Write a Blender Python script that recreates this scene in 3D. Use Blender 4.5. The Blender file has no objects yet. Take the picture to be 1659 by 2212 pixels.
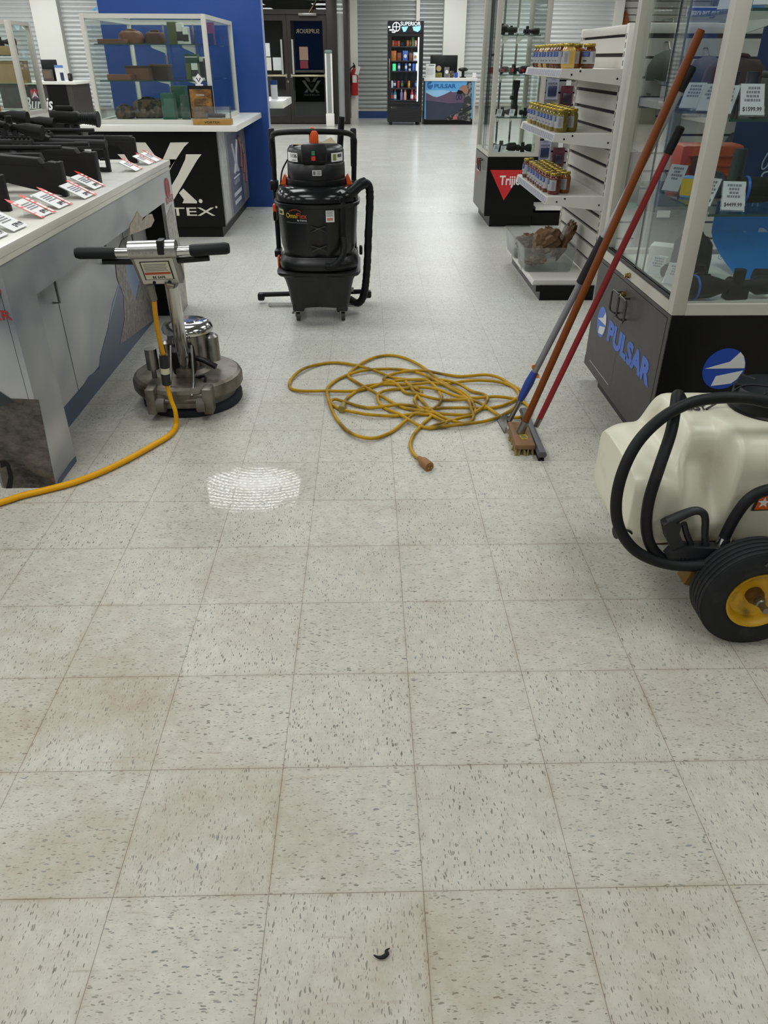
import bpy, bmesh, math, random
from math import sin, cos, pi, radians, sqrt
from mathutils import Vector, Matrix

random.seed(7)
SC = bpy.context.scene
COL = SC.collection

# ------------------------------------------------------------------ camera
FPX = 1598.62                    # focal length in pixels of the 1659 x 2212 frame
PITCH, YAW, ROLL = 0.549909, 0.0246414, 0.00358117
CAM = Vector((-0.101586, -0.853659, 1.404094))


def cam_axes():
    c, s = cos(YAW), sin(YAW)
    r0 = Vector((c, -s, 0))
    fw = Vector((s * cos(PITCH), c * cos(PITCH), -sin(PITCH)))
    u = r0.cross(fw)
    r = r0 * cos(ROLL) + u * sin(ROLL)
    u2 = u * cos(ROLL) - r0 * sin(ROLL)
    return r, u2, fw


AX = cam_axes()
cd = bpy.data.cameras.new('camera')
cam = bpy.data.objects.new('camera', cd)
COL.objects.link(cam)
cd.sensor_fit = 'VERTICAL'
cd.sensor_height = 24.0
cd.sensor_width = 18.0
cd.lens = 24.0 * FPX / 2212.0
cd.clip_start = 0.05
cd.clip_end = 200
mw = Matrix((AX[0], AX[1], -AX[2])).transposed().to_4x4()
mw.translation = CAM
cam.matrix_world = mw
SC.camera = cam

# ------------------------------------------------------------------ world, lamps, exposure
SC.view_settings.view_transform = 'Standard'
SC.view_settings.look = 'None'
SC.view_settings.gamma = 1.0
SC.view_settings.use_curve_mapping = False
SC.view_settings.exposure = -0.05
try:
    SC.cycles.transparent_max_bounces = 32
    SC.cycles.max_bounces = 10
except Exception:
    pass
w = bpy.data.worlds.new('world')
SC.world = w
w.use_nodes = True
w.node_tree.nodes['Background'].inputs[0].default_value = (0.05, 0.06, 0.08, 1)
w.node_tree.nodes['Background'].inputs[1].default_value = 0.05

LAMP_POWER = 47.0
CEIL = 3.3
for ix, lx in enumerate((-11.2, -8.0, -4.8, -1.6, 1.6, 4.8)):
    for iy, ly in enumerate((-2.4, 0.9, 4.15, 7.4, 10.7, 14.0, 17.3, 20.3)):
        if ly > 18 and -5.2 < lx < -0.3:
            continue
        ld = bpy.data.lights.new('ceiling_lamp', 'AREA')
        ld.shape = 'RECTANGLE'
        ld.size = 1.24
        ld.size_y = 1.24
        k = 1.0
        if ly < 2:
            k = 0.9
        if ly < 6 and lx > 1:
            k *= 0.75 if lx < 3 else 0.35
        ld.energy = LAMP_POWER * k
        ld.color = (0.985, 1.0, 0.995)
        lo = bpy.data.objects.new('ceiling_lamp', ld)
        lo.location = (lx, ly, CEIL - 0.02)
        COL.objects.link(lo)


# ------------------------------------------------------------------ photo geometry: where a line of sight meets a plane of the room
def ray(x, y):
    return AX[0] * ((x - 829.5) / FPX) - AX[1] * ((y - 1106.0) / FPX) + AX[2]


def PX(x, y, v):
    d = ray(x, y)
    return CAM + d * ((v - CAM.x) / d.x)


def PY(x, y, v):
    d = ray(x, y)
    return CAM + d * ((v - CAM.y) / d.y)


def PZ(x, y, v=0.0):
    d = ray(x, y)
    return CAM + d * ((v - CAM.z) / d.z)


# ------------------------------------------------------------------ materials
def lin(c):
    if isinstance(c, str):
        c = tuple(int(c[i:i + 2], 16) / 255 for i in (0, 2, 4))
    return tuple((v / 12.92 if v <= 0.04045 else ((v + 0.055) / 1.055) ** 2.4) for v in c)


_M = {}


def mat(name, c, rough=0.5, metal=0.0, var=0.08, scale=18.0, bump=0.0, coat=0.0, emit=0.0, spec=0.5, rvar=0.12, trans=0.0, dirt=None, dscale=6.0, dlo=0.5, dhi=0.75):
    if name in _M:
        return _M[name]
    m = bpy.data.materials.new(name)
    m.use_nodes = True
    nt = m.node_tree
    b = nt.nodes['Principled BSDF']
    col = lin(c)
    tc = nt.nodes.new('ShaderNodeTexCoord')
    nz = nt.nodes.new('ShaderNodeTexNoise')
    nz.inputs['Scale'].default_value = scale
    nz.inputs['Detail'].default_value = 4
    nt.links.new(tc.outputs['Object'], nz.inputs['Vector'])
    mx = nt.nodes.new('ShaderNodeMix')
    mx.data_type = 'RGBA'
    mx.inputs[6].default_value = tuple(max(0, v * (1 - var)) for v in col) + (1,)
    mx.inputs[7].default_value = tuple(min(1, v * (1 + var)) for v in col) + (1,)
    nt.links.new(nz.outputs['Fac'], mx.inputs[0])
    out = mx.outputs[2]
    if dirt:
        n2 = nt.nodes.new('ShaderNodeTexNoise')
        n2.inputs['Scale'].default_value = dscale
        n2.inputs['Detail'].default_value = 6
        nt.links.new(tc.outputs['Object'], n2.inputs['Vector'])
        rp = nt.nodes.new('ShaderNodeMapRange')
        rp.inputs[1].default_value = dlo
        rp.inputs[2].default_value = dhi
        nt.links.new(n2.outputs['Fac'], rp.inputs[0])
        m2 = nt.nodes.new('ShaderNodeMix')
        m2.data_type = 'RGBA'
        m2.inputs[7].default_value = lin(dirt) + (1,)
        nt.links.new(rp.outputs[0], m2.inputs[0])
        nt.links.new(out, m2.inputs[6])
        out = m2.outputs[2]
    nt.links.new(out, b.inputs['Base Color'])
    mr = nt.nodes.new('ShaderNodeMapRange')
    mr.inputs[3].default_value = max(0.02, rough * (1 - rvar))
    mr.inputs[4].default_value = min(1, rough * (1 + rvar))
    nt.links.new(nz.outputs['Fac'], mr.inputs[0])
    nt.links.new(mr.outputs[0], b.inputs['Roughness'])
    b.inputs['Metallic'].default_value = metal
    b.inputs['Specular IOR Level'].default_value = spec
    b.inputs['Coat Weight'].default_value = coat
    if trans:
        b.inputs['Transmission Weight'].default_value = trans
    if emit:
        nt.links.new(out, b.inputs['Emission Color'])
        b.inputs['Emission Strength'].default_value = emit
    if bump:
        bp = nt.nodes.new('ShaderNodeBump')
        bp.inputs['Strength'].default_value = bump
        bp.inputs['Distance'].default_value = 0.004
        nt.links.new(nz.outputs['Fac'], bp.inputs['Height'])
        nt.links.new(bp.outputs[0], b.inputs['Normal'])
    _M[name] = m
    return m


def glass(name, tint=(0.9, 0.97, 0.94), refl=1.0, haze=0.0, rough=0.0):
    """thin pane: mirror-like reflection by Fresnel over a clear, slightly tinted body"""
    if name in _M:
        return _M[name]
    m = bpy.data.materials.new(name)
    m.use_nodes = True
    nt = m.node_tree
    for n in list(nt.nodes):
        nt.nodes.remove(n)
    o = nt.nodes.new('ShaderNodeOutputMaterial')
    t = nt.nodes.new('ShaderNodeBsdfTransparent')
    t.inputs[0].default_value = tint + (1,)
    g = nt.nodes.new('ShaderNodeBsdfGlossy')
    g.inputs['Roughness'].default_value = rough
    fr = nt.nodes.new('ShaderNodeFresnel')
    ge = nt.nodes.new('ShaderNodeNewGeometry')
    io = nt.nodes.new('ShaderNodeMapRange')      # same reflectance on the way in and out of the pane
    io.inputs[3].default_value = 1.5
    io.inputs[4].default_value = 1 / 1.5
    nt.links.new(ge.outputs['Backfacing'], io.inputs[0])
    nt.links.new(io.outputs[0], fr.inputs[0])
    mu = nt.nodes.new('ShaderNodeMath')
    mu.operation = 'MULTIPLY'
    mu.inputs[1].default_value = refl
    mu.use_clamp = True
    nt.links.new(fr.outputs[0], mu.inputs[0])
    body = t
    if haze:
        d = nt.nodes.new('ShaderNodeBsdfTranslucent')
        d.inputs[0].default_value = (0.75, 0.78, 0.76, 1)
        d2 = nt.nodes.new('ShaderNodeBsdfDiffuse')
        d2.inputs[0].default_value = (0.75, 0.78, 0.76, 1)
        md = nt.nodes.new('ShaderNodeMixShader')
        nt.links.new(d.outputs[0], md.inputs[1])
        nt.links.new(d2.outputs[0], md.inputs[2])
        mh = nt.nodes.new('ShaderNodeMixShader')
        mh.inputs[0].default_value = haze
        nt.links.new(t.outputs[0], mh.inputs[1])
        nt.links.new(md.outputs[0], mh.inputs[2])
        body = mh
    mx = nt.nodes.new('ShaderNodeMixShader')
    nt.links.new(mu.outputs[0], mx.inputs[0])
    nt.links.new(body.outputs[0], mx.inputs[1])
    nt.links.new(g.outputs[0], mx.inputs[2])
    nt.links.new(mx.outputs[0], o.inputs[0])
    _M[name] = m
    return m


# ------------------------------------------------------------------ mesh building
def basis(o, xd, yd):
    x = Vector(xd).normalized()
    y = Vector(yd)
    y = (y - x * y.dot(x)).normalized()
    z = x.cross(y)
    m = Matrix((x, y, z)).transposed().to_4x4()
    m.translation = Vector(o)
    return m


def catmull(pts, k=6, closed=False):
    P = [Vector(p) for p in pts]
    n = len(P)
    out = []
    rng = n if closed else n - 1
    for i in range(rng):
        if closed:
            a, b, c, d = P[(i - 1) % n], P[i], P[(i + 1) % n], P[(i + 2) % n]
        else:
            a, b, c, d = P[max(i - 1, 0)], P[i], P[i + 1], P[min(i + 2, n - 1)]
        for j in range(k):
            t = j / k
            out.append(0.5 * ((2 * b) + (c - a) * t + (2 * a - 5 * b + 4 * c - d) * t * t + (3 * b - a - 3 * c + d) * t ** 3))
    if not closed:
        out.append(P[-1])
    return out


class G:
    def __init__(s):
        s.bm = bmesh.new()
        s.mi = 0

    def m(s, i):
        s.mi = i
        return s

    def _f(s, vs):
        try:
            f = s.bm.faces.new(vs)
            f.material_index = s.mi
            f.smooth = True
            return f
        except ValueError:
            return None

    def box(s, c, size, rot=None, bev=0.0, seg=2):
        c = Vector(c)
        h = Vector(size) / 2
        R = Matrix.Identity(3) if rot is None else (Matrix.Rotation(rot, 3, 'Z') if isinstance(rot, (int, float)) else rot)
        vs = []
        for dx in (-1, 1):
            for dy in (-1, 1):
                for dz in (-1, 1):
                    vs.append(s.bm.verts.new(c + R @ Vector((dx * h.x, dy * h.y, dz * h.z))))
        F = [(0, 1, 3, 2), (4, 6, 7, 5), (0, 4, 5, 1), (2, 3, 7, 6), (0, 2, 6, 4), (1, 5, 7, 3)]
        fs = [s._f([vs[i] for i in f]) for f in F]
        if bev:
            es = set(e for f in fs for e in f.edges)
            r = bmesh.ops.bevel(s.bm, geom=list(es), offset=bev, segments=seg, affect='EDGES', profile=0.5)
            for f in r['faces']:
                f.material_index = s.mi
                f.smooth = True
        return s

    def b2(s, lo, hi, bev=0.0, seg=2):
        lo, hi = Vector(lo), Vector(hi)
        return s.box((lo + hi) / 2, hi - lo, bev=bev, seg=seg)

    def rings(s, rings, cap0=True, cap1=True, closed=False):
        R = [[s.bm.verts.new(p) for p in r] for r in rings]
        n = len(R[0])
        for i in range(len(R) - 1 + (1 if closed else 0)):
            a, b = R[i], R[(i + 1) % len(R)]
            for j in range(n):
                s._f([a[j], a[(j + 1) % n], b[(j + 1) % n], b[j]])
        if cap0 and not closed:
            s._f(list(reversed(R[0])))
        if cap1 and not closed:
            s._f(R[-1])
        return s

    def cyl(s, p0, p1, r0, r1=None, n=20, cap=True):
        return s.tube([p0, p1], [r0, r0 if r1 is None else r1], n=n, k=0, cap=cap)

    def tube(s, pts, r, n=10, k=6, closed=False, cap=True, flat=1.0):
        P = [Vector(p) for p in pts]
        if k and len(P) > 2:
            if not isinstance(r, (int, float)):
                rr = []
                for i in range(len(P) - 1):
                    for j in range(k):
                        rr.append(r[i] + (r[i + 1] - r[i]) * j / k)
                rr.append(r[-1])
                r = rr
            P = catmull(P, k, closed)
        N = len(P)
        if isinstance(r, (int, float)):
            r = [r] * N
        T = []
        for i in range(N):
            if closed:
                t = P[(i + 1) % N] - P[i - 1]
            else:
                t = P[min(i + 1, N - 1)] - P[max(i - 1, 0)]
            if t.length < 1e-9:
                t = Vector((0, 0, 1))
            T.append(t.normalized())
        up = Vector((0, 0, 1)) if abs(T[0].z) < 0.9 else Vector((0, 1, 0))
        x = T[0].cross(up).normalized()
        rings = []
        for i in range(N):
            x = (x - T[i] * x.dot(T[i]))
            if x.length < 1e-6:
                x = T[i].orthogonal()
            x.normalize()
            y = T[i].cross(x)
            rings.append([P[i] + (x * cos(2 * pi * j / n) + y * flat * sin(2 * pi * j / n)) * r[i] for j in range(n)])
        return s.rings(rings, cap, cap, closed)

    def lathe(s, prof, M=None, n=32, sq=2.0, sx=1.0, sy=1.0, closed=False):
        """profile of (radius, height) turned about the local z of M; sq > 2 squares the plan"""
        if M is None:
            M = Matrix.Identity(4)
        elif not isinstance(M, Matrix):
            M = Matrix.Translation(Vector(M))
        rings = []
        for (r, z) in prof:
            ring = []
            for j in range(n):
                a = 2 * pi * j / n
                c, q = cos(a), sin(a)
                e = 2.0 / sq
                px = math.copysign(abs(c) ** e, c) * sx
                py = math.copysign(abs(q) ** e, q) * sy
                ring.append(M @ Vector((max(r, 1e-5) * px, max(r, 1e-5) * py, z)))
            rings.append(ring)
        return s.rings(rings, closed=closed)

    def prism(s, poly, M, d, bev=0.0):
        a = [s.bm.verts.new(M @ Vector((p[0], p[1], 0))) for p in poly]
        b = [s.bm.verts.new(M @ Vector((p[0], p[1], d))) for p in poly]
        n = len(poly)
        fs = [s._f(list(reversed(a))), s._f(b)]
        for i in range(n):
            fs.append(s._f([a[i], a[(i + 1) % n], b[(i + 1) % n], b[i]]))
        if bev:
            es = [e for f in fs[:2] if f for e in f.edges]
            r = bmesh.ops.bevel(s.bm, geom=es, offset=bev, segments=2, affect='EDGES', profile=0.5)
            for f in r['faces']:
                f.material_index = s.mi
                f.smooth = True
        return s

    def pts(s, poly3, off):
        """flat sheet through 3-D points with a little thickness along off"""
        off = Vector(off)
        a = [s.bm.verts.new(Vector(p)) for p in poly3]
        b = [s.bm.verts.new(Vector(p) + off) for p in poly3]
        n = len(a)
        s._f(list(reversed(a)))
        s._f(b)
        for i in range(n):
            s._f([a[i], a[(i + 1) % n], b[(i + 1) % n], b[i]])
        return s

    def ell(s, c, r, n=20, m=12, M=None):
        c = Vector(c)
        rings = []
        for i in range(1, m):
            t = pi * i / m
            ring = []
            for j in range(n):
                v = Vector((r[0] * sin(t) * cos(2 * pi * j / n), r[1] * sin(t) * sin(2 * pi * j / n), -r[2] * cos(t)))
                ring.append(c + (M @ v if M else v))
            rings.append(ring)
        return s.rings(rings)

    def build(s, name, mats, parent=None, label=None, sharp=40):
        me = bpy.data.meshes.new(name)
        bmesh.ops.recalc_face_normals(s.bm, faces=s.bm.faces[:])
        off = Vector((0, 0, 0))
        root = parent
        while root is not None and root.parent is not None:
            root = root.parent
        if root is not None:
            off = Vector(root.location)
        else:
            xs = [v.co for v in s.bm.verts]
            lo = Vector((min(v.x for v in xs), min(v.y for v in xs), min(v.z for v in xs)))
            hi = Vector((max(v.x for v in xs), max(v.y for v in xs), max(v.z for v in xs)))
            off = Vector(((lo.x + hi.x) / 2, (lo.y + hi.y) / 2, lo.z))
        for v in s.bm.verts:
            v.co -= off
        s.bm.to_mesh(me)
        s.bm.free()
        if not isinstance(mats, (list, tuple)):
            mats = [mats]
        for m in mats:
            me.materials.append(m)
        try:
            me.set_sharp_from_angle(angle=radians(sharp))
        except Exception:
            pass
        o = bpy.data.objects.new(name, me)
        COL.objects.link(o)
        if parent is not None:
            o.parent = parent
        else:
            o.location = off
        if label:
            o['label'] = label
        return o


def tag(o, label, cat, group=None, kind=None):
    if label:
        o['label'] = label
    if cat:
        o['category'] = cat
    if group:
        o['group'] = group
    if kind:
        o['kind'] = kind
    return o


def thing(name, label, cat, loc=(0, 0, 0), rz=0.0, group=None):
    o = bpy.data.objects.new(name, None)
    o.empty_display_size = 0.05
    COL.objects.link(o)
    o.location = Vector(loc)
    o.rotation_euler = (0, 0, rz)
    return tag(o, label, cat, group)


def struct(o, label=None):
    o['kind'] = 'structure'
    if label:
        o['label'] = label
    return o


def dup(root, loc, rz=0.0, label=None, group=None, scale=None):
    def cp(o, p):
        c = o.copy()
        COL.objects.link(c)
        if p is not None:
            c.parent = p
        for ch in list(o.children):
            cp(ch, c)
        return c
    r = cp(root, None)
    r.location = Vector(loc)
    r.rotation_euler = (0, 0, rz)
    if scale:
        r.scale = scale if isinstance(scale, (tuple, list)) else (scale,) * 3
    if label:
        r['label'] = label
    if group:
        r['group'] = group
    return r


def paint(root, part, m):
    """give one part of a copied thing its own material"""
    for ch in root.children:
        if ch.name.split('.')[0] == part:
            ch.data = ch.data.copy()
            ch.data.materials.clear()
            ch.data.materials.append(m)


def text(name, body, o, xd, yd, h, m, parent, bold=0.0, wid=None, align='L', shear=0.0, ext=0.0008, wrap=None, space=1.0, label=None):
    """lettering: capitals h high standing on point o, running along xd, upright along yd"""
    cu = bpy.data.curves.new('t', 'FONT')
    cu.body = body
    cu.size = 1.0
    cu.offset = bold
    cu.shear = shear
    cu.space_character = space
    cu.resolution_u = 3
    ob = bpy.data.objects.new('t', cu)
    COL.objects.link(ob)
    dg = bpy.context.evaluated_depsgraph_get()
    me = bpy.data.meshes.new_from_object(ob.evaluated_get(dg))
    COL.objects.unlink(ob)
    bpy.data.objects.remove(ob)
    if not len(me.vertices):
        return None
    x0 = min(v.co.x for v in me.vertices)
    x1 = max(v.co.x for v in me.vertices)
    s = h / 0.69
    sx = s if wid is None else wid / (x1 - x0)
    ax = {'L': 0, 'C': 0.5, 'R': 1}[align] * (x1 - x0)
    M = None if wrap else basis(o, xd, yd)
    g = G()
    g.bm.from_mesh(me)
    bpy.data.meshes.remove(me)
    r = bmesh.ops.extrude_face_region(g.bm, geom=g.bm.faces[:])
    for v in [e for e in r['geom'] if isinstance(e, bmesh.types.BMVert)]:
        v.co.z += ext / s
    for v in g.bm.verts:
        p = Vector(((v.co.x - x0 - ax) * sx, v.co.y * s, v.co.z * s))
        v.co = wrap(p) if wrap else M @ p
    for f in g.bm.faces:
        f.material_index = 0
    return g.build(name, m, parent, label)


# ------------------------------------------------------------------ shared materials
WHITE = mat('white_paint', 'DEDDD6', 0.45, var=0.03)
OFFWHITE = mat('off_white_metal', 'D2D0C8', 0.4, var=0.03)
LAMIN = mat('white_laminate', 'E4E3DC', 0.25, var=0.03)
GREYF = mat('pale_grey_aluminium', 'B9B6AC', 0.38, var=0.04)
CHAR = mat('charcoal_laminate', '454340', 0.42, var=0.05, spec=0.3)
BLACK = mat('black_laminate', '0D0D0D', 0.35, var=0.15, spec=0.22)
BLKP = mat('black_plastic', '121315', 0.38, var=0.2, spec=0.3)
BLKM = mat('black_matte_metal', '141415', 0.5, var=0.2, scale=40, spec=0.25)
GUN = mat('gun_black_polymer', '131312', 0.55, var=0.2, scale=60, bump=0.15, spec=0.25)
RUBB = mat('black_rubber', '111315', 0.55, var=0.25, scale=25, bump=0.1, dirt='2C2D2C', dscale=9, dlo=0.6, dhi=0.85, spec=0.28)
CHROME = mat('chrome', 'C9C9C6', 0.12, 1.0, var=0.05)
STEEL = mat('worn_steel', '8E8D88', 0.35, 1.0, var=0.2, scale=30)
ORANGE = mat('orange_plastic', 'E4560F', 0.4)
BLUE = mat('royal_blue_paint', '0F3E86', 0.45, var=0.05)
REDM = mat('red_paint', 'B51F23', 0.4)
PAPER = mat('white_paper', 'E6E6E4', 0.6, var=0.02)
INK = mat('black_ink', '23252A', 0.6)
GREYINK = mat('grey_ink', '6E7076', 0.6)
GLASS = glass('showcase_glass', (0.955, 0.98, 0.968), 1.0)
SHELFG = glass('shelf_glass', (0.9, 0.96, 0.93), 1.0)
GEDGE = mat('green_glass_edge', '2B4A45', 0.15, var=0.1)
ACRYL = glass('clear_acrylic', (0.96, 0.97, 0.97), 1.0, haze=0.05)
BRASS = mat('brass', 'B9A36A', 0.25, 1.0)
# ================================================================== ROOM
T = 0.3048


def floor_mat():
    m = bpy.data.materials.new('speckled_vinyl_tile')
    m.use_nodes = True
    nt = m.node_tree
    L = nt.links
    b = nt.nodes['Principled BSDF']

    def N(t, **k):
        n = nt.nodes.new(t)
        for a, v in k.items():
            setattr(n, a, v)
        return n

    def math_(op, a, b_=None, c=None, clamp=False):
        n = N('ShaderNodeMath', operation=op, use_clamp=clamp)
        for i, v in enumerate((a, b_, c)):
            if v is None:
                continue
            if isinstance(v, (int, float)):
                n.inputs[i].default_value = v
            else:
                L.new(v, n.inputs[i])
        return n.outputs[0]

    def mixc(f, a, c):
        n = N('ShaderNodeMix', data_type='RGBA')
        for i, v in ((0, f), (6, a), (7, c)):
            if isinstance(v, (int, float)):
                n.inputs[i].default_value = v
            elif isinstance(v, tuple):
                n.inputs[i].default_value = v + (1,)
            else:
                L.new(v, n.inputs[i])
        return n.outputs[2]

    def rng(v, a, c, lo=0.0, hi=1.0):
        n = N('ShaderNodeMapRange')
        n.inputs[1].default_value = a
        n.inputs[2].default_value = c
        n.inputs[3].default_value = lo
        n.inputs[4].default_value = hi
        L.new(v, n.inputs[0])
        return n.outputs[0]

    def noise(vec, sc, det=3, rough=0.5):
        n = N('ShaderNodeTexNoise')
        n.inputs['Scale'].default_value = sc
        n.inputs['Detail'].default_value = det
        n.inputs['Roughness'].default_value = rough
        L.new(vec, n.inputs['Vector'])
        return n.outputs['Fac']

    tc = N('ShaderNodeTexCoord').outputs['Object']
    sep = N('ShaderNodeSeparateXYZ')
    L.new(tc, sep.inputs[0])
    x, y = sep.outputs[0], sep.outputs[1]
    tx, ty = math_('DIVIDE', x, T), math_('DIVIDE', y, T)
    fx, fy = math_('FLOOR', tx), math_('FLOOR', ty)
    # alternate tiles are laid a quarter turn round
    chk = math_('PINGPONG', math_('ADD', math_('ADD', fx, fy), 1.0), 1.0)
    com = N('ShaderNodeCombineXYZ')
    L.new(fx, com.inputs[0])
    L.new(fy, com.inputs[1])
    wn = N('ShaderNodeTexWhiteNoise', noise_dimensions='2D')
    L.new(com.outputs[0], wn.inputs['Vector'])
    tone = wn.outputs['Value']
    # swap axes on the turned tiles
    u = N('ShaderNodeMix')
    L.new(chk, u.inputs[0]); L.new(x, u.inputs[2]); L.new(y, u.inputs[3])
    v = N('ShaderNodeMix')
    L.new(chk, v.inputs[0]); L.new(y, v.inputs[2]); L.new(x, v.inputs[3])
    uv = N('ShaderNodeCombineXYZ')
    L.new(u.outputs[0], uv.inputs[0]); L.new(v.outputs[0], uv.inputs[1])
    L.new(math_('MULTIPLY', tone, 7.0), uv.inputs[2])
    uvv = uv.outputs[0]
    # warp so that the chips are ragged
    wv = N('ShaderNodeTexNoise')
    wv.inputs['Scale'].default_value = 55
    wv.inputs['Detail'].default_value = 2
    L.new(uvv, wv.inputs['Vector'])
    sub = N('ShaderNodeVectorMath', operation='MULTIPLY_ADD')
    L.new(wv.outputs['Color'], sub.inputs[0])
    sub.inputs[1].default_value = (0.014, 0.010, 0)
    L.new(uvv, sub.inputs[2])
    warp = sub.outputs[0]

    def chips(sx, sy, thr, prob, soft=0.05):
        mp = N('ShaderNodeMapping')
        mp.inputs['Scale'].default_value = (sx, sy, 1)
        L.new(warp, mp.inputs['Vector'])
        vo = N('ShaderNodeTexVoronoi', voronoi_dimensions='3D')
        vo.inputs['Scale'].default_value = 1
        L.new(mp.outputs[0], vo.inputs['Vector'])
        sc = N('ShaderNodeSeparateColor')
        L.new(vo.outputs['Color'], sc.inputs[0])
        size = math_('MULTIPLY', sc.outputs[1], thr)
        d = math_('SUBTRACT', size, vo.outputs['Distance'])
        a = rng(d, 0.0, soft)
        keep = math_('LESS_THAN', sc.outputs[0], prob)
        return math_('MULTIPLY', a, keep), sc.outputs[2]

    n_big = noise(tc, 1.1, 5, 0.6)
    n_mid = noise(tc, 3.2, 6, 0.65)
    n_cloud = noise(uvv, 30, 5, 0.7)
    base = mixc(rng(n_cloud, 0.3, 0.7), lin('B4B4AA'), lin('CCCCC3'))
    # faint creamy marbling along the grain
    mp2 = N('ShaderNodeMapping')
    mp2.inputs['Scale'].default_value = (14, 60, 1)
    L.new(uvv, mp2.inputs['Vector'])
    marb = noise(mp2.outputs[0], 1.0, 4, 0.7)
    base = mixc(rng(marb, 0.55, 0.75, 0, 0.5), base, lin('DAD8CE'))
    base = mixc(rng(y, 2.5, 8.0, 0.0, 0.55), base, lin('DADBD7'))     # base tone lightens further back
    base = mixc(math_('MULTIPLY', tone, 0.22), base, lin('AAA89C'))
    c1, h1 = chips(70, 250, 0.44, 0.66)
    c2, h2 = chips(46, 140, 0.34, 0.22)
    c3, h3 = chips(120, 420, 0.5, 0.6)
    base = mixc(math_('MULTIPLY', c3, 0.5), base, lin('7F8078'))
    base = mixc(math_('MULTIPLY', c1, 0.85), base, mixc(h1, lin('3A3F42'), lin('7C8083')))
    base = mixc(math_('MULTIPLY', c2, 0.9), base, mixc(h2, lin('23282B'), lin('6F7D8A')))
    # ground-in dirt: thick towards the aisle that has not been scrubbed yet
    unscrub = math_('MULTIPLY', rng(y, 3.2, 0.2), 1.0)
    stain = math_('MULTIPLY', rng(n_mid, 0.42, 0.74), math_('ADD', math_('MULTIPLY', unscrub, math_('ADD', rng(x, 0.3, -1.0, 0.42, 0.75), 0.0)), 0.10))
    stain = math_('MULTIPLY', stain, rng(n_big, 0.3, 0.6))
    base = mixc(stain, base, lin('8D7355'))
    film = math_('MULTIPLY', unscrub, 0.24)
    base = mixc(film, base, lin('A3997F'))
    # scuffs: thin brown diagonal streaks
    rot = N('ShaderNodeMapping')
    rot.inputs['Rotation'].default_value = (0, 0, radians(-38))
    rot.inputs['Scale'].default_value = (2.2, 26, 1)
    L.new(tc, rot.inputs['Vector'])
    sc_ = noise(rot.outputs[0], 1.6, 5, 0.6)
    left = math_('MULTIPLY', rng(x, 0.3, -0.5), rng(y, 1.2, 0.0))
    base = mixc(math_('MULTIPLY', rng(sc_, 0.63, 0.72), math_('MULTIPLY', left, 0.6)), base, lin('84694B'))
    # joints
    ex = math_('MINIMUM', math_('FRACT', tx), math_('SUBTRACT', 1.0, math_('FRACT', tx)))
    ey = math_('MINIMUM', math_('FRACT', ty), math_('SUBTRACT', 1.0, math_('FRACT', ty)))
    e = math_('MULTIPLY', math_('MINIMUM', ex, ey), T)
    jt = rng(e, 0.0010, 0.0004)
    jd = rng(n_mid, 0.25, 0.75, 0.5, 1.0)
    base = mixc(math_('MULTIPLY', jt, math_('MULTIPLY', jd, rng(y, 8, 3, 0.3, 0.95))), base, lin('4A3A26'))
    soil = math_('MULTIPLY', rng(e, 0.012, 0.0), math_('MULTIPLY', rng(n_mid, 0.4, 0.7), math_('MULTIPLY', unscrub, 0.5)))
    base = mixc(soil, base, lin('86704F'))
    L.new(base, b.inputs['Base Color'])
    # gloss: waxed and clean further off, dull and soiled in front
    r = rng(y, 1.0, 9.0, 0.50, 0.22)
    r = math_('ADD', r, rng(n_mid, 0.3, 0.7, -0.015, 0.025))
    L.new(r, b.inputs['Roughness'])
    b.inputs['Specular IOR Level'].default_value = 0.42
    return m


struct(G().b2((-14, -5, -0.1), (9, 22.4, 0)).build('floor', floor_mat()), 'pale speckled vinyl tile floor, scrubbed clean further back')
fo = bpy.data.objects['floor']
for v in fo.data.vertices:
    v.co += fo.location
fo.location = (0, 0, 0)

WALLM = mat('white_wall_paint', 'CFCEC6', 0.6, var=0.02)
CEILM = mat('grey_ceiling_tile', '7E7E7B', 0.8, var=0.04)
struct(G().b2((-14, -5, CEIL), (9, 22.4, CEIL + 0.1)).build('ceiling', CEILM))
GREYW = mat('grey_wall_paint', '8F8F8C', 0.7)
struct(G().b2((-14.1, -5, 0), (-14, 22.4, CEIL)).build('wall_left', GREYW))
struct(G().b2((9, -5, 0), (9.1, 22.4, CEIL)).build('wall_right', GREYW))
struct(G().b2((-14, -5.1, 0), (9, -5, CEIL)).build('wall_front', GREYW))
struct(G().b2((-14, 22.3, 0), (9, 22.4, CEIL)).build('wall_back', WALLM), 'white back wall behind the roller shutters')

SHUT = mat('grey_shutter_steel', 'A9ACAB', 0.38, 0.25, var=0.05, scale=8)
SHUTW = mat('pale_shutter_steel', 'C9CCCB', 0.4, 0.15, var=0.04, scale=8)


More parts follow.
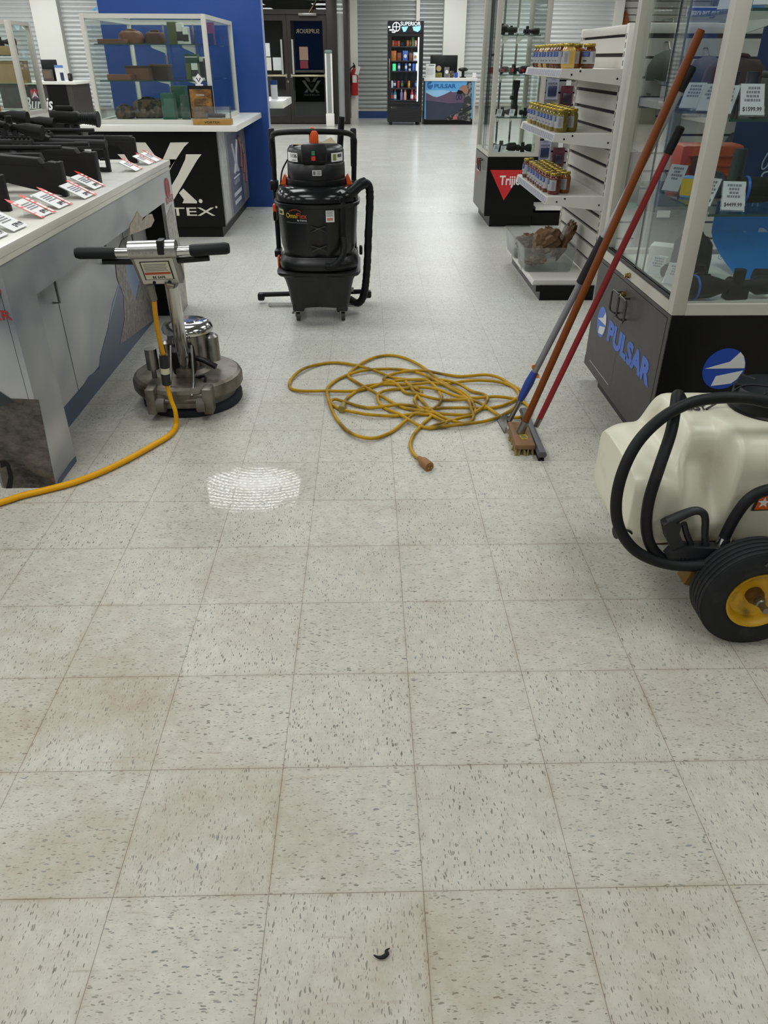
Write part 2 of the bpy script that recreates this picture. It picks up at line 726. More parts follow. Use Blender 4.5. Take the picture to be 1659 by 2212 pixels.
def shutter(x0, x1, z0, m, label, y=22.2, bar=True):
    t = thing('roller_shutter', label, 'roller shutter', ((x0 + x1) / 2, y, z0))
    g = G()
    p = 0.1
    prof = []
    z = z0 + 0.06
    while z < CEIL - 0.05:
        for dy, dz in ((0.0, 0.0), (-0.022, 0.012), (-0.032, 0.03), (-0.030, 0.055), (-0.014, 0.084), (0.0, 0.092)):
            prof.append((y + dy, z + dz))
        z += p
    a = [g.bm.verts.new((x0, q[0], q[1])) for q in prof]
    c = [g.bm.verts.new((x1, q[0], q[1])) for q in prof]
    for i in range(len(prof) - 1):
        f = g._f([a[i], c[i], c[i + 1], a[i + 1]])
    # thickness behind
    a2 = [g.bm.verts.new((x0, y + 0.02, q[1])) for q in (prof[0], prof[-1])]
    c2 = [g.bm.verts.new((x1, y + 0.02, q[1])) for q in (prof[0], prof[-1])]
    g._f([a2[0], a2[1], c2[1], c2[0]])
    g._f([a[-1], c[-1], c2[1], a2[1]])
    g._f([a[0], a2[0], c2[0], c[0]])
    g.build('slat_curtain', m, t, sharp=60)
    if bar:
        G().b2((x0, y - 0.03, z0), (x1, y + 0.02, z0 + 0.06)).build('bottom_bar', GREYF, t)
    return t


shutter(-0.27, 1.25, 0.17, SHUT, 'grey roller shutter behind the drinks fridge, above a blue skirting')
shutter(1.34, 1.96, 0.2, SHUT, 'narrow grey roller shutter between the thin white post and the white pillar')
shutter(2.53, 6.4, 0.3, SHUTW, 'wide pale roller shutter seen above the tall showcase with the red triangle')
shutter(-7.86, -2.6, 0.2, SHUTW, 'pale roller shutter left of the blue partition, beside the white pillar')
shutter(-13.2, -8.52, 0.2, SHUTW, 'pale roller shutter at the far left edge, behind the small showcase')
TRIMW = mat('white_trim', 'E2E1DA', 0.5, var=0.02)
struct(G().b2((1.25, 22.06, 0), (1.34, 22.29, CEIL - 0.002)).build('trim_1', TRIMW), 'thin white post between two grey shutters')
struct(G().b2((1.96, 21.95, 0), (2.53, 22.29, CEIL - 0.002)).build('trim_2', TRIMW), 'white pillar behind the monitor on the far counter')
struct(G().b2((-8.52, 21.95, 0), (-7.86, 22.29, CEIL - 0.002)).build('trim_3', TRIMW), 'white pillar at the far left between two shutters')
struct(G().b2((6.4, 22.05, 0), (6.62, 22.29, CEIL - 0.002)).build('trim_4', TRIMW), 'white trim right of the wide pale shutter')
struct(G().b2((-0.47, 22.15, 0), (-0.27, 22.29, CEIL - 0.002)).build('trim_5', TRIMW), 'white door jamb behind the fire extinguisher')
struct(G().b2((-0.27, 22.14, 0.0), (1.25, 22.2, 0.165)).build('baseboard_back', mat('blue_skirting', '203C77', 0.5)), 'dark blue skirting under the grey shutter')

# slat wall on the back wall, far right, with hanging cords
g = G()
z = 0.3
while z < CEIL - 0.2:
    g.b2((6.65, 22.22, z), (8.9, 22.28, z + 0.13))
    z += 0.15
t = thing('slat_wall_panel', 'white slat wall on the back wall, beside the wide pale shutter', 'wall panel', (7.7, 22.25, 0.3))
g.build('slats', OFFWHITE, t)
G().b2((6.65, 22.27, 0.3), (8.9, 22.3, CEIL - 0.05)).build('groove_back', mat('brown_groove', '8C7560', 0.7), t)
for q, (px_, py_) in enumerate(((1352, 22), (1388, 28))):
    p = PY(px_, py_, 22.15)
    t = thing('cord_bundle', ('bundle of orange cords hanging from a hook on the far slat wall', 'bundle of grey cords hanging on the far slat wall, seen through the showcase glass')[q], 'cord', p)
    for k in range(4):
        dx = -0.09 + 0.06 * k
        G().tube([p, p + Vector((dx, -0.02, -0.2)), p + Vector((dx * 1.3, -0.02, -0.38)), p + Vector((dx * 0.9 + 0.03, -0.02, -0.4)), p + Vector((dx * 0.5 + 0.02, -0.02, -0.15))], 0.013, 6).build('cord', mat('rust_cord', '9A4B22', 0.6) if q == 0 else mat('grey_cord', '6d6f6c', 0.6), t)
    G().tube([p + Vector((0, 0.1, 0.05)), p + Vector((0, -0.03, 0.03))], 0.012, 6, 0).build('hook', STEEL, t)

# ------------------------------------------------------------------ entrance doors
DARKF = mat('dark_bronze_frame', '2C2823', 0.4, 0.3, var=0.08)
DGL = glass('dark_door_glass', (0.62, 0.66, 0.66), 1.5)
NIGHT = mat('dark_vestibule', '17191B', 0.8)  # night darkness put into the vestibule's wall and floor colours
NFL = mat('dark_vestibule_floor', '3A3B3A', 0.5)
YD = 20.0
struct(G().b2((-5.2, 22.1, 0), (-0.5, 22.14, CEIL - 0.002)).build('wall_vestibule', NIGHT), 'vestibule wall coloured dark for the night beyond the glass doors')
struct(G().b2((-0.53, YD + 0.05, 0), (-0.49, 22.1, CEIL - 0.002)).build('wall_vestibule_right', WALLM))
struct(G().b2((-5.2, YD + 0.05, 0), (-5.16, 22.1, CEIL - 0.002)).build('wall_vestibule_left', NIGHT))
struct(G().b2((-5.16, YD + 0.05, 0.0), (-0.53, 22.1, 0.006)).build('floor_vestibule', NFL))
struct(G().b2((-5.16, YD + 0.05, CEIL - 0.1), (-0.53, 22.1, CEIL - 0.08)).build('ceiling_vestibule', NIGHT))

f = G()
for x0, x1 in ((-0.585, -0.46), (-0.985, -0.735), (-3.3, -3.2), (-5.2, -5.1)):
    f.b2((x0, YD - 0.06, 0), (x1, YD + 0.06, CEIL - 0.002), bev=0.004)
f.b2((-5.1, YD - 0.06, 2.27), (-0.985, YD + 0.06, 2.37))
f.b2((-5.1, YD - 0.06, 3.0), (-0.585, YD + 0.06, 3.1))
f.b2((-0.735, YD - 0.05, 0.0), (-0.585, YD + 0.05, 0.06))
fr = struct(f.build('door_frame', DARKF), 'dark bronze entrance door frame with glass transom')
G().b2((-3.2, YD - 0.008, 2.37), (-0.985, YD + 0.008, 3.0)).build('transom_glass', DGL, fr)
G().b2((-5.1, YD - 0.008, 0.1), (-3.3, YD + 0.008, 3.0)).build('side_glass', DGL, fr)
G().b2((-0.735, YD - 0.012, 0.06), (-0.585, YD + 0.012, 3.0)).build('pale_side_glass', glass('pale_green_glass', (0.8, 0.9, 0.87), 1.0, haze=0.75), fr, 'pale green translucent side glass')  # pale green translucent tone over the whole pane
G().b2((-1.62, YD - 0.16, 2.24), (-1.2, YD - 0.06, 2.30), bev=0.01).build('door_closer', STEEL, fr)
G().tube([(-1.38, YD - 0.12, 2.3), (-1.28, YD - 0.2, 2.42), (-1.14, YD - 0.1, 2.62)], 0.014, 8, 0).build('closer_arm', BRASS, fr)


def door_leaf(name, x0, x1, label, pull_x):
    d = struct(thing(name, label, None, ((x0 + x1) / 2, YD, 0)))
    g = G()
    g.b2((x0, YD - 0.03, 0.02), (x0 + 0.09, YD + 0.03, 2.26))
    g.b2((x1 - 0.09, YD - 0.03, 0.02), (x1, YD + 0.03, 2.26))
    g.b2((x0 + 0.09, YD - 0.03, 0.02), (x1 - 0.09, YD + 0.03, 0.17))
    g.b2((x0 + 0.09, YD - 0.03, 2.15), (x1 - 0.09, YD + 0.03, 2.26))
    g.build('leaf_frame', DARKF, d)
    G().b2((x0 + 0.085, YD - 0.006, 0.165), (x1 - 0.085, YD + 0.006, 2.155)).build('door_glass', DGL, d)
    G().b2((x0 + 0.05, YD - 0.1, 1.02), (x1 - 0.05, YD - 0.06, 1.06), bev=0.008).build('push_bar', mat('pale_brass_bar', 'B5AB8C', 0.3, 0.8), d)
    for xx in (x0 + 0.06, x1 - 0.06):
        G().b2((xx - 0.02, YD - 0.08, 1.0), (xx + 0.02, YD - 0.03, 1.08)).build('bar_bracket', STEEL, d)
    g = G().tube([(pull_x, YD - 0.02, 1.12), (pull_x, YD - 0.1, 1.12)], 0.012, 8, 0)
    g.tube([(pull_x, YD - 0.02, 1.72), (pull_x, YD - 0.1, 1.72)], 0.012, 8, 0)
    g.tube([(pull_x, YD - 0.1, 1.07), (pull_x, YD - 0.1, 1.78)], 0.026, 10, 0)
    g.build('pull_handle', mat('satin_handle', 'B9BDB8', 0.35, 0.6), d)
    return d


door_leaf('door_1', -3.2, -1.925, 'left leaf of the dark glass entrance door, papers taped on it', -2.06)
door_leaf('door_2', -1.92, -0.99, 'right leaf of the dark glass entrance door', -1.80)
G().lathe([(0, 0), (0.03, 0), (0.03, 0.02), (0.02, 0.03), (0, 0.03)], basis((-1.955, YD - 0.03, 0.92), (1, 0, 0), (0, 0, 1)), 12).build('door_lock', CHROME, bpy.data.objects['door_1'])
sheets = [((571, 93), (584, 122), PAPER, 'blank white sheet taped highest on the left entrance door'),
          ((572, 124), (587, 152), mat('cream_paper', 'D9D4CA', 0.6), 'cream sheet taped low on the left entrance door, next to the blue partition'),
          ((589, 124), (609, 152), mat('bluish_paper', 'D2D8DA', 0.6), 'bluish white sheet taped low on the left entrance door, beside the pull handle'),
          ((646, 101), (666, 130), mat('tan_paper', '8E7464', 0.7), 'tan notice taped on the right entrance door'),
          ((648, 131), (666, 148), mat('dark_red_paper', '6A1F27', 0.7), 'dark red notice taped under the tan one on the right entrance door')]
for (a, c, m_, lab) in sheets:
    p, q = PY(a[0], a[1], YD - 0.012), PY(c[0], c[1], YD - 0.012)
    tag(G().b2((p.x, YD - 0.013, q.z), (q.x, YD - 0.008, p.z)).build('paper_sheet', m_), lab, 'paper')
# shop name in mirror writing on the glass door
text('shop_lettering', 'SUPERIOR', PY(690, 72, YD - 0.01), (-1, 0, 0), (0, 0, 1), 0.085, mat('pale_gold_letters', '7d7459', 0.6), bpy.data.objects['door_2'], wid=0.55, bold=0.01)

# security gate post
p = PZ(714, 273)
t = thing('security_gate_post', 'slim white anti-theft gate post standing in front of the glass doors', 'security gate', (p.x, p.y, 0))
a = Vector((p.x, p.y, 0))
G().b2(a + Vector((-0.10, -0.06, 0)), a + Vector((0.10, 0.06, 0.28)), bev=0.02).build('foot_cover', TRIMW, t)
g = G()
g.b2(a + Vector((-0.085, -0.035, 0.28)), a + Vector((-0.045, 0.035, 1.5)), bev=0.012)
g.b2(a + Vector((0.045, -0.035, 0.28)), a + Vector((0.085, 0.035, 1.5)), bev=0.012)
g.build('side_rail', TRIMW, t)
G().b2(a + Vector((-0.045, -0.02, 0.28)), a + Vector((0.045, 0.02, 1.5))).build('antenna_panel', mat('grey_panel', '8A8D8C', 0.5), t)
G().b2(a + Vector((-0.09, -0.04, 1.5)), a + Vector((0.09, 0.04, 1.57)), bev=0.03).build('top_cap', mat('grey_cap', '6F8280', 0.5), t)

# fire extinguisher on the jamb
c = PY(766, 192, 22.04)
t = thing('fire_extinguisher', 'red fire extinguisher hanging on the white jamb right of the doors', 'fire extinguisher', (c.x, c.y, 0.58))
G().lathe([(0, 0), (0.085, 0), (0.095, 0.02), (0.095, 0.5), (0.075, 0.57), (0.035, 0.61), (0.03, 0.64), (0, 0.64)], (c.x, c.y, 0.55), 20).build('cylinder', REDM, t)
G().box((c.x, c.y, 1.22), (0.06, 0.06, 0.06), bev=0.01).tube([(c.x, c.y, 1.25), (c.x - 0.02, c.y - 0.12, 1.29)], 0.015, 8, 0).build('valve_handle', BLKM, t)
G().tube([(c.x - 0.03, c.y - 0.03, 1.22), (c.x - 0.12, c.y - 0.08, 1.12), (c.x - 0.1, c.y - 0.09, 0.8)], 0.016, 8).build('hose', RUBB, t)
G().box((c.x + 0.09, c.y - 0.1, 1.13), (0.1, 0.004, 0.2), rot=Matrix.Rotation(0.3, 3, 'Y')).build('inspection_tag', PAPER, t)
G().b2((c.x - 0.05, c.y - 0.098, 0.85), (c.x + 0.06, c.y - 0.09, 1.02)).build('label_plate', PAPER, t)
G().b2((c.x - 0.05, 22.05, 0.7), (c.x + 0.05, 22.16, 1.0)).build('wall_bracket', BLKM, t)
# ================================================================== LEFT: gun counter
def decal(name, pts, plane, off, m, parent, th=0.0012, label=None):
    """a cut-out printed on a flat face: outline points of that face, raised by a vinyl's thickness"""
    ax, v = plane
    if ax == 'Y':
        P = [PY(p[0], p[1], v) for p in pts]
        g = G().pts([q + Vector((0, -off, 0)) for q in P], (0, -th, 0))
    elif ax == 'X':
        P = [PX(p[0], p[1], v) for p in pts]
        s = 1 if off >= 0 else -1
        g = G().pts([q + Vector((off, 0, 0)) for q in P], (s * th, 0, 0))
    else:
        P = [PZ(p[0], p[1], v) for p in pts]
        g = G().pts([q + Vector((0, 0, off)) for q in P], (0, 0, th))
    return g.build(name, m, parent, label)


def sky_print():
    m = bpy.data.materials.new('cloud_print')
    m.use_nodes = True
    nt = m.node_tree
    b = nt.nodes['Principled BSDF']
    tc = nt.nodes.new('ShaderNodeTexCoord')
    mp = nt.nodes.new('ShaderNodeMapping')
    mp.inputs['Scale'].default_value = (1.0, 0.8, 1.7)
    nz = nt.nodes.new('ShaderNodeTexNoise')
    nz.inputs['Scale'].default_value = 1.5
    nz.inputs['Detail'].default_value = 2.5
    nz.inputs['Distortion'].default_value = 0.5
    cr = nt.nodes.new('ShaderNodeValToRGB')
    e = cr.color_ramp.elements
    e[0].position = 0.34
    e[0].color = lin('6C747B') + (1,)
    e[1].position = 0.72
    e[1].color = lin('B9B9B5') + (1,)
    k = e.new(0.5)
    k.color = lin('9A9D9F') + (1,)
    nt.links.new(tc.outputs['Object'], mp.inputs[0])
    nt.links.new(mp.outputs[0], nz.inputs[0])
    nt.links.new(nz.outputs['Fac'], cr.inputs[0])
    nt.links.new(cr.outputs[0], b.inputs['Base Color'])
    b.inputs['Roughness'].default_value = 0.28
    return m


def rock_print(name, c0, c1, sc=(30, 12, 9)):
    m = bpy.data.materials.new(name)
    m.use_nodes = True
    nt = m.node_tree
    b = nt.nodes['Principled BSDF']
    tc = nt.nodes.new('ShaderNodeTexCoord')
    mp = nt.nodes.new('ShaderNodeMapping')
    mp.inputs['Scale'].default_value = sc
    mp.inputs['Rotation'].default_value = (0.7, 0, 0)
    nz = nt.nodes.new('ShaderNodeTexNoise')
    nz.inputs['Scale'].default_value = 3.0
    nz.inputs['Detail'].default_value = 9
    nz.inputs['Roughness'].default_value = 0.75
    cr = nt.nodes.new('ShaderNodeValToRGB')
    e = cr.color_ramp.elements
    e[0].position = 0.36
    e[0].color = lin(c0) + (1,)
    e[1].position = 0.68
    e[1].color = lin(c1) + (1,)
    nt.links.new(tc.outputs['Object'], mp.inputs[0])
    nt.links.new(mp.outputs[0], nz.inputs[0])
    nt.links.new(nz.outputs['Fac'], cr.inputs[0])
    nt.links.new(cr.outputs[0], b.inputs['Base Color'])
    b.inputs['Roughness'].default_value = 0.35
    return m


SKY = sky_print()
ROCK = rock_print('grey_rock_print', '3A3836', '938D86')
ROCKL = rock_print('pale_rock_print', '6E6B66', 'B5B2AB')
SLATE = mat('slate_blue_print', '3C4A66', 0.32, var=0.2, scale=5)
SLATE2 = mat('hazy_blue_print', '687C9A', 0.32, var=0.15, scale=5)
RUST = rock_print('tan_rock_print', '6A5B48', 'B7A98E')
NEARB = rock_print('dark_scrub_print', '16181A', '6B635C', (3, 3, 5))
XF, XR = -1.29, -1.43       # front panel and recessed doors
Y0, Y1 = 1.637, 4.09
t = thing('gun_counter', 'long white-topped display counter with mountain print and rifles lying on it', 'counter', (-1.9, 2.86, 0))
# outer front panel with an opening
g = G()
ya, yb, zt = 1.858, 3.855, 0.675
g.b2((-1.31, Y0, 0), (XF, ya, 0.832))
g.b2((-1.31, yb, 0), (XF, Y1, 0.832))
g.b2((-1.31, ya, zt), (XF, yb, 0.832))
g.build('front_panel', SKY, t)
# body behind
g = G()
g.b2((-2.75, Y0 + 0.22, 0), (-1.452, ya - 0.002, 0.83))
g.b2((-2.75, ya - 0.002, 0), (-1.452, yb + 0.01, 0.83))
g.b2((-2.75, yb + 0.002, 0), (-1.312, Y1, 0.83))
g.build('carcass', BLACK, t)
G().b2((-1.5, Y0, 0), (-1.312, ya - 0.002, 0.83)).build('corner_post', SKY, t)
G().b2((-1.452, ya, 0.0), (XR, yb, 0.1)).build('kick_board', SLATE, t, 'blue printed kick board')
g1 = PX(141, 730, XR).y
g1 = 2.362
g2 = 3.402
hand = mat('nickel_handle', '8D8E8C', 0.3, 0.9)
for i, (u, v) in enumerate(((ya, g1 - 0.004), (g1 + 0.004, g2 - 0.004), (g2 + 0.004, yb))):
    d = G().b2((-1.45, u + 0.001, 0.102), (XR + 0.004, v - 0.001, zt + 0.1)).build('door', SKY, t)
    if i == 0:
        hs = (v - 0.055,)
    elif i == 1:
        hs = (v - 0.035 - 0.02, v - 0.19)[1:] if False else (v - 0.4,)
    else:
        hs = (u + 0.06,)
    for hy in hs:
        G().tube([(XR + 0.004, hy, 0.62), (XR + 0.035, hy, 0.62), (XR + 0.035, hy, 0.52), (XR + 0.004, hy, 0.52)], 0.005, 8, 0).build('handle', hand, d)
# printed mountains on the doors (flat vinyl), following the photo's outlines
PL = ('X', XR + 0.004)
decal('mountain_print', [(171, 845), (192, 812), (214, 797), (216, 770), (230, 720), (246, 660), (256, 620), (262, 600), (283, 690), (262, 744), (258, 750)], PL, 0.0006, SLATE, t)
decal('haze_print', [(228, 735), (243, 655), (268, 575), (282, 552), (300, 610), (306, 640), (283, 706), (262, 742), (244, 762), (234, 752)], PL, 0.0004, SLATE2, t)
decal('rock_print', [(258, 744), (268, 690), (266, 640), (252, 600), (248, 560), (262, 520), (275, 510), (268, 560), (275, 610), (292, 650), (300, 610), (312, 585), (318, 480), (326, 462), (338, 600), (336, 688)], PL, 0.002, ROCK, t)
PF = ('X', XF)
decal('rock_peak_print', [(279, 508), (280, 486), (290, 470), (296, 456), (303, 466), (308, 470), (306, 478), (318, 463), (328, 462), (333, 476), (326, 490)], PF, 0.0005, RUST, t)
decal('leg_rock_print', [(358, 470), (370, 440), (384, 500), (395, 560), (404.5, 655), (394, 678), (380, 600), (369, 540)], PF, 0.0008, ROCKL, t)
decal('low_print', [(122.5, 1052), (127, 1035), (150, 1000), (163, 985), (165, 997)], PF, 0.0006, SLATE, t)
# end panel facing the camera: ground print, strap and red maker's name
PE = ('Y', Y0)
decal('ground_print', [(-40, 858), (84, 863), (121, 1052), (9, 1056)], PE, 0.0005, NEARB, t)
decal('strap_print', [(0, 995), (12, 994), (22, 1004), (29, 1030), (26, 1056), (13, 1056), (19, 1030), (14, 1006), (3, 1010)], PE, 0.002, BLKM, t)
decal('boot_print', [(-40, 845), (0, 845), (27, 863), (26, 868), (-40, 892)], PE, 0.002, mat('dark_teal_print', '252F33', 0.4), t)
RED2 = mat('crimson_vinyl', 'A2222F', 0.4)
text('maker_lettering', 'RUGER', PY(27, 691, Y0 - 0.001), (1, 0, 0), (0, 0, 1), 0.032, RED2, t, align='R', bold=0.012, wid=0.18)
decal('emblem', [(-30, 640), (2, 625), (0, 645), (-6, 660), (-12, 668), (-30, 675)], PE, 0.002, RED2, t)
# small red emblem with name at the far end of the front panel
PINK = mat('faded_red_vinyl', 'B86468', 0.4)
e = PX(362, 414, XF + 0.001)
g = G()
for k in range(-3, 4):
    a = k * 0.27
    M = basis(e, (0, 1, 0), (0, 0, 1))
    g.tube([M @ Vector((sin(a) * 0.02, -0.045 + 0.012, 0.001)), M @ Vector((sin(a) * 0.058, 0.0, 0.001)), M @ Vector((sin(a) * 0.045, 0.075 * cos(a * 0.8), 0.001))], 0.005, 5, 4)
g.build('emblem', PINK, t)
text('maker_lettering', 'RUGER', PX(360, 443, XF + 0.001), (0, 1, 0), (0, 0, 1), 0.04, PINK, t, wid=0.19, bold=0.004)
# white top slab
g = G().b2((-2.78, Y0 - 0.03, 0.855), (-1.268, Y1 - 0.045, 0.885), bev=0.004)
g.b2((-2.775, Y0 - 0.022, 0.832), (-1.276, Y1 - 0.05, 0.8565), bev=0.002)
g.build('top_slab', mat('ivory_laminate', 'D9D8CD', 0.25, var=0.03), t)
# free-standing far end panel
TOPZ = 0.8855

# ------------------------------------------------------------------ rifles
STK = mat('stock_black_polymer', '161514', 0.6, var=0.15, scale=80, bump=0.2, spec=0.25)


def rifle(name, label, kind, butt, z0=0.0, yaw=0.0, group='rifles on the counter', scope=None, length=1.0, cheek=True):
    """built along +x from butt (origin) to muzzle, standing on its stock"""
    t = thing(name, label, 'rifle', (0, 0, 0), 0, group)
    M = basis((0, 0, 0), (1, 0, 0), (0, 0, 1))      # local z of the prism points to -y

    def pr(nm, poly, th, m=STK, bev=0.004, par=None):
        Mx = basis((0, th / 2, 0), (1, 0, 0), (0, 0, 1))
        return G().prism(poly, Mx, th, bev).build(nm, m, par or t)
    if kind == 'bolt':
        s = pr('stock', [(0.012, 0.005), (0.012, 0.135), (0.05, 0.14), (0.07, 0.128), (0.30, 0.15), (0.33, 0.145), (0.335, 0.115), (0.37, 0.112), (0.40, 0.15), (0.98, 0.15), (0.99, 0.12), (0.52, 0.105), (0.48, 0.09), (0.40, 0.085), (0.34, 0.05), (0.30, 0.045), (0.24, 0.06), (0.12, 0.028)], 0.05)
        pr('butt_pad', [(0, 0.0), (0, 0.137), (0.014, 0.139), (0.016, 0.003)], 0.052, RUBB, 0.003)
        G().m(0).prism([(0.07, 0.118), (0.09, 0.152), (0.26, 0.165), (0.3, 0.15), (0.26, 0.128)], basis((0, 0.028, 0), (1, 0, 0), (0, 0, 1)), 0.056, 0.006).build('cheek_rest', STK, t)
        G().cyl((0.38, 0, 0.172), (0.70, 0, 0.172), 0.018, n=14).build('receiver', GUN, t)
        G().cyl((0.70, 0, 0.172), (1.08 * length, 0, 0.172), 0.012, 0.010, n=12).build('barrel', BLKM, t)
        G().tube([(0.36, 0, 0.085), (0.40, 0, 0.05), (0.45, 0, 0.05), (0.48, 0, 0.09)], 0.004, 6).build('trigger_guard', BLKM, t)
        ztop = 0.19
    elif kind in ('ar', 'skeleton'):
        if kind == 'ar':
            g = G().prism([(0, 0), (0, 0.13), (0.03, 0.14), (0.2, 0.14), (0.2, 0.105), (0.09, 0.09), (0.05, 0.012), (0.03, 0.0)], basis((0, 0.018, 0), (1, 0, 0), (0, 0, 1)), 0.036, 0.004)
            g.build('stock', STK, t)
            G().cyl((0.01, 0, 0.122), (0.30, 0, 0.122), 0.021, n=14).build('buffer_tube', BLKM, t)
        else:
            g = G()
            y = 0.012
            for poly in ([(0, 0), (0, 0.12), (0.018, 0.12), (0.018, 0)], [(0.018, 0.0), (0.018, 0.02), (0.06, 0.022), (0.05, 0.0)], [(0.045, 0.0), (0.06, 0.02), (0.17, 0.1), (0.19, 0.09)], [(0.018, 0.055), (0.018, 0.065), (0.045, 0.065), (0.045, 0.055)]):
                g.prism(poly, basis((0, y, 0), (1, 0, 0), (0, 0, 1)), 2 * y)
            g.build('stock', STK, t)
            G().cyl((0.0, 0, 0.13), (0.32, 0, 0.135), 0.024, n=14).build('buffer_tube', BLKM, t)
        pr('receiver', [(0.29, 0.085), (0.29, 0.165), (0.31, 0.175), (0.52, 0.175), (0.52, 0.09), (0.46, 0.075)], 0.04, GUN)
        pr('grip', [(0.30, 0.085), (0.36, 0.085), (0.335, 0.0), (0.29, 0.0)], 0.032)
        pr('magazine', [(0.42, 0.08), (0.485, 0.08), (0.50, 0.01), (0.45, 0.0)], 0.025)
        g = G().cyl((0.52, 0, 0.145), (0.86, 0, 0.145), 0.027, n=8)
        for k in range(8):
            for sy in (-1, 1):
                g.box((0.55 + k * 0.04, sy * 0.026, 0.147), (0.024, 0.004, 0.008))
        for k in range(16):
            g.box((0.53 + k * 0.021, 0, 0.175), (0.011, 0.02, 0.008))
        g.build('handguard', GUN, t)
        G().cyl((0.86, 0, 0.145), (1.06 * length, 0, 0.145), 0.010, n=12).build('barrel', BLKM, t)
        G().cyl((1.06 * length, 0, 0.145), (1.13 * length, 0, 0.145), 0.013, n=10).build('muzzle_brake', BLKM, t)
        ztop = 0.178
    if scope:
        zc = ztop + 0.045
        x0 = 0.34
        s = 1.0 if scope != 'big' else 1.35
        if scope == 'thermal':
            g = G().box((x0 + 0.16, 0, zc + 0.005), (0.2, 0.07, 0.075), bev=0.015)
            g.build('scope', GUN, t)
            g = G()
            Mx = basis((x0 + 0.06, 0, zc), (0, 1, 0), (0, 0, 1))
            prof = [(0.0, -0.0)]
            g.lathe([(0.02, 0), (0.03, 0.0)] + [p for k in range(8) for p in ((0.030 + 0.001 * k, 0.004 + k * 0.013), (0.026 + 0.001 * k, 0.011 + k * 0.013))] + [(0.045, 0.112), (0.045, 0.12), (0.03, 0.12)], Mx.__matmul__(Matrix.Rotation(pi, 4, 'Y')), 18)
            g.build('eyepiece', RUBB, t)
            for zz in (0.03, -0.015):
                G().cyl((x0 + 0.1, 0.03, zc + 0.02), (x0 + 0.1, 0.06, zc + 0.02), 0.02).build('turret', GUN, t)
                break
        else:
            Mx = basis((x0, 0, zc), (0, 1, 0), (0, 0, 1))
            prof = [(0.014, 0), (0.021 * s, 0), (0.022 * s, 0.08), (0.015, 0.1), (0.015, 0.24), (0.017, 0.26), (0.028 * s, 0.31), (0.029 * s, 0.40), (0.024 * s, 0.40)]
            G().lathe(prof, Mx, 18).build('scope', GUN, t)
            g = G().cyl((x0 + 0.17, 0, zc), (x0 + 0.17, 0, zc + 0.042), 0.014)
            g.cyl((x0 + 0.17, 0, zc), (x0 + 0.17, -0.042, zc), 0.014)
            g.build('turret', GUN, t)
            for q in (0.12, 0.22):
                G().box((x0 + q, 0, zc - 0.012), (0.022, 0.036, 0.05), bev=0.004).build('scope_ring', BLKM, t)
    return t


def place_rifle(kind, label, px, py, yaw, dz=0.0, **k):
    p = PZ(px, py, TOPZ)
    t = rifle('rifle', label, kind, None, **k)
    t.location = (p.x, p.y, TOPZ + dz)
    t.rotation_euler = (0, 0, radians(yaw))
    return t


place_rifle('bolt', 'black bolt-action rifle whose chunky stock ends nearest the aisle, behind the fallen red tag', 147, 424, 178, scope=None)
place_rifle('bolt', 'second black bolt-action rifle with chunky stock, just right of the nearest one', 218, 396, 178)
place_rifle('skeleton', 'black rifle with open skeleton stock and tube, middle of the counter', 240, 371, 178, scope=None)
place_rifle('ar', 'black rifle with adjustable stock at the far end of the counter', 299, 352, 180, scope=None)
r = place_rifle('ar', 'black rifle at the left edge with only its ribbed butt in view', 24, 456, 178)


def muzzle_rifle(kind, label, mx, my, Y, yaw=2, scope=None, length=1.0, zb=None):
    """a rifle pointing at the aisle, held up by a low rest"""
    m = PY(mx, my, Y)
    top = {'bolt': (1.08 * length, 0.172), 'ar': (1.13 * length, 0.145)}[kind]
    t = rifle('rifle', label, kind, None, scope=scope, length=length)
    a = radians(yaw)
    h = max(0.001, m.z - top[1] - TOPZ)
    # low two-legged rest under the fore-end
    g = G()
    bz = {'bolt': 0.106, 'ar': 0.118}[kind]
    for sy in (-1, 1):
        g.tube([(0.62, 0.012 * sy, bz), (0.64, 0.07 * sy, -h + 0.006)], 0.007, 8, 0)
    g.build('bipod', BLKM, t)
    if kind == 'bolt':
        G().box((0.1, 0, (0.03 - h) / 2), (0.04, 0.03, 0.03 + h), bev=0.004).build('stock_rest', BLKM, t)
    else:
        G().box((0.015, 0, (0.012 - h) / 2), (0.03, 0.034, 0.012 + h), bev=0.004).build('stock_rest', BLKM, t)
    t.location = (m.x - top[0] * cos(a), m.y - top[0] * sin(a), max(TOPZ + 0.001, m.z - top[1]))
    t.rotation_euler = (0, 0, a)
    return t


muzzle_rifle('bolt', 'rifle with thin plain barrel pointing at the aisle, above the nearest stock', 136, 334, 2.86, 2)
muzzle_rifle('ar', 'rifle with slotted handguard, lower of the two slotted barrels pointing at the aisle', 192, 312, 3.24, 1, scope=None)
muzzle_rifle('ar', 'rifle with slotted handguard, upper of the two slotted barrels pointing at the aisle', 226, 297, 3.575, 1)
muzzle_rifle('bolt', 'rifle with thin barrel pointing at the aisle, farthest of the pointing barrels', 204, 285, 3.80, 1)
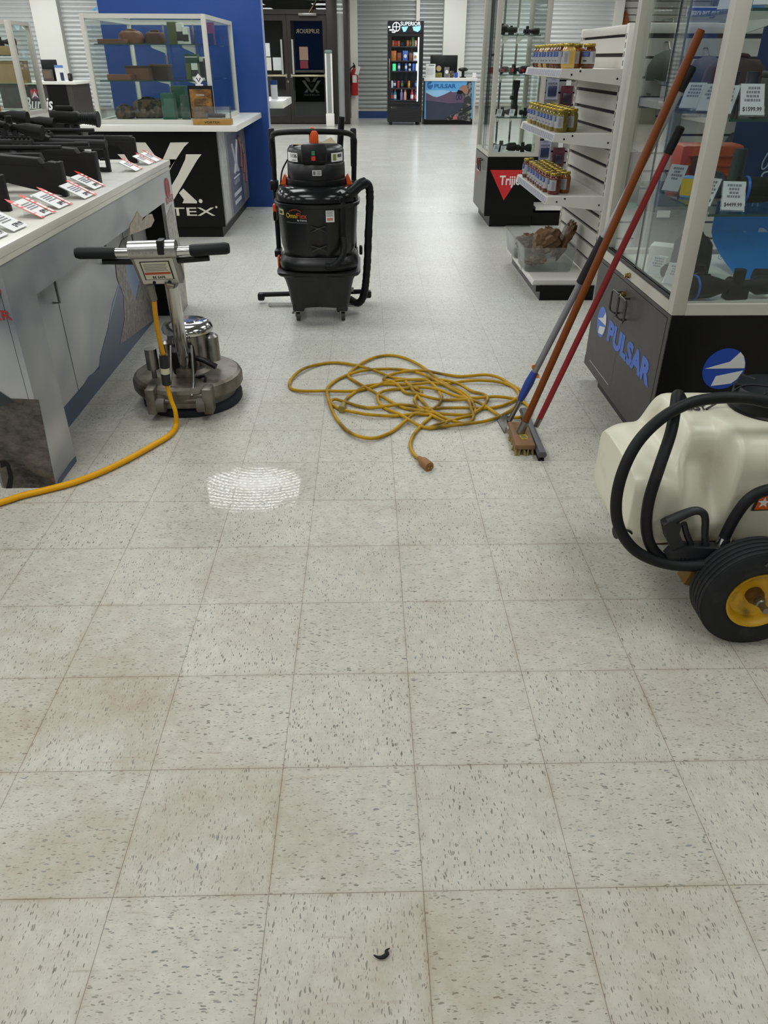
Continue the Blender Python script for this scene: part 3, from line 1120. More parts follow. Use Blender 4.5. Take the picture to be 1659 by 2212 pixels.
# optics resting higher up at the back of the counter
def optic(name, label, a, b, Y, kind):
    p, q = PY(a[0], a[1], Y), PY(b[0], b[1], Y)
    d = q - p
    Ln = d.length
    t = thing(name, label, 'scope', (p.x, p.y, TOPZ))
    Mx = basis(p, (0, 1, 0), (0, 0, 1))
    Mx = Matrix.Translation(p) @ d.to_track_quat('Z', 'Y').to_matrix().to_4x4()
    if kind == 'thermal':
        G().lathe([(0.0, 0), (0.03, 0), (0.034, 0.05 * Ln), (0.036, 0.55 * Ln), (0.026, 0.6 * Ln), (0, 0.6 * Ln)], Mx, 16, sq=4).build('housing', GUN, t)
        G().lathe([(0.02, 0.58 * Ln)] + [v for k in range(7) for v in ((0.029 + 0.001 * k, (0.6 + k * 0.05) * Ln), (0.025 + 0.001 * k, (0.63 + k * 0.05) * Ln))] + [(0.042, 0.95 * Ln), (0.042, Ln), (0.03, Ln)], Mx, 18).build('eyepiece', RUBB, t)
        m = p + d * 0.3
        G().box(m + Vector((0, 0, 0.045)), (0.1, 0.03, 0.03), bev=0.006).build('rail', GUN, t)
    else:
        G().lathe([(0.012, 0), (0.024, 0), (0.025, 0.2 * Ln), (0.016, 0.26 * Ln), (0.016, 0.55 * Ln), (0.03, 0.72 * Ln), (0.034, Ln), (0.028, Ln)], Mx, 18).build('scope_tube', GUN, t)
        m = p + d * 0.42
        G().cyl(m, m + Vector((0, 0, 0.045)), 0.016).cyl(m, m + Vector((0, -0.045, 0)), 0.016).build('turret', GUN, t)
    for q in (0.3, 0.5):
        m = p + d * q
        G().b2((m.x - 0.014, m.y - 0.016, TOPZ), (m.x + 0.014, m.y + 0.016, m.z - 0.012), bev=0.003).build('stand_leg', BLKM, t)
    return t


optic('scope', 'large black rifle scope at the left, its wide end toward the aisle', (-30, 262), (92, 287), 3.36, 's')
optic('scope', 'slim black scope behind the large one, end toward the aisle', (5, 251), (118, 269), 3.93, 's')
optic('thermal_scope', 'black thermal scope with ribbed rubber eyepiece at the far end of the counter', (112, 252), (213, 258), 4.005, 'thermal')
optic('scope', 'short black scope farthest left at the back of the counter', (-60, 240), (60, 256), 3.69, 's')

# ------------------------------------------------------------------ price tags on the counter
STICK = mat('red_sticker', 'D8321F', 0.4)


def price_tag(px, py, label, price, sticker, yaw=90, w=0.13, h=0.1, lean=58):
    p = PZ(px, py, TOPZ)
    t = thing('price_tag', label, 'price tag', p, 0, 'price tags on the gun counter')
    a = radians(yaw)
    xd = Vector((cos(a), sin(a), 0))
    back = Vector((-sin(a), cos(a), 0))
    l = radians(lean)
    yd = back * sin(l) + Vector((0, 0, 1)) * cos(l)
    M = basis(p + Vector((0, 0, 0.004)), xd, yd)
    g = G().prism([(-w / 2, 0), (w / 2, 0), (w / 2, h), (-w / 2, h)], M, 0.002)
    g.build('card', PAPER, t)
    G().prism([(-w / 2 - .002, -.002), (w / 2 + .002, -.002), (w / 2 + .002, h + .002), (-w / 2 - .002, h + .002)], M @ Matrix.Translation((0, 0, -0.0035)), 0.0025).build('acrylic_holder', ACRYL, t)
    top = M @ Vector((0, h * 0.8, -0.004))
    G().prism([(-0.02, 0), (0.02, 0), (0.02, 1), (-0.02, 1)], basis((top.x, top.y, p.z + 0.001), xd, (top - Vector((top.x, top.y, p.z))) + Vector((0, 0, 1e-4))) @ Matrix.Diagonal((1, max(0.02, top.z - p.z), 1, 1)), 0.002).build('prop', ACRYL, t)
    g = G()
    rnd = random.Random(px)
    for k in range(4):
        y = h * (0.72 - 0.1 * k)
        x = -w * 0.32
        while x < w * 0.25:
            ln = w * rnd.uniform(0.05, 0.13)
            g.prism([(x, y), (x + ln, y), (x + ln, y + h * 0.055), (x, y + h * 0.055)], M @ Matrix.Translation((0, 0, 0.0021)), 0.0004)
            x += ln + w * 0.02
    g.build('print_lines', GREYINK, t)
    if price:
        text('price_print', price, M @ Vector((w * 0.45, h * 0.1, 0.0022)), xd, yd, h * 0.17, INK, t, align='R', bold=0.01, wid=w * 0.55)
    for side in ((1,) if sticker == 1 else (1, -1) if sticker else ()):
        sw = w * 0.24
        x0 = side * w * 0.5
        Ms = M @ Matrix.Translation((0, 0, 0.003))
        G().prism([(x0 - sw / 2, -h * 0.06), (x0 + sw / 2, -h * 0.06), (x0 + sw / 2, h * 1.08), (x0, h * 1.24), (x0 - sw / 2, h * 1.08)], Ms, 0.001).build('sale_sticker', STICK, t)
        g = G()
        for (u0, u1) in ((0.0, 0.2), (0.24, 0.6), (0.68, 0.78), (0.84, 0.95)):
            g.prism([(x0 - sw * 0.32, h * u0), (x0 + sw * 0.32, h * u0), (x0 + sw * 0.32, h * u1), (x0 - sw * 0.32, h * u1)], Ms @ Matrix.Translation((0, 0, 0.0011)), 0.0005)
        g.build('sticker_boxes', PAPER, t)
    return t


TAGS = [(2, 516, 'white price card at the left edge, lowest and nearest on the counter', '$499.99', 0),
        (46, 496, 'large white price card reading $799.99, no red sticker, nearest the aisle end', '$799.99', 0),
        (103, 466, 'price card between two long red stickers, beside the $799.99 card', '$599.99', 2),
        (140, 448, 'price card with red sticker in front of the nearest chunky stock', '$699.99', 1),
        (194, 427, 'white price card below the second chunky stock, red sticker along its far edge', '$399.99', 1),
        (214, 407, 'price card tucked against the second chunky stock, behind another card', '$499.99', 1),
        (300, 369, 'price card with thin red sticker beside the open skeleton stock', None, 1),
        (327, 355, 'price card at the far end of the counter, left of the last one', None, 1),
        (343, 349, 'last price card on the far corner of the counter', None, 1)]
for i, (a, b_, lab, pr_, st) in enumerate(TAGS):
    s = 0.85 if i >= 6 else 1.0
    price_tag(a, b_, lab, pr_, st, yaw=88, w=0.115 * s, h=0.112 * s, lean=64)
# ================================================================== LEFT BACK: black counter, its showcase, blue partition
YV = 6.234
CX = -1.872
t = thing('logo_counter', 'black counter with huge white chevron logo, glass showcase standing on it', 'counter', (CX, 7.1, 0))
g = G().b2((-2.45, 6.236, 0.1), (-1.369, 7.9, 0.872))
g.build('cabinet', BLACK, t)
G().b2((-2.4, 6.3, 0), (-1.41, 7.88, 0.1)).build('plinth', BLKM, t)
VW = mat('warm_white_vinyl', 'CFCBBE', 0.45, var=0.03)


def vortex_logo(parent, cx, y, xd=1, s=1.0):
    half = [[(-0.005, 0.300 - 0.0), (0.085, 0.45), (0.226, 0.694 - 0.0), (0.19, 0.694), (0.17, 0.667), (0.05, 0.655), (-0.0, 0.58)]]
    polys = [
        # outer stroke
        [(0.106, 0.785), (0.264, 0.787), (0.22, 0.752), (0.041, 0.546), (0.0, 0.48), (0.0, 0.62)],
        # inner stroke
        [(0.226, 0.694), (0.36, 0.694), (0.317, 0.649), (0.07, 0.33), (0.03, 0.30), (-0.03, 0.30), (0.0, 0.36), (0.135, 0.53), (0.215, 0.655)],
        # bar of the small chevron
        [(0.0, 0.655), (0.135, 0.655), (0.10, 0.61), (0.0, 0.47)],
        # foot
        [(0.166, 0.421), (0.274, 0.314), (0.269, 0.299), (0.142, 0.300), (0.16, 0.33), (0.124, 0.385)],
    ]
    for p in polys:
        for sgn in (1, -1):
            q = [(cx + xd * sgn * a * s, y, 0.0 + b) for a, b in p]
            d = -0.0012 * (1 if xd > 0 else -1)
            G().pts([(a, b + d * (0.5 if sgn > 0 else 0.7), c) for a, b, c in q], (0, d, 0)).build('logo_stroke', VW, parent)


vortex_logo(t, CX, YV)
text('logo_lettering', 'VORTEX', (CX, YV - 0.0005, 0.196), (1, 0, 0), (0, 0, 1), 0.068, VW, t, align='C', wid=0.845, bold=0.008)
G().lathe([(0, 0), (0.017, 0), (0.017, 0.001), (0, 0.001)], basis((CX + 0.305, YV - 0.001, 0.318), (1, 0, 0), (0, 0, 1)), 16).build('registered_mark', VW, t)
G().lathe([(0, 0), (0.0095, 0), (0.0095, 0.001), (0, 0.001)], basis((CX + 0.438, YV - 0.001, 0.268), (1, 0, 0), (0, 0, 1)), 16).build('registered_mark', VW, t)
# aisle side: photographic print
XV = -1.367
PS = rock_print('winter_wood_print', '2A2F45', '8A8078', (8, 26, 4))
G().b2((-1.369, 6.25, 0.11), (-1.3675, 7.88, 0.868)).build('side_print', PS, t)
G().b2((-1.3674, 6.30, 0.12), (-1.3668, 6.62, 0.86)).build('bark_print', rock_print('birch_print', '6E6F72', 'C2C2C0', (4, 10, 3)), t)
NAVY = mat('deep_navy_print', '232B4C', 0.4, var=0.2, scale=4)
G().b2((-1.3672, 6.75, 0.12), (-1.3664, 7.5, 0.8)).build('navy_print', NAVY, t)
for k, (yy, zz) in enumerate(((7.45, 0.62), (7.62, 0.55), (7.7, 0.45))):
    G().tube([(-1.365, yy - 0.1, zz + 0.12), (-1.365, yy, zz), (-1.365, yy - 0.06, zz - 0.16)], 0.02, 6, 5).build('glove_print', mat('rose_glove_print', '6D4A50', 0.5), t)
for z0, z1, ww in ((0.71, 0.52, 0.17),):
    g = G()
    for sgn in (1, -1):
        for q, (w0, zt_) in enumerate(((0.16, 0.72), (0.09, 0.66))):
            g.tube([(-1.3655, 7.1 + sgn * w0, zt_), (-1.3655, 7.1, zt_ - 0.2)], 0.014, 4, 0)
        g.tube([(-1.3655, 7.1 + sgn * 0.13, 0.45), (-1.3655, 7.1, 0.55)], 0.014, 4, 0)
    g.tube([(-1.3655, 6.92, 0.41), (-1.3655, 7.28, 0.41)], 0.008, 4, 0)
    g.build('logo_stroke', mat('pale_print', 'A9ACB5', 0.5), t)
text('print_lettering', 'VORTEX', (-1.3655, 7.1, 0.35), (0, 1, 0), (0, 0, 1), 0.04, mat('pale_print', 'A9ACB5', 0.5), t, align='C', wid=0.32)
g = G()
for k in range(2):
    g.b2((-1.3664, 6.88, 0.25 - 0.07 * k), (-1.3655, 7.35 - 0.06 * k, 0.285 - 0.07 * k))
g.build('slogan_bars', mat('pale_print', 'A9ACB5', 0.5), t)
# counter top
G().b2((-2.5, 6.165, 0.8725), (-1.178, 7.9, 0.92), bev=0.004).build('worktop', LAMIN, t)
CT = 0.9205


def showcase(name, label, x0, x1, y0, y1, z0, z1, shelves, post=0.035, rail=0.03, cat='display case', back=None, frame=GREYF, door_side=None, slide='x', bevel=0.003, posts=None, shelf_in=0.03, topglass=True):
    t = thing(name, label, cat, ((x0 + x1) / 2, (y0 + y1) / 2, z0))
    g = G()
    p = post
    for (a, b) in ((x0, y0), (x1 - p, y0), (x0, y1 - p), (x1 - p, y1 - p)):
        g.b2((a, b, z0), (a + p, b + p, z1), bev=bevel)
    for zz in (z0, z1 - rail):
        g.b2((x0 + p, y0 + 0.002, zz), (x1 - p, y0 + p - 0.002, zz + rail))
        g.b2((x0 + p, y1 - p + 0.002, zz), (x1 - p, y1 - 0.002, zz + rail))
        g.b2((x0 + 0.002, y0 + p, zz), (x0 + p - 0.002, y1 - p, zz + rail))
        g.b2((x1 - p + 0.002, y0 + p, zz), (x1 - 0.002, y1 - p, zz + rail))
    g.build('frame', frame, t)
    e = 0.003
    zz0, zz1 = z0 + rail, z1 - rail
    for nm, lo, hi in (('front_glass', (x0 + p, y0 + p / 2 - e, zz0), (x1 - p, y0 + p / 2 + e, zz1)),
                       ('back_glass', (x0 + p, y1 - p / 2 - e, zz0), (x1 - p, y1 - p / 2 + e, zz1)),
                       ('left_glass', (x0 + p / 2 - e, y0 + p, zz0), (x0 + p / 2 + e, y1 - p, zz1)),
                       ('right_glass', (x1 - p / 2 - e, y0 + p, zz0), (x1 - p / 2 + e, y1 - p, zz1))):
        if door_side and nm.startswith(door_side):
            # two sliding panes that pass each other, dark edges where they overlap
            ym = (y0 + y1) / 2
            for k, (u, v, dx) in enumerate(((y0 + p, ym + 0.03, -0.006), (ym - 0.03, y1 - p, 0.006))):
                xx = lo[0] + e + dx
                d = G().b2((xx - 0.0025, u, zz0 - 0.002), (xx + 0.0025, v, zz1)).build('sliding_door', GLASS, t)
                G().b2((xx - 0.003, (v if k == 0 else u) - 0.003, zz0), (xx + 0.003, (v if k == 0 else u) + 0.003, zz1)).build('glass_edge', mat('dark_glass_edge', '10201E', 0.2), d)
            continue
        if back and nm.startswith('back'):
            G().b2(lo, hi).build('back_panel', back, t)
            continue
        G().b2(lo, hi).build(nm, GLASS, t)
    if topglass:
        G().b2((x0 + p, y0 + p, z1 - 0.012), (x1 - p, y1 - p, z1 - 0.006)).build('top_glass', GLASS, t)
    G().b2((x0 + p, y0 + p, z0), (x1 - p, y1 - p, z0 + 0.02)).build('floor_panel', LAMIN, t)
    for sz in shelves:
        s = G().b2((x0 + p + shelf_in, y0 + p + 0.02, sz - 0.008), (x1 - p - shelf_in, y1 - p - 0.02, sz)).build('glass_shelf', SHELFG, t)
        G().b2((x0 + p + shelf_in, y0 + p + 0.017, sz - 0.008), (x1 - p - shelf_in, y0 + p + 0.02, sz)).build('glass_edge', GEDGE, s)
        g = G()
        for yy in (y1 - p - 0.1,):
            for xx in (x0 + (x1 - x0) * 0.36, x0 + (x1 - x0) * 0.64):
                g.prism([(0, 0), (0, -0.07), (-0.03, -0.05), (-(y1 - y0) * 0.35, -0.015), (-(y1 - y0) * 0.4, 0)], basis((xx, yy, sz - 0.009), (0, 1, 0), (0, 0, 1)), 0.006)
        g.build('shelf_bracket', OFFWHITE, s)
    g = G()
    for xx in (x0 + (x1 - x0) * 0.36, x0 + (x1 - x0) * 0.64):
        g.b2((xx - 0.003, y1 - p - 0.1, zz0), (xx + 0.015, y1 - p - 0.085, zz1))
    g.build('shelf_standard', CHROME, t)
    return t


VX0, VX1, VY0, VY1, VZ0, VZ1 = -2.375, -1.375, 6.3, 7.72, CT, 1.703
showcase('countertop_showcase', 'white-framed glass showcase on the black counter, boxes and bags on three levels', VX0, VX1, VY0, VY1, VZ0, VZ1, (1.24, 1.50), post=0.036, rail=0.032, frame=OFFWHITE)


def carton(name, label, x, y, z, sx, sy, sz, m, cat='box', lid=None, band=None, rz=0, group=None):
    t = thing(name, label, cat, (0, 0, 0), 0, group)
    G().b2((-sx / 2, -sy / 2, 0), (sx / 2, sy / 2, sz), bev=min(0.004, sx * .1)).build('body', m, t)
    if band is not None:
        G().b2((-sx / 2 - 0.0008, -sy / 2 - 0.001, sz * band[0]), (sx / 2 + 0.0008, -sy / 2 + 0.001, sz * band[1])).build('printed_band', band[2], t)
    if lid is not None:
        G().b2((-sx / 2 - 0.002, -sy / 2 - 0.002, sz * 0.86), (sx / 2 + 0.002, sy / 2 + 0.002, sz + 0.002), bev=0.002).build('lid', lid, t)
    t.location = (x, y, z)
    t.rotation_euler = (0, 0, rz)
    return t


BROWN = mat('brown_carton', '6B4530', 0.6, var=0.25, scale=12)
CAMO = mat('camo_fabric', '5A4A37', 0.8, var=0.15, dirt='2E2A22', dscale=22, dlo=0.45, dhi=0.55)
GREENB = mat('green_carton', '2F5A48', 0.5, var=0.08)
OLIVE = mat('olive_carton', '4B5530', 0.5)
TAN = mat('tan_carton', 'A58A60', 0.65, var=0.12)
WCART = mat('white_carton', 'D6D6D0', 0.5)
DKGREY = mat('dark_grey_carton', '2E3031', 0.5, var=0.2)
DGREEN = mat('deep_green_print', '1F4A38', 0.45)


def soft_bag(name, label, x, y, z, sx, sy, sz, m, cat='bag', rz=0, group=None):
    t = thing(name, label, cat, (0, 0, 0), 0, group)
    g = G().lathe([(0.86, 0), (0.98, 0.12 * sz), (1.0, 0.45 * sz), (0.92, 0.8 * sz), (0.7, 0.97 * sz), (0.2, sz)], Matrix.Identity(4), 28, sq=4.5, sx=sx / 2, sy=sy / 2)
    rnd = random.Random(hash(label) % 1000)
    for v in g.bm.verts:
        v.co += Vector((rnd.uniform(-1, 1), rnd.uniform(-1, 1), 0)) * 0.03 * min(sx, sy)
        if v.co.z > 0.01:
            v.co.z += rnd.uniform(-1, 0.3) * 0.06 * sz
    g.build('fabric_body', m, t, sharp=180)
    G().tube([(-sx * 0.2, 0, sz * 0.93), (-sx * 0.16, 0, sz * 1.05), (sx * 0.16, 0, sz * 1.05), (sx * 0.2, 0, sz * 0.93)], 0.007, 6, 4).build('carry_strap', m, t)
    t.location = (x, y, z)
    t.rotation_euler = (0, 0, rz)
    return t


S1, S2, S3 = VZ0 + 0.0205, 1.2405, 1.5005


def vp(px, Y):
    return PY(px, 150, Y).x


# top shelf
carton('flat_box', 'flat brown box at the left end of the top shelf of the white-framed showcase', PY(244, 85, 6.60).x, 6.60, S3, 0.22, 0.16, 0.035, BROWN)
soft_bag('case_bag', 'brown soft case in the middle of the top shelf of the white-framed showcase', PY(285, 85, 6.75).x, 6.75, S3, 0.2, 0.16, 0.1, BROWN, 'case')
soft_bag('case_bag', 'smaller dark brown soft case on the top shelf of the white-framed showcase', PY(336, 85, 6.80).x, 6.80, S3, 0.17, 0.15, 0.095, mat('dark_brown_fabric', '4A3228', 0.8, var=0.2), 'case')
carton('scope_box', 'tall olive and white box on the top shelf of the white-framed showcase', PY(376, 85, 6.60).x, 6.60, S3, 0.075, 0.1, 0.158, OLIVE)
carton('scope_box', 'tall white box beside the olive one on the top shelf of the showcase', PY(392, 85, 6.60).x, 6.60, S3, 0.05, 0.1, 0.15, WCART, band=(0.15, 0.6, DKGREY))
carton('scope_box', 'short white box right of the tall white one on the top shelf of the showcase', PY(404, 85, 6.58).x, 6.58, S3, 0.045, 0.09, 0.125, WCART, band=(0.15, 0.55, DKGREY))
carton('scope_box', 'orange and black box at the right end of the top shelf of the showcase', -1.46, 6.9, S3, 0.09, 0.1, 0.165, mat('orange_carton', 'B84B22', 0.5), band=(0.0, 0.5, DKGREY))
# middle shelf
carton('flat_box', 'long low brown box at the left of the middle shelf of the white-framed showcase', PY(262, 165, 6.62).x, 6.62, S2, 0.2, 0.16, 0.04, BROWN)
carton('scope_box', 'brown carton stack on the middle shelf of the white-framed showcase', PY(304, 165, 6.80).x, 6.80, S2, 0.2, 0.2, 0.1, BROWN, lid=mat('dark_brown_lid', '3F2C22', 0.6))
carton('scope_box', 'dark brown carton behind the shelf standards on the middle shelf of the showcase', PY(350, 165, 6.95).x, 6.95, S2, 0.16, 0.2, 0.11, mat('dark_brown_lid', '3F2C22', 0.6), lid=BROWN)
carton('scope_box', 'green-topped box lying on the olive and white boxes of the middle shelf', -1.575, 6.62, S2 + 0.125, 0.105, 0.1, 0.065, DGREEN, band=(0.62, 0.72, WCART))
carton('scope_box', 'olive box under the green-topped box on the middle shelf of the showcase', -1.61, 6.62, S2, 0.045, 0.1, 0.124, OLIVE)
carton('scope_box', 'white box under the green-topped box on the middle shelf of the showcase', -1.556, 6.62, S2, 0.055, 0.1, 0.124, WCART, band=(0.2, 0.6, DKGREY))
carton('scope_box', 'white and black slim box right of the green-topped box on the middle shelf', -1.5, 6.66, S2, 0.035, 0.1, 0.17, WCART, band=(0.1, 0.8, DKGREY))
carton('scope_box', 'dark box at the right end of the middle shelf of the showcase', -1.448, 6.62, S2, 0.055, 0.1, 0.16, DKGREY)
# bottom
soft_bag('gear_bag', 'rolled camouflage bag at the left of the bottom level of the white-framed showcase', PY(268, 245, 6.62).x, 6.66, S1, 0.14, 0.18, 0.1, CAMO)
soft_bag('gear_bag', 'large camouflage bag in the middle of the bottom level of the white-framed showcase', PY(324, 245, 6.75).x, 6.75, S1, 0.26, 0.2, 0.15, CAMO)
carton('scope_box', 'tall green box at front on the bottom level of the white-framed showcase', PY(368, 245, 6.55).x, 6.55, S1, 0.11, 0.11, 0.2, GREENB)
carton('scope_box', 'taller green box behind the front green one on the bottom level of the showcase', PY(393, 245, 6.75).x, 6.75, S1, 0.12, 0.12, 0.25, GREENB)
carton('scope_box', 'grey-green box with small markings right of the green ones on the bottom level', PY(402, 245, 6.52).x, 6.52, S1, 0.06, 0.08, 0.19, mat('grey_green_carton', '3A5246', 0.5))
soft_bag('gear_bag', 'dark camouflage bag at the right of the bottom level of the showcase', -1.49, 6.76, S1, 0.09, 0.14, 0.15, mat('dark_camo_fabric', '332C26', 0.8, var=0.2))

# counter display: wooden base, clear box, picture board
t = thing('product_display', 'wooden counter display with clear box and brown picture board', 'display stand', (-1.39, 6.25, CT))
WOODL = mat('honey_wood', 'A9803F', 0.45, var=0.15, scale=30)
G().b2((-1.545, 6.185, CT), (-1.225, 6.295, CT + 0.045), bev=0.003).build('base', WOODL, t)
text('base_lettering', 'VORTEX', (-1.385, 6.184, CT + 0.012), (1, 0, 0), (0, 0, 1), 0.018, INK, t, align='C', wid=0.13, bold=0.01)
g = G()
for lo, hi in (((-1.53, 6.19, 0), (-1.23, 6.192, 0.09)), ((-1.53, 6.262, 0), (-1.23, 6.264, 0.09)), ((-1.53, 6.192, 0), (-1.528, 6.262, 0.09)), ((-1.232, 6.192, 0), (-1.23, 6.262, 0.09)), ((-1.53, 6.19, 0.09), (-1.23, 6.264, 0.092))):
    g.b2(Vector(lo) + Vector((0, 0, CT + 0.046)), Vector(hi) + Vector((0, 0, CT + 0.046)))
g.build('clear_box', ACRYL, t)
G().b2((-1.575, 6.278, CT + 0.046), (-1.37, 6.29, CT + 0.285)).build('picture_board', BLKM, t)
G().b2((-1.562, 6.2765, CT + 0.05), (-1.383, 6.2782, CT + 0.26)).build('picture', rock_print('sepia_picture', '4A3018', 'A87B3F', (3, 3, 5)), t)
g = G()
for k in range(6):
    g.b2((-1.53, 6.2752, CT + 0.13 + 0.011 * k), (-1.53 + (0.1 if k % 3 else 0.12), 6.2764, CT + 0.134 + 0.011 * k))
g.build('print_lines', INK, t)
text('board_lettering', 'COVERED', (-1.475, 6.2752, CT + 0.212), (1, 0, 0), (0, 0, 1), 0.011, WCART, t, align='C', bold=0.01)
M = basis((-1.475, 6.279, CT + 0.33), (1, 0, 0), (0, 0, 1))
G().prism([(-0.04, 0), (0, -0.042), (0.04, 0), (0, 0.042)], M, 0.004).build('diamond_badge', PAPER, t)
g = G()
for s in (-1, 1):
    g.prism([(s * 0.022, 0.012), (s * 0.012, 0.012), (0, -0.012), (0, -0.02)], M @ Matrix.Translation((0, 0, 0.0042)), 0.001)
g.build('badge_mark', INK, t)
G().b2((-1.505, 6.276, CT + 0.285), (-1.445, 6.284, CT + 0.297)).build('badge_foot', PAPER, t)
t2 = thing('suppressor', 'black tube lying inside the clear counter display box', 'tube', (-1.36, 6.228, CT + 0.046))
G().cyl((-1.42, 6.228, CT + 0.068), (-1.3, 6.228, CT + 0.068), 0.018, n=16).build('body', GUN, t2)
G().cyl((-1.3, 6.228, CT + 0.068), (-1.275, 6.228, CT + 0.068), 0.014, n=16).build('end_cap', BLKM, t2)
G().b2((-1.42, 6.218, CT + 0.0462), (-1.3, 6.238, CT + 0.052)).build('cradle', WCART, t2)

# blue partition
t = thing('blue_partition', 'tall royal blue partition wall standing behind the black counter', 'partition wall', (-1.9, 7.96, 0))
G().b2((-2.69, 7.912, 0), (-1.108, 8.02, 2.9)).build('panel', BLUE, t)
G().b2((-1.108, 7.915, 0), (-1.1, 8.02, 2.9)).build('edge_trim', mat('pale_blue_edge', '8A9BC0', 0.4), t)
# blue tape end
tag(G().pts([PY(199, 22, 7.905), PY(209, 13, 7.905), PY(210, 20, 7.905), PY(204, 24, 7.905)], (0, -0.002, 0)).build('masking_tape', mat('light_blue_tape', '5FA3DC', 0.6)), 'scrap of light blue tape stuck to the left edge of the blue partition', 'tape')

# counter on the far side of the partition, seen at its tip and mirrored in the door glass
t = thing('far_side_counter', 'white counter top sticking out beyond the blue partition, facing the doors', 'counter', (-1.9, 8.6, 0))
G().b2((-2.69, 8.03, 0.0), (-1.47, 8.9, 0.95)).build('cabinet', BLACK, t)
G().b2((-2.75, 8.025, 0.951), (-0.955, 9.05, 1.02), bev=0.005).build('worktop', LAMIN, t)
for cxx in (-2.08,):
    vortex_logo(t, cxx, 8.901, -1)
    text('logo_lettering', 'VORTEX', (cxx, 8.9005, 0.196), (-1, 0, 0), (0, 0, 1), 0.06, VW, t, align='C', wid=0.62, bold=0.008)
t = thing('sign_holder', 'small white sign holder on the counter tip beyond the blue partition', 'sign', (-1.07, 8.3, 1.021))
G().b2((-1.11, 8.28, 1.021), (-1.03, 8.32, 1.026)).build('foot', ACRYL, t)
G().b2((-1.105, 8.297, 1.026), (-1.035, 8.303, 1.2)).build('card', PAPER, t)
G().b2((-1.105, 8.2955, 1.16), (-1.035, 8.2968, 1.2)).build('blue_band', BLUE, t)

# ------------------------------------------------------------------ small showcase at the left edge
LX0, LX1, LY0, LY1 = -4.9, -3.60, 7.97, 8.52
t = thing('low_cabinet', 'low cabinet carrying the small showcase at the left edge, mostly hidden by rifles', 'cabinet', (-4.2, 8.25, 0))
G().b2((LX0, LY0, 0.06), (LX1, LY1, 0.885)).build('cabinet_body', OFFWHITE, t)
G().b2((LX0 + 0.05, LY0 + 0.05, 0), (LX1 - 0.05, LY1 - 0.05, 0.06)).build('plinth', BLKM, t)
showcase('showcase', 'small glass showcase at the left edge with tan boxes inside', LX0, LX1, LY0, LY1, 0.886, 1.715, (1.17, 1.42), post=0.05, rail=0.035)
q1, q2, q3 = 0.886 + 0.0205, 1.1705, 1.4205


def scope_item(label, x, y, z, L, yaw=0, s=1.0, group=None, m=GUN, accent=None, stand=True):
    t = thing('scope', label, 'scope', (0, 0, 0), 0, group)
    r = 0.034 * s
    Mx = basis((-L / 2, 0, r + 0.004), (0, 1, 0), (0, 0, 1))
    G().lathe([(0.012, 0), (r * 0.8, 0), (r * 0.82, L * 0.18), (r * 0.5, L * 0.26), (r * 0.5, L * 0.56), (r * 0.95, L * 0.75), (r, L), (r * 0.8, L)], Mx, 18).build('scope_tube', m, t)
    c = Vector((-L * 0.08, 0, r + 0.004))
    G().cyl(c, c + Vector((0, 0, r * 1.4)), r * 0.5).cyl(c, c + Vector((0, -r * 1.3, 0)), r * 0.5).build('turret', m, t)
    G().box((-L * 0.08, 0, r * 0.5), (L * 0.25, r, r), bev=0.003).build('mount', BLKM, t)
    if accent:
        G().cyl((L * 0.42, 0, r + 0.004), (L * 0.445, 0, r + 0.004), r * 1.04, n=20).build('accent_ring', accent, t)
    t.location = (x, y, z)
    t.rotation_euler = (0, 0, yaw)
    return t


carton('scope_box', 'tan box on the top shelf of the left showcase, scope lying on it', -3.80, 8.2, q3, 0.2, 0.2, 0.08, TAN)
scope_item('black scope lying on the tan box at the top of the left showcase', -3.80, 8.2, q3 + 0.081, 0.26, 0.1, 0.9)
scope_item('black scope at the left end of the top shelf of the left showcase', -4.15, 8.2, q3, 0.3, 0.1, 1.0)
carton('scope_box', 'large tan box on the middle shelf of the left showcase', -3.78, 8.25, q2, 0.26, 0.22, 0.2, TAN, lid=mat('tan_lid', '8F774F', 0.6))
scope_item('black scope on the middle shelf of the left showcase, left of the tan boxes', -4.08, 8.2, q2, 0.26, 0, 0.8, accent=REDM)
carton('scope_box', 'small orange box at the bottom left of the left showcase', -4.02, 8.15, q1, 0.1, 0.08, 0.06, mat('orange_carton', 'B84B22', 0.5))
scope_item('black scope with camouflage wrap at the bottom of the left showcase', -4.2, 8.25, q1, 0.35, 0.15, 1.0, m=mat('dull_green_polymer', '30352F', 0.6))
# blue and white box just beyond the far rifles
p = PZ(100, 258, TOPZ)
carton('cartridge_box', 'blue and white box at the far left corner of the gun counter', -2.28, 3.85 + 0.12, TOPZ, 0.13, 0.06, 0.125, mat('pale_blue_carton', 'B9C3D3', 0.5), band=(0.0, 0.55, BLUE))

# ------------------------------------------------------------------ counter with script lettering, far left
BY = 14.0
a, b_ = PY(20, 178, BY), PY(157, 178, BY)
t = thing('script_counter', 'dark far-left counter with white script lettering and red triangle emblem', 'counter', ((a.x + b_.x) / 2, 14.5, 0))
top = PY(100, 176, BY).z
G().b2((a.x - 0.2, BY + 0.02, 0.0), (PY(152, 178, BY).x, BY + 1.0, top - 0.045)).build('cabinet', CHAR, t)
G().b2((PY(98, 178, BY).x, BY + 0.012, 0.05), (PY(140, 178, BY).x, BY + 0.019, top - 0.05)).build('front_panel', BLACK, t)
G().b2((a.x - 0.25, BY - 0.05, top - 0.044), (b_.x + 0.05, BY + 1.05, top), bev=0.004).build('worktop', LAMIN, t)
text('script_lettering', 'Burris', PY(55, 237, BY), (1, 0, 0), (0, 0, 1), 0.19, PAPER, t, wid=PY(117, 230, BY).x - PY(55, 230, BY).x, shear=0.35, bold=0.02)
e = PY(75, 204, BY)
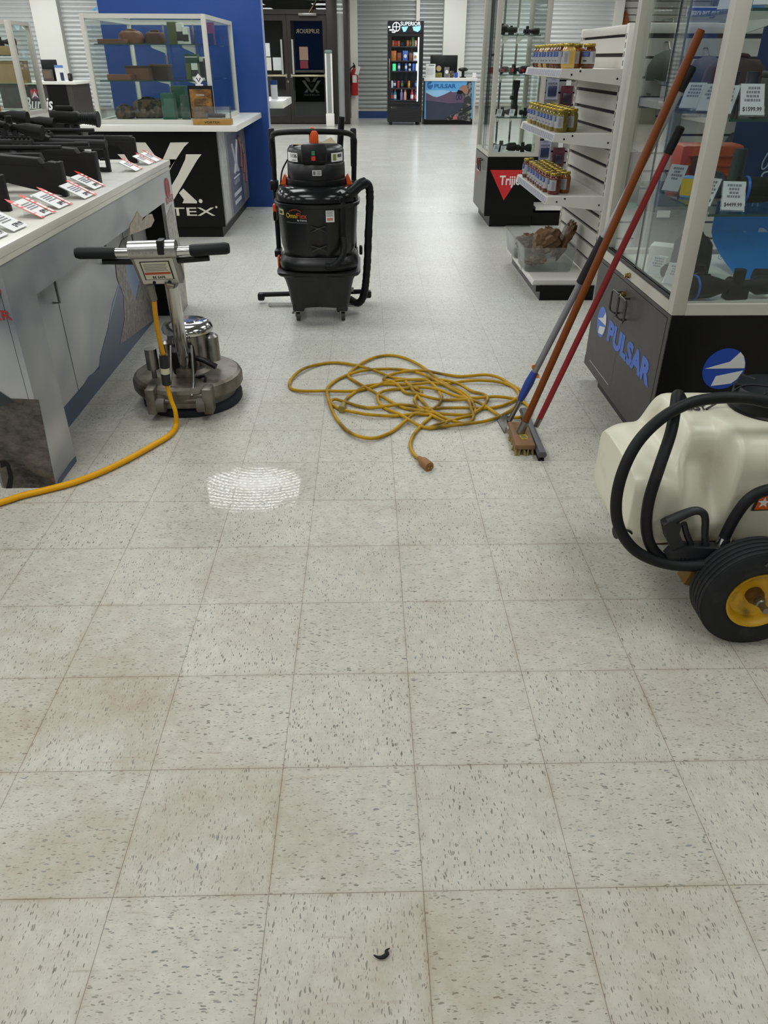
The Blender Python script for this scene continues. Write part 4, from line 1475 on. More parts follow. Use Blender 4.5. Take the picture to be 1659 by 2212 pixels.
G().pts([e + Vector((-0.07, 0.01, 0.05)), e + Vector((0, 0.01, -0.07)), e + Vector((0.07, 0.01, 0.05)), e + Vector((0.0, 0.01, 0.09))], (0, -0.004, 0)).build('emblem', REDM, t)
G().pts([e + Vector((-0.06, 0.005, -0.06)), e + Vector((0, 0.005, 0.05)), e + Vector((0.06, 0.005, -0.06)), e + Vector((0, 0.005, -0.02))], (0, -0.004, 0)).build('emblem_peak', PAPER, t)
tz = top + 0.001
p = PY(107, 150, 14.3)
t = thing('monitor', 'black till screen on the far-left counter with script lettering', 'monitor', (p.x, 14.3, tz))
G().b2((p.x - 0.12, 14.25, tz), (p.x + 0.12, 14.4, tz + 0.02)).build('base', BLKM, t)
G().b2((p.x - 0.13, 14.3, tz + 0.02), (p.x + 0.13, 14.36, tz + 0.32), bev=0.008).build('screen_housing', BLKP, t)
t = thing('card_reader', 'brown-grey terminal in front of the till screen on the far-left counter', 'terminal', (p.x + 0.01, 14.15, tz))
G().box((p.x + 0.01, 14.15, tz + 0.09), (0.17, 0.05, 0.17), bev=0.008).build('housing', mat('taupe_plastic', '4A4440', 0.5), t)
G().box((p.x + 0.01, 14.122, tz + 0.1), (0.13, 0.004, 0.11)).build('display', mat('brown_screen', '6A5B4C', 0.4), t)
q = PY(130, 157, 14.12)
t = thing('leaflet_stand', 'white and blue leaflet stand with phone picture on the far-left counter', 'leaflet', (q.x, 14.12, tz))
G().b2((q.x - 0.075, 14.1, tz), (q.x + 0.075, 14.12, tz + 0.24)).build('card', PAPER, t)
G().b2((q.x - 0.075, 14.098, tz + 0.2), (q.x + 0.075, 14.1, tz + 0.24)).build('blue_band', mat('sky_blue_print', '5C86C8', 0.5), t)
G().b2((q.x + 0.0, 14.098, tz + 0.01), (q.x + 0.06, 14.1, tz + 0.13)).build('phone_picture', mat('dark_indigo_print', '2C3150', 0.5), t)
t = thing('card_terminal', 'black rounded device at the right end of the far-left counter', 'device', (q.x + 0.13, 14.2, tz))
G().box((q.x + 0.13, 14.2, tz + 0.06), (0.06, 0.1, 0.12), bev=0.02).build('body', BLKP, t)
G().box((q.x + 0.13, 14.148, tz + 0.07), (0.04, 0.004, 0.05)).build('display', CHAR, t)
# ================================================================== FLOOR BUFFER
BC = Vector((-0.95, 2.50, 0))
t = thing('floor_buffer', 'chrome floor buffing machine with worn metal base and twin black handle grips', 'floor buffer', BC)
DIRTY = mat('grimy_cast_aluminium', '837D73', 0.45, 0.7, var=0.25, scale=14, dirt='4E4234', dscale=9, dlo=0.45, dhi=0.7, bump=0.1)
G().lathe([(0.0, 0.0), (0.225, 0.0), (0.232, 0.01), (0.232, 0.035), (0.215, 0.042), (0, 0.042)], BC + Vector((0.012, 0, 0)), 48).build('brush', mat('blue_black_bristle', '24272E', 0.9, var=0.4, scale=220, bump=0.6), t)
G().lathe([(0.0, 0.042), (0.218, 0.042), (0.222, 0.07), (0.2, 0.08), (0, 0.08)], BC, 48).build('pad_holder', mat('grey_band', '6F706E', 0.5), t)
G().lathe([(0.0, 0.082), (0.246, 0.078), (0.253, 0.09), (0.253, 0.122), (0.246, 0.137), (0.232, 0.146), (0.12, 0.158), (0.10, 0.172), (0, 0.172)], BC, 56).build('base_housing', DIRTY, t, sharp=22)
# front brackets and transport parts on the operator's side
for sx in (-0.115, 0.135):
    G().box(BC + Vector((sx, -0.235, 0.095)), (0.042, 0.075, 0.12), bev=0.006).build('wheel_bracket', DIRTY, t)
    G().cyl(BC + Vector((sx * 0.72 - 0.012, -0.25, 0.075)), BC + Vector((sx * 0.72 + 0.025, -0.25, 0.075)), 0.033, n=18).build('transport_wheel', mat('worn_grey_wheel', '5F5A50', 0.5, var=0.2), t)
G().cyl(BC + Vector((-0.12, -0.24, 0.09)), BC + Vector((0.14, -0.24, 0.09)), 0.012).build('wheel_axle', DIRTY, t)
G().box(BC + Vector((0.01, -0.215, 0.085)), (0.24, 0.06, 0.07), bev=0.012).build('front_casting', DIRTY, t)
# motor
MC = BC + Vector((0.018, 0.035, 0))
g = G()
for k in range(8):
    a = k * pi / 4 + 0.3
    g.cyl(MC + Vector((0.062 * cos(a), 0.062 * sin(a), 0.17)), MC + Vector((0.062 * cos(a), 0.062 * sin(a), 0.32)), 0.036, n=14)
g.cyl(MC + Vector((0, 0, 0.17)), MC + Vector((0, 0, 0.325)), 0.07, n=24)
g.build('motor_body', STEEL, t)
G().lathe([(0.0, 0.318), (0.098, 0.318), (0.114, 0.328), (0.116, 0.342), (0.108, 0.358), (0.09, 0.368), (0.055, 0.372), (0.05, 0.378), (0, 0.38)], MC, 40).build('motor_cap', CHROME, t)
for a, r_, h0, h1, nm in ((-0.15, 0.036, 0.19, 0.315, 'capacitor'), (3.35, 0.036, 0.19, 0.29, 'capacitor')):
    c = MC + Vector((0.105 * cos(a), 0.105 * sin(a), 0))
    G().lathe([(0, h0), (r_, h0), (r_, h1 - 0.012), (r_ - 0.012, h1), (0, h1)], c, 20).build(nm, STEEL, t)
c = BC + Vector((-0.125, -0.115, 0))
G().cyl(c + Vector((0, 0, 0.14)), c + Vector((0, 0, 0.2)), 0.011).cyl(c + Vector((0, 0, 0.195)), c + Vector((0, 0, 0.29)), 0.027, n=18).build('tank_post', STEEL, t)
# yoke, tube
PB = BC + Vector((0.012, -0.10, 0.17))
PT = PY(368, 614, 1.96) + Vector((0, 0.02, 0.0))
G().box(PB + Vector((0, 0.01, 0.06)), (0.1, 0.07, 0.12), rot=Matrix.Rotation(0.25, 3, 'X'), bev=0.008).build('yoke', BLKM, t)
G().box(PB + Vector((0.0, -0.005, -0.02)), (0.07, 0.06, 0.1), bev=0.01).build('yoke_foot', DIRTY, t)
G().cyl(PB + Vector((0, 0.01, 0.02)), PT, 0.026, n=22).build('handle_tube', CHROME, t)
for sx in (-0.04, 0.052):
    G().tube([PB + Vector((sx, -0.03, 0.14)), PB + Vector((sx * 1.1, -0.1, 0.0)), BC + Vector((sx * 1.2, -0.245, 0.115))], 0.006, 8, 4).build('wire_rod', STEEL, t)
G().tube([PB + Vector((0.06, 0, 0.07)), PB + Vector((0.1, -0.01, 0.06)), PB + Vector((0.15, -0.02, 0.035))], [0.012, 0.013, 0.014], 10, 4).build('release_lever', BLKP, t)
G().tube([PB + Vector((0.05, -0.02, -0.02)), PB + Vector((0.1, -0.05, 0.0)), PB + Vector((0.09, -0.07, -0.035)), PB + Vector((0.04, -0.06, -0.04))], 0.006, 8, 6).build('motor_lead', RUBB, t)
# operating head
TL, TR, BL, BR = PY(286, 552, 1.93), PY(380, 548, 1.93), PY(305, 618, 1.99), PY(396, 612, 1.99)
xd = (TR - TL).normalized()
yd = ((TL - BL) + (TR - BR)).normalized()
M = basis((BL + BR) / 2, xd, yd)
wd = (BR - BL).length
ht = ((TL - BL).length + (TR - BR).length) / 2
G().prism([(-wd / 2, 0), (wd / 2, 0), (wd / 2 + 0.004, ht), (-wd / 2 - 0.004, ht)], M @ Matrix.Translation((0, 0, -0.05)), 0.05, 0.006).build('control_head', STEEL, t)
G().prism([(-wd * 0.42, ht * 0.06), (wd * 0.42, ht * 0.06), (wd * 0.44, ht * 0.98), (-wd * 0.44, ht * 0.98)], M @ Matrix.Translation((0, 0, 0.0005)), 0.002).build('face_plate', mat('brushed_plate', 'BDBBB4', 0.3, 0.8), t)
g = G()
g.m(0).prism([(-wd * 0.34, ht * 0.2), (wd * 0.34, ht * 0.2), (wd * 0.34, ht * 0.8), (-wd * 0.34, ht * 0.8)], M @ Matrix.Translation((0, 0, 0.003)), 0.0008)
g.m(1).prism([(-wd * 0.31, ht * 0.22), (wd * 0.31, ht * 0.22), (wd * 0.31, ht * 0.78), (-wd * 0.31, ht * 0.78)], M @ Matrix.Translation((0, 0, 0.0038)), 0.0006)
g.m(2).prism([(-wd * 0.3, ht * 0.38), (wd * 0.3, ht * 0.38), (wd * 0.3, ht * 0.45), (-wd * 0.3, ht * 0.45)], M @ Matrix.Translation((0, 0, 0.0045)), 0.0006)
g.m(3)
for k in range(5):
    g.prism([(-wd * 0.28, ht * (0.5 + 0.05 * k)), (wd * (0.26 - 0.03 * (k % 2)), ht * (0.5 + 0.05 * k)), (wd * (0.26 - 0.03 * (k % 2)), ht * (0.515 + 0.05 * k)), (-wd * 0.28, ht * (0.515 + 0.05 * k))], M @ Matrix.Translation((0, 0, 0.0045)), 0.0005)
g.build('instruction_label', [INK, mat('cream_label', 'CFCBB4', 0.5), mat('label_red', 'B5482F', 0.5), GREYINK], t)
text('label_lettering', 'BE SAFE', M @ Vector((0, ht * 0.25, 0.0046)), xd, yd, ht * 0.07, INK, t, align='C', bold=0.015)
for sx in (-0.16, 0.2):
    G().cyl(M @ Vector((wd * sx, ht * 0.1, 0)), M @ Vector((wd * sx, ht * 0.1, 0.006)), 0.006, n=12).build('bolt', BLKM, t)
# chrome cover over the handle bar
HC = (PY(283, 540, 1.94) + PY(378, 538, 1.94)) / 2
ax = (PY(495, 536, 1.94) - PY(163, 547, 1.94)).normalized()
g = G().tube([HC - ax * wd * 0.53, HC + ax * wd * 0.53], 0.032, 20, 0)
for k in range(7):
    g.box(HC + ax * (-wd * 0.45 + k * wd * 0.15) + Vector((0, -0.031, -0.004)), (0.012, 0.006, 0.006))
g.build('bar_cover', mat('mottled_chrome', 'A9A9A6', 0.3, 1.0, var=0.25, scale=60), t)
G().box(HC + ax * wd * 0.22 + Vector((0, -0.012, 0.012)), (0.024, 0.05, 0.05), bev=0.004).build('lock_button', BLKP, t)
for s, gx0, gx1, cx1 in ((-1, 163, 250, 284), (1, 411, 495, 378)):
    a, b_ = PY(gx0, 547 if s < 0 else 541, 1.94), PY(gx1, 546 if s < 0 else 536, 1.94)
    p, q = (a, b_) if s < 0 else (b_, a)
    d = (p - q).normalized()
    G().tube([q + d * -0.075, q], 0.0165, 14, 0).build('handle_bar', CHROME, t)
    G().tube([q, q + d * 0.01, p - d * 0.012, p], [0.019, 0.021, 0.021, 0.017], 18, 0).build('grip', RUBB, t)
    m = (q - d * 0.075)
    G().tube([m + Vector((0, 0.02, -0.036)), m + d * 0.135 + Vector((0, 0.025, -0.034))], 0.012, 10, 0).build('trigger_lever', BLKP, t)
# strain relief and power lead with in-line connector
YEL = mat('yellow_cable', 'DEA000', 0.45, var=0.08, spec=0.3, dirt='8F6A1C', dscale=16, dlo=0.6, dhi=0.85)
p0 = PY(325, 618, 1.99)
p1 = PY(333, 648, 2.0)
G().tube([p0, p1], 0.0135, 12, 0).build('strain_relief', mat('grey_green_rubber', '6E6C5C', 0.6), t)
conn0, conn1 = PY(353, 766, 2.18), PY(360, 830, 2.19)
path_b = [PY(x, y, Y) for x, y, Y in ((364, 845, 2.19), (371, 868, 2.185), (379, 890, 2.17))] + [PZ(x, y, 0.014) for x, y in ((380, 920), (366, 940), (330, 962), (280, 990), (220, 1019), (160, 1042), (100, 1058), (50, 1070), (0, 1086), (-60, 1104), (-160, 1130))]
cb = thing('power_cord', 'thick yellow power cord from the buffing machine running off left across the floor', 'cord', PZ(300, 975, 0))
G().tube([p1, PY(336, 680, 2.04), PY(343, 725, 2.11), conn0], 0.0095, 12, 6).build('upper_cable', YEL, cb)
dd = (conn1 - conn0)
cm = mat('black_connector', '1E2022', 0.6, var=0.2)
G().tube([conn0, conn0 + dd * 0.42], [0.0185, 0.0195], 20, 0).build('connector_socket', cm, cb)
G().tube([conn0 + dd * 0.42, conn0 + dd * 0.62], 0.0188, 20, 0).build('connector_ring', mat('ivory_ring', 'CFCBAF', 0.5), cb)
G().tube([conn0 + dd * 0.62, conn1], [0.0195, 0.0185], 20, 0).build('connector_plug', cm, cb)
G().tube([conn1] + path_b, [0.0095] * 4 + [0.012] * (len(path_b) - 3), 12, 8).build('lower_cable', YEL, cb)

# ================================================================== WET VACUUM
VC = Vector((-0.388, 3.89, 0))
t = thing('wet_vacuum', 'tall black wet and dry vacuum with orange clips and a push handle', 'vacuum cleaner', VC)
PLA = mat('black_tank_plastic', '101113', 0.36, var=0.12, scale=9, dirt='2C2C2B', dscale=7, dlo=0.55, dhi=0.8)
# rectangular lower tank with a channel down the front
g = G()
g.lathe([(0.150, 0.085), (0.178, 0.088), (0.185, 0.12), (0.196, 0.2), (0.21, 0.255), (0.225, 0.285), (0.245, 0.29), (0.252, 0.298), (0.252, 0.312), (0.235, 0.316), (0.0, 0.316)], VC, 64, sq=7)
for v in g.bm.verts:
    d = v.co - VC
    if d.y < -0.1 and v.co.z < 0.29 and abs(d.x) < 0.05:
        v.co.y += 0.028
g.build('lower_tank', PLA, t)
for sx in (-1, 1):
    G().box(VC + Vector((sx * 0.135, -0.13, 0.088)), (0.07, 0.09, 0.05), bev=0.01).build('caster_leg', PLA, t)
    for sy in (-1, 1):
        c = VC + Vector((sx * 0.14, sy * 0.14, 0))
        f = G().b2(c + Vector((-0.018, -0.016, 0.026)), c + Vector((-0.013, 0.016, 0.07))).b2(c + Vector((0.013, -0.016, 0.026)), c + Vector((0.018, 0.016, 0.07))).b2(c + Vector((-0.024, -0.024, 0.064)), c + Vector((0.024, 0.024, 0.09)))
        ca = f.build('caster', STEEL, t)
        G().cyl(c + Vector((-0.011, 0, 0.026)), c + Vector((0.011, 0, 0.026)), 0.026, n=22).build('caster_wheel', mat('grey_wheel_rubber', '3B3A38', 0.6), ca)
        G().box(c + Vector((-0.03, -0.02, 0.055)), (0.016, 0.03, 0.01), bev=0.003).build('brake_tab', STEEL, ca)
# recovery barrel
G().lathe([(0.205, 0.316), (0.236, 0.322), (0.243, 0.345), (0.236, 0.372), (0.222, 0.388), (0.218, 0.395)], VC, 56, sq=3.2).build('barrel_base', PLA, t)
g = G()
g.lathe([(0.20, 0.392), (0.21, 0.395), (0.226, 0.45), (0.235, 0.6), (0.238, 0.668), (0.252, 0.672), (0.254, 0.69), (0.24, 0.694), (0, 0.694)], VC, 64, sq=2.6)
for v in g.bm.verts:
    d = v.co - VC
    if d.y < -0.1 and v.co.z < 0.665 and -0.022 < d.x + 0.0 < 0.05:
        v.co.y += 0.016
g.build('barrel', PLA, t)
g = G()
for zz in (0.56, 0.45):
    for s in (-1, 1):
        g.tube([VC + Vector((-0.03, -0.236, zz - s * 0.016)), VC + Vector((0.012, -0.226, zz)), VC + Vector((0.055, -0.236, zz + s * 0.016))], 0.003, 6, 3)
g.build('cross_ribs', mat('black_rib_highlight', '2B2B28', 0.4), t)
g = G().lathe([(0.238, 0.694), (0.245, 0.7), (0.243, 0.73), (0.222, 0.765), (0.19, 0.778), (0, 0.778)], VC, 48, sq=2.5)
g.build('dome', mat('glossy_black_plastic', '121315', 0.16, var=0.15), t)
g = G()
for a in (-2.55, -2.35, -2.18, -0.75, -0.95):
    p = VC + Vector((0.236 * cos(a), 0.236 * sin(a), 0.748))
    g.ell(p, (0.014, 0.014, 0.012), 10, 6)
g.build('dome_dimples', BLKM, t)
G().lathe([(0, 0.778), (0.178, 0.778), (0.181, 0.785), (0.179, 0.806), (0.168, 0.81), (0, 0.81)], VC, 48).build('motor_ring', BLKP, t)
G().lathe([(0, 0.81), (0.167, 0.81), (0.168, 0.815), (0.166, 0.888), (0.162, 0.893), (0, 0.893)], VC, 48).build('motor_housing', PLA, t)
G().lathe([(0, 0.893), (0.160, 0.893), (0.163, 0.9), (0.163, 0.955), (0.15, 0.975), (0.12, 0.985), (0, 0.985)], VC, 48).build('motor_lid', PLA, t)
for a in (-1.9, 1.2, 2.6, 0.4):
    pass
G().pts([VC + Vector((-0.13, -0.07, 0.986)), VC + Vector((-0.06, -0.09, 0.986)), VC + Vector((-0.05, -0.02, 0.986)), VC + Vector((-0.12, 0.0, 0.986))], (0, 0, 0.001)).build('tape_patch', mat('tan_tape', '9A8D70', 0.6), t)
G().pts([VC + Vector((0.03, 0.02, 0.986)), VC + Vector((0.12, 0.0, 0.986)), VC + Vector((0.09, 0.06, 1.012))], (0, 0.002, 0.002)).build('torn_tape', mat('tan_tape', '9A8D70', 0.6), t)
sp = G().box(VC + Vector((0.0, -0.135, 0.945)), (0.142, 0.09, 0.1), rot=Matrix.Rotation(-0.12, 3, 'X'), bev=0.014).build('switch_panel', BLKP, t)
pl = VC + Vector((-0.002, -0.187, 0.94))
G().box(pl, (0.028, 0.006, 0.056), rot=Matrix.Rotation(-0.12, 3, 'X'), bev=0.002).build('switch_bezel', BLKM, t)
G().box(pl + Vector((0, -0.003, 0.013)), (0.018, 0.006, 0.022), rot=Matrix.Rotation(-0.12, 3, 'X')).build('green_switch', mat('green_button', '2F7D4A', 0.4), t)
G().box(pl + Vector((0, -0.005, -0.013)), (0.022, 0.006, 0.022), rot=Matrix.Rotation(-0.12, 3, 'X')).build('red_switch', mat('red_button', 'C2352B', 0.4), t)


def round_wrap(c, R, z0, a0):
    """lettering and stickers bent round an upright drum"""
    def f(p):
        a = a0 + p.x / R
        r = R + p.z
        return Vector((c.x + r * cos(a), c.y + r * sin(a), z0 + p.y))
    return f


def sticker(name, c, R, z0, z1, a0, a1, m, parent, th=0.0012, n=8):
    g = G()
    v = []
    for rr in (R, R + th):
        v.append([[g.bm.verts.new((c.x + rr * cos(a0 + (a1 - a0) * i / n), c.y + rr * sin(a0 + (a1 - a0) * i / n), zz)) for i in range(n + 1)] for zz in (z0, z1)])
    for i in range(n):
        g._f([v[1][0][i], v[1][0][i + 1], v[1][1][i + 1], v[1][1][i]])
        g._f([v[0][0][i], v[0][1][i], v[0][1][i + 1], v[0][0][i + 1]])
        g._f([v[0][0][i], v[0][0][i + 1], v[1][0][i + 1], v[1][0][i]])
        g._f([v[0][1][i], v[1][1][i], v[1][1][i + 1], v[0][1][i + 1]])
    for i in (0, n):
        g._f([v[0][0][i], v[1][0][i], v[1][1][i], v[0][1][i]])
    return g.build(name, m, parent)


HP = -pi / 2
sticker('name_sticker', VC, 0.1635, 0.903, 0.948, HP - 1.22, HP - 0.62, PAPER, t)
text('sticker_lettering', '1136', None, (1, 0, 0), (0, 0, 1), 0.019, INK, t, bold=0.02, wid=0.052, wrap=round_wrap(VC, 0.165, 0.924, HP - 0.96))
text('sticker_lettering', '.com', None, (1, 0, 0), (0, 0, 1), 0.010, GREYINK, t, wid=0.04, wrap=round_wrap(VC, 0.165, 0.908, HP - 0.92))
sticker('name_sticker', VC, 0.1635, 0.903, 0.948, HP + 0.62, HP + 1.25, PAPER, t)
text('sticker_lettering', '800', None, (1, 0, 0), (0, 0, 1), 0.017, INK, t, bold=0.02, wid=0.04, wrap=round_wrap(VC, 0.165, 0.924, HP + 0.9))
sticker('sticker_emblem', VC, 0.165, 0.91, 0.942, HP + 0.69, HP + 0.83, mat('olive_emblem', '7D8A3C', 0.5), t)
sticker('rating_sticker', VC, 0.1675, 0.836, 0.864, HP - 0.075, HP + 0.23, PAPER, t)
for k in range(4):
    sticker('sticker_print', VC, 0.169, 0.841 + 0.0055 * k, 0.8435 + 0.0055 * k, HP + 0.06, HP + 0.21, GREYINK, t)
sticker('sticker_print', VC, 0.169, 0.84, 0.86, HP - 0.05, HP + 0.03, GREYINK, t)


def front_y(dx, z):
    """front of the squared barrel"""
    R = 0.226 + (z - 0.45) / 0.15 * 0.009
    e = 2.6
    return VC.y - R * (max(0, 1 - (abs(dx) / R) ** e)) ** (1 / e)


def barrel_wrap(x0, z0, off=0.0015):
    def f(p):
        dx = x0 + p.x
        return Vector((VC.x + dx, front_y(dx, z0 + p.y) - off - p.z, z0 + p.y))
    return f


def barrel_patch(name, x0, x1, z0, z1, m, off=0.0008, n=10):
    g = G()
    a = [[Vector((VC.x + x0 + (x1 - x0) * i / n, front_y(x0 + (x1 - x0) * i / n, z) - off, z)) for i in range(n + 1)] for z in (z0, z1)]
    vs = [[g.bm.verts.new(p) for p in r] for r in a]
    ws = [[g.bm.verts.new(p + Vector((0, 0.004, 0))) for p in r] for r in a]
    for i in range(n):
        g._f([vs[0][i], vs[0][i + 1], vs[1][i + 1], vs[1][i]])
        g._f([ws[0][i], ws[1][i], ws[1][i + 1], ws[0][i + 1]])
        g._f([vs[1][i], vs[1][i + 1], ws[1][i + 1], ws[1][i]])
        g._f([vs[0][i], ws[0][i], ws[0][i + 1], vs[0][i + 1]])
    g._f([vs[0][0], vs[1][0], ws[1][0], ws[0][0]])
    g._f([vs[0][n], ws[0][n], ws[1][n], vs[1][n]])
    return g.build(name, m, t)


OYE = mat('logo_yellow', 'E3C33A', 0.4)
ORE = mat('logo_red', 'D2532F', 0.4)
text('logo_lettering', 'Omni', None, 0, 0, 0.027, OYE, t, bold=0.0, wid=0.062, wrap=barrel_wrap(-0.172, 0.618))
text('logo_lettering', 'Flex', None, 0, 0, 0.029, ORE, t, bold=0.0, wid=0.056, wrap=barrel_wrap(-0.108, 0.618))
text('logo_lettering', 'by Kaivac', None, 0, 0, 0.0085, PAPER, t, bold=0.01, wid=0.056, wrap=barrel_wrap(-0.108, 0.6035))
g = G()
pts = [barrel_wrap(-0.155 + 0.075 * k / 8, 0.652 + 0.014 * sin(pi * k / 8), 0.003)(Vector((0, 0, 0))) for k in range(9)]
g.tube(pts, [0.0005, .0018, .0024, .0026, .0026, .0024, .002, .0014, .0005], 6, 2).build('logo_arc', ORE, t)
barrel_patch('logo_strapline', -0.17, -0.048, 0.592, 0.5945, GREYINK, 0.0012)
barrel_patch('notice_sticker', 0.058, 0.106, 0.598, 0.662, PAPER)
for k in range(5):
    barrel_patch('sticker_print', 0.062, 0.102 - 0.006 * (k % 2), 0.63 + 0.006 * k, 0.6325 + 0.006 * k, GREYINK, 0.0016)
barrel_patch('sticker_print', 0.064, 0.098, 0.606, 0.622, mat('pale_red_print', 'C9847C', 0.5), 0.0016)
barrel_patch('hazard_sticker', -0.218, -0.188, 0.628, 0.66, mat('yellow_white_sticker', 'C9C58A', 0.5))
barrel_patch('sticker_print', -0.214, -0.196, 0.634, 0.65, INK, 0.0016, 4)
# orange lid clips
for sx in (-1, 1):
    G().pts([VC + Vector((sx * 0.178, -0.05, 0.775)), VC + Vector((sx * 0.21, -0.05, 0.775)), VC + Vector((sx * 0.198, -0.05, 0.80)), VC + Vector((sx * 0.185, -0.05, 0.83)), VC + Vector((sx * 0.174, -0.05, 0.82))], (0, 0.04, 0)).build('lid_clip', ORANGE, t)
    G().box(VC + Vector((sx * 0.255, -0.02, 0.64 if sx < 0 else 0.4)), (0.02, 0.05, 0.05), bev=0.006).build('barrel_clip', ORANGE if sx < 0 else BLKP, t)
G().box(VC + Vector((-0.256, -0.02, 0.60)), (0.02, 0.06, 0.06), bev=0.01).build('barrel_latch', BLKP, t)
G().box(VC + Vector((-0.247, -0.06, 0.345)), (0.012, 0.05, 0.06), bev=0.004).build('tank_clip', ORANGE, t)
# push handle
BK = 4.08
hl, hr = PY(588, 300, BK), PY(765, 300, BK)
ht_ = PY(678, 287, BK - 0.08).z
hp = [Vector((hl.x - 0.004, BK, 0.36)), Vector((hl.x - 0.004, BK, 0.7)), Vector((hl.x, BK, 0.93)), Vector((hl.x + 0.002, BK - 0.02, 1.0)), Vector((hl.x + 0.05, BK - 0.08, ht_)), Vector((VC.x, BK - 0.1, ht_ + 0.008)), Vector((hr.x - 0.05, BK - 0.08, ht_)), Vector((hr.x - 0.002, BK - 0.02, 1.0)), Vector((hr.x, BK, 0.93)), Vector((hr.x - 0.008, BK, 0.7)), Vector((hr.x - 0.01, BK, 0.36))]
G().tube(hp, 0.0155, 14, 8).build('push_handle', BLKM, t)
for x_ in (hl.x - 0.004, hr.x - 0.005):
    G().box((x_, BK + 0.012, 0.945), (0.036, 0.036, 0.21), bev=0.008).build('handle_upright', BLKP, t)
    G().box((x_, BK - 0.01, 0.74), (0.05, 0.06, 0.06), bev=0.01).build('handle_clamp', BLKP, t)
    G().b2((x_ - 0.02, VC.y + 0.1, 0.33), (x_ + 0.02, BK + 0.03, 0.37), bev=0.006).build('handle_bracket', BLKP, t)
ob = PY(677, 296, BK - 0.1)
g = G().prism([(-0.024, -0.06), (0.024, -0.06), (0.022, 0.02), (0.012, 0.035), (-0.012, 0.035), (-0.022, 0.02)], basis(ob + Vector((0.008, -0.028, 0.0)), (1, 0, 0), (0, 0, 1)), 0.03, 0.004)
g.prism([(-0.02, -0.04), (0.02, -0.04), (0.02, 0.03), (0.008, 0.05), (-0.008, 0.05), (-0.02, 0.03)], basis(ob + Vector((-0.006, 0.036, 0.0)), (1, 0, 0), (0, 0, 1)), 0.03, 0.004)
g.build('hose_hook', ORANGE, t)
# wand standing at the back right
wa, wb = PY(738, 252, 4.13), PY(733, 345, 4.13)
g = G().tube([Vector((wb.x - 0.004, 4.13, 0.72)), wb, wa], [0.017, 0.019, 0.019], 14, 0)
g.build('crevice_wand', BLKP, t)
# hoses
def ribbed(pts, r, pitch=0.009):
    P = catmull(pts, 14)
    d = 0
    R = [r]
    for i in range(1, len(P)):
        d += (P[i] - P[i - 1]).length
        R.append(r * (1.0 if int(d / pitch * 2) % 2 else 0.92))
    return P, R


P, R = ribbed([VC + Vector((0.185, -0.12, 0.735)), VC + Vector((0.215, -0.12, 0.75)), VC + Vector((0.26, -0.1, 0.785)), VC + Vector((0.302, -0.07, 0.775)), VC + Vector((0.312, -0.05, 0.7)), VC + Vector((0.302, -0.04, 0.5)), VC + Vector((0.292, -0.02, 0.3)), VC + Vector((0.272, 0.0, 0.13)), VC + Vector((0.235, 0.03, 0.06)), VC + Vector((0.18, 0.06, 0.075))], 0.024, 0.008)
G().tube(P, R, 14, 0).build('suction_hose', RUBB, t)
G().tube([VC + Vector((0.155, -0.13, 0.73)), VC + Vector((0.2, -0.13, 0.742)), VC + Vector((0.245, -0.11, 0.775)), VC + Vector((0.285, -0.085, 0.79))], [0.036, 0.034, 0.031, 0.03], 16, 5).build('hose_elbow', BLKP, t)
P, R = ribbed([VC + Vector((0.152, -0.2, 0.52)), VC + Vector((0.158, -0.225, 0.46)), VC + Vector((0.14, -0.25, 0.4)), VC + Vector((0.09, -0.26, 0.358)), VC + Vector((0.05, -0.235, 0.352))], 0.02, 0.008)
G().tube(P, R, 14, 0).build('drain_hose', RUBB, t)
G().tube([VC + Vector((0.155, -0.2, 0.70)), VC + Vector((0.152, -0.205, 0.66)), VC + Vector((0.151, -0.205, 0.52))], [0.016, 0.021, 0.021], 14, 0).build('drain_cuff', BLKP, t)
# squeegee at the back
sa, sb = PY(565, 645, 4.14), PY(795, 634, 4.14)
G().tube([Vector((sa.x, 4.14, 0.055)), Vector((sb.x, 4.14, 0.075))], 0.016, 12, 0).build('squeegee_bar', BLKM, t)
for x_, z_ in ((sa.x, 0.04), (sb.x, 0.055)):
    G().box((x_, 4.135, z_ + 0.004), (0.045, 0.05, 0.05), bev=0.012).build('squeegee_end', BLKP, t)
g = G()
for dy in (0, 0.035):
    g.tube([Vector((sa.x + 0.06, 4.08 - dy, 0.01)), Vector((sb.x - 0.05, 4.09 - dy, 0.012))], 0.006, 8, 0)
g.tube([Vector((sa.x + 0.06, 4.08, 0.01)), Vector((sa.x + 0.06, 4.045, 0.01))], 0.006, 8, 0)
g.build('squeegee_wire', STEEL, t)
for x_ in (VC.x - 0.19, VC.x + 0.19):
    G().b2((x_ - 0.012, VC.y + 0.15, 0.085), (x_ + 0.012, 4.15, 0.1)).build('squeegee_arm', BLKM, t)
G().tube([VC + Vector((-0.165, 0.02, 0.9)), VC + Vector((-0.2, 0.0, 0.84)), VC + Vector((-0.215, 0.0, 0.75)), VC + Vector((-0.22, 0.02, 0.68))], 0.005, 8, 5).build('power_lead', RUBB, t)

# ================================================================== EXTENSION CORD, coiled
def K(l):
    return [(600 + x / 2.676, 740 + y / 2.676) for x, y in l]


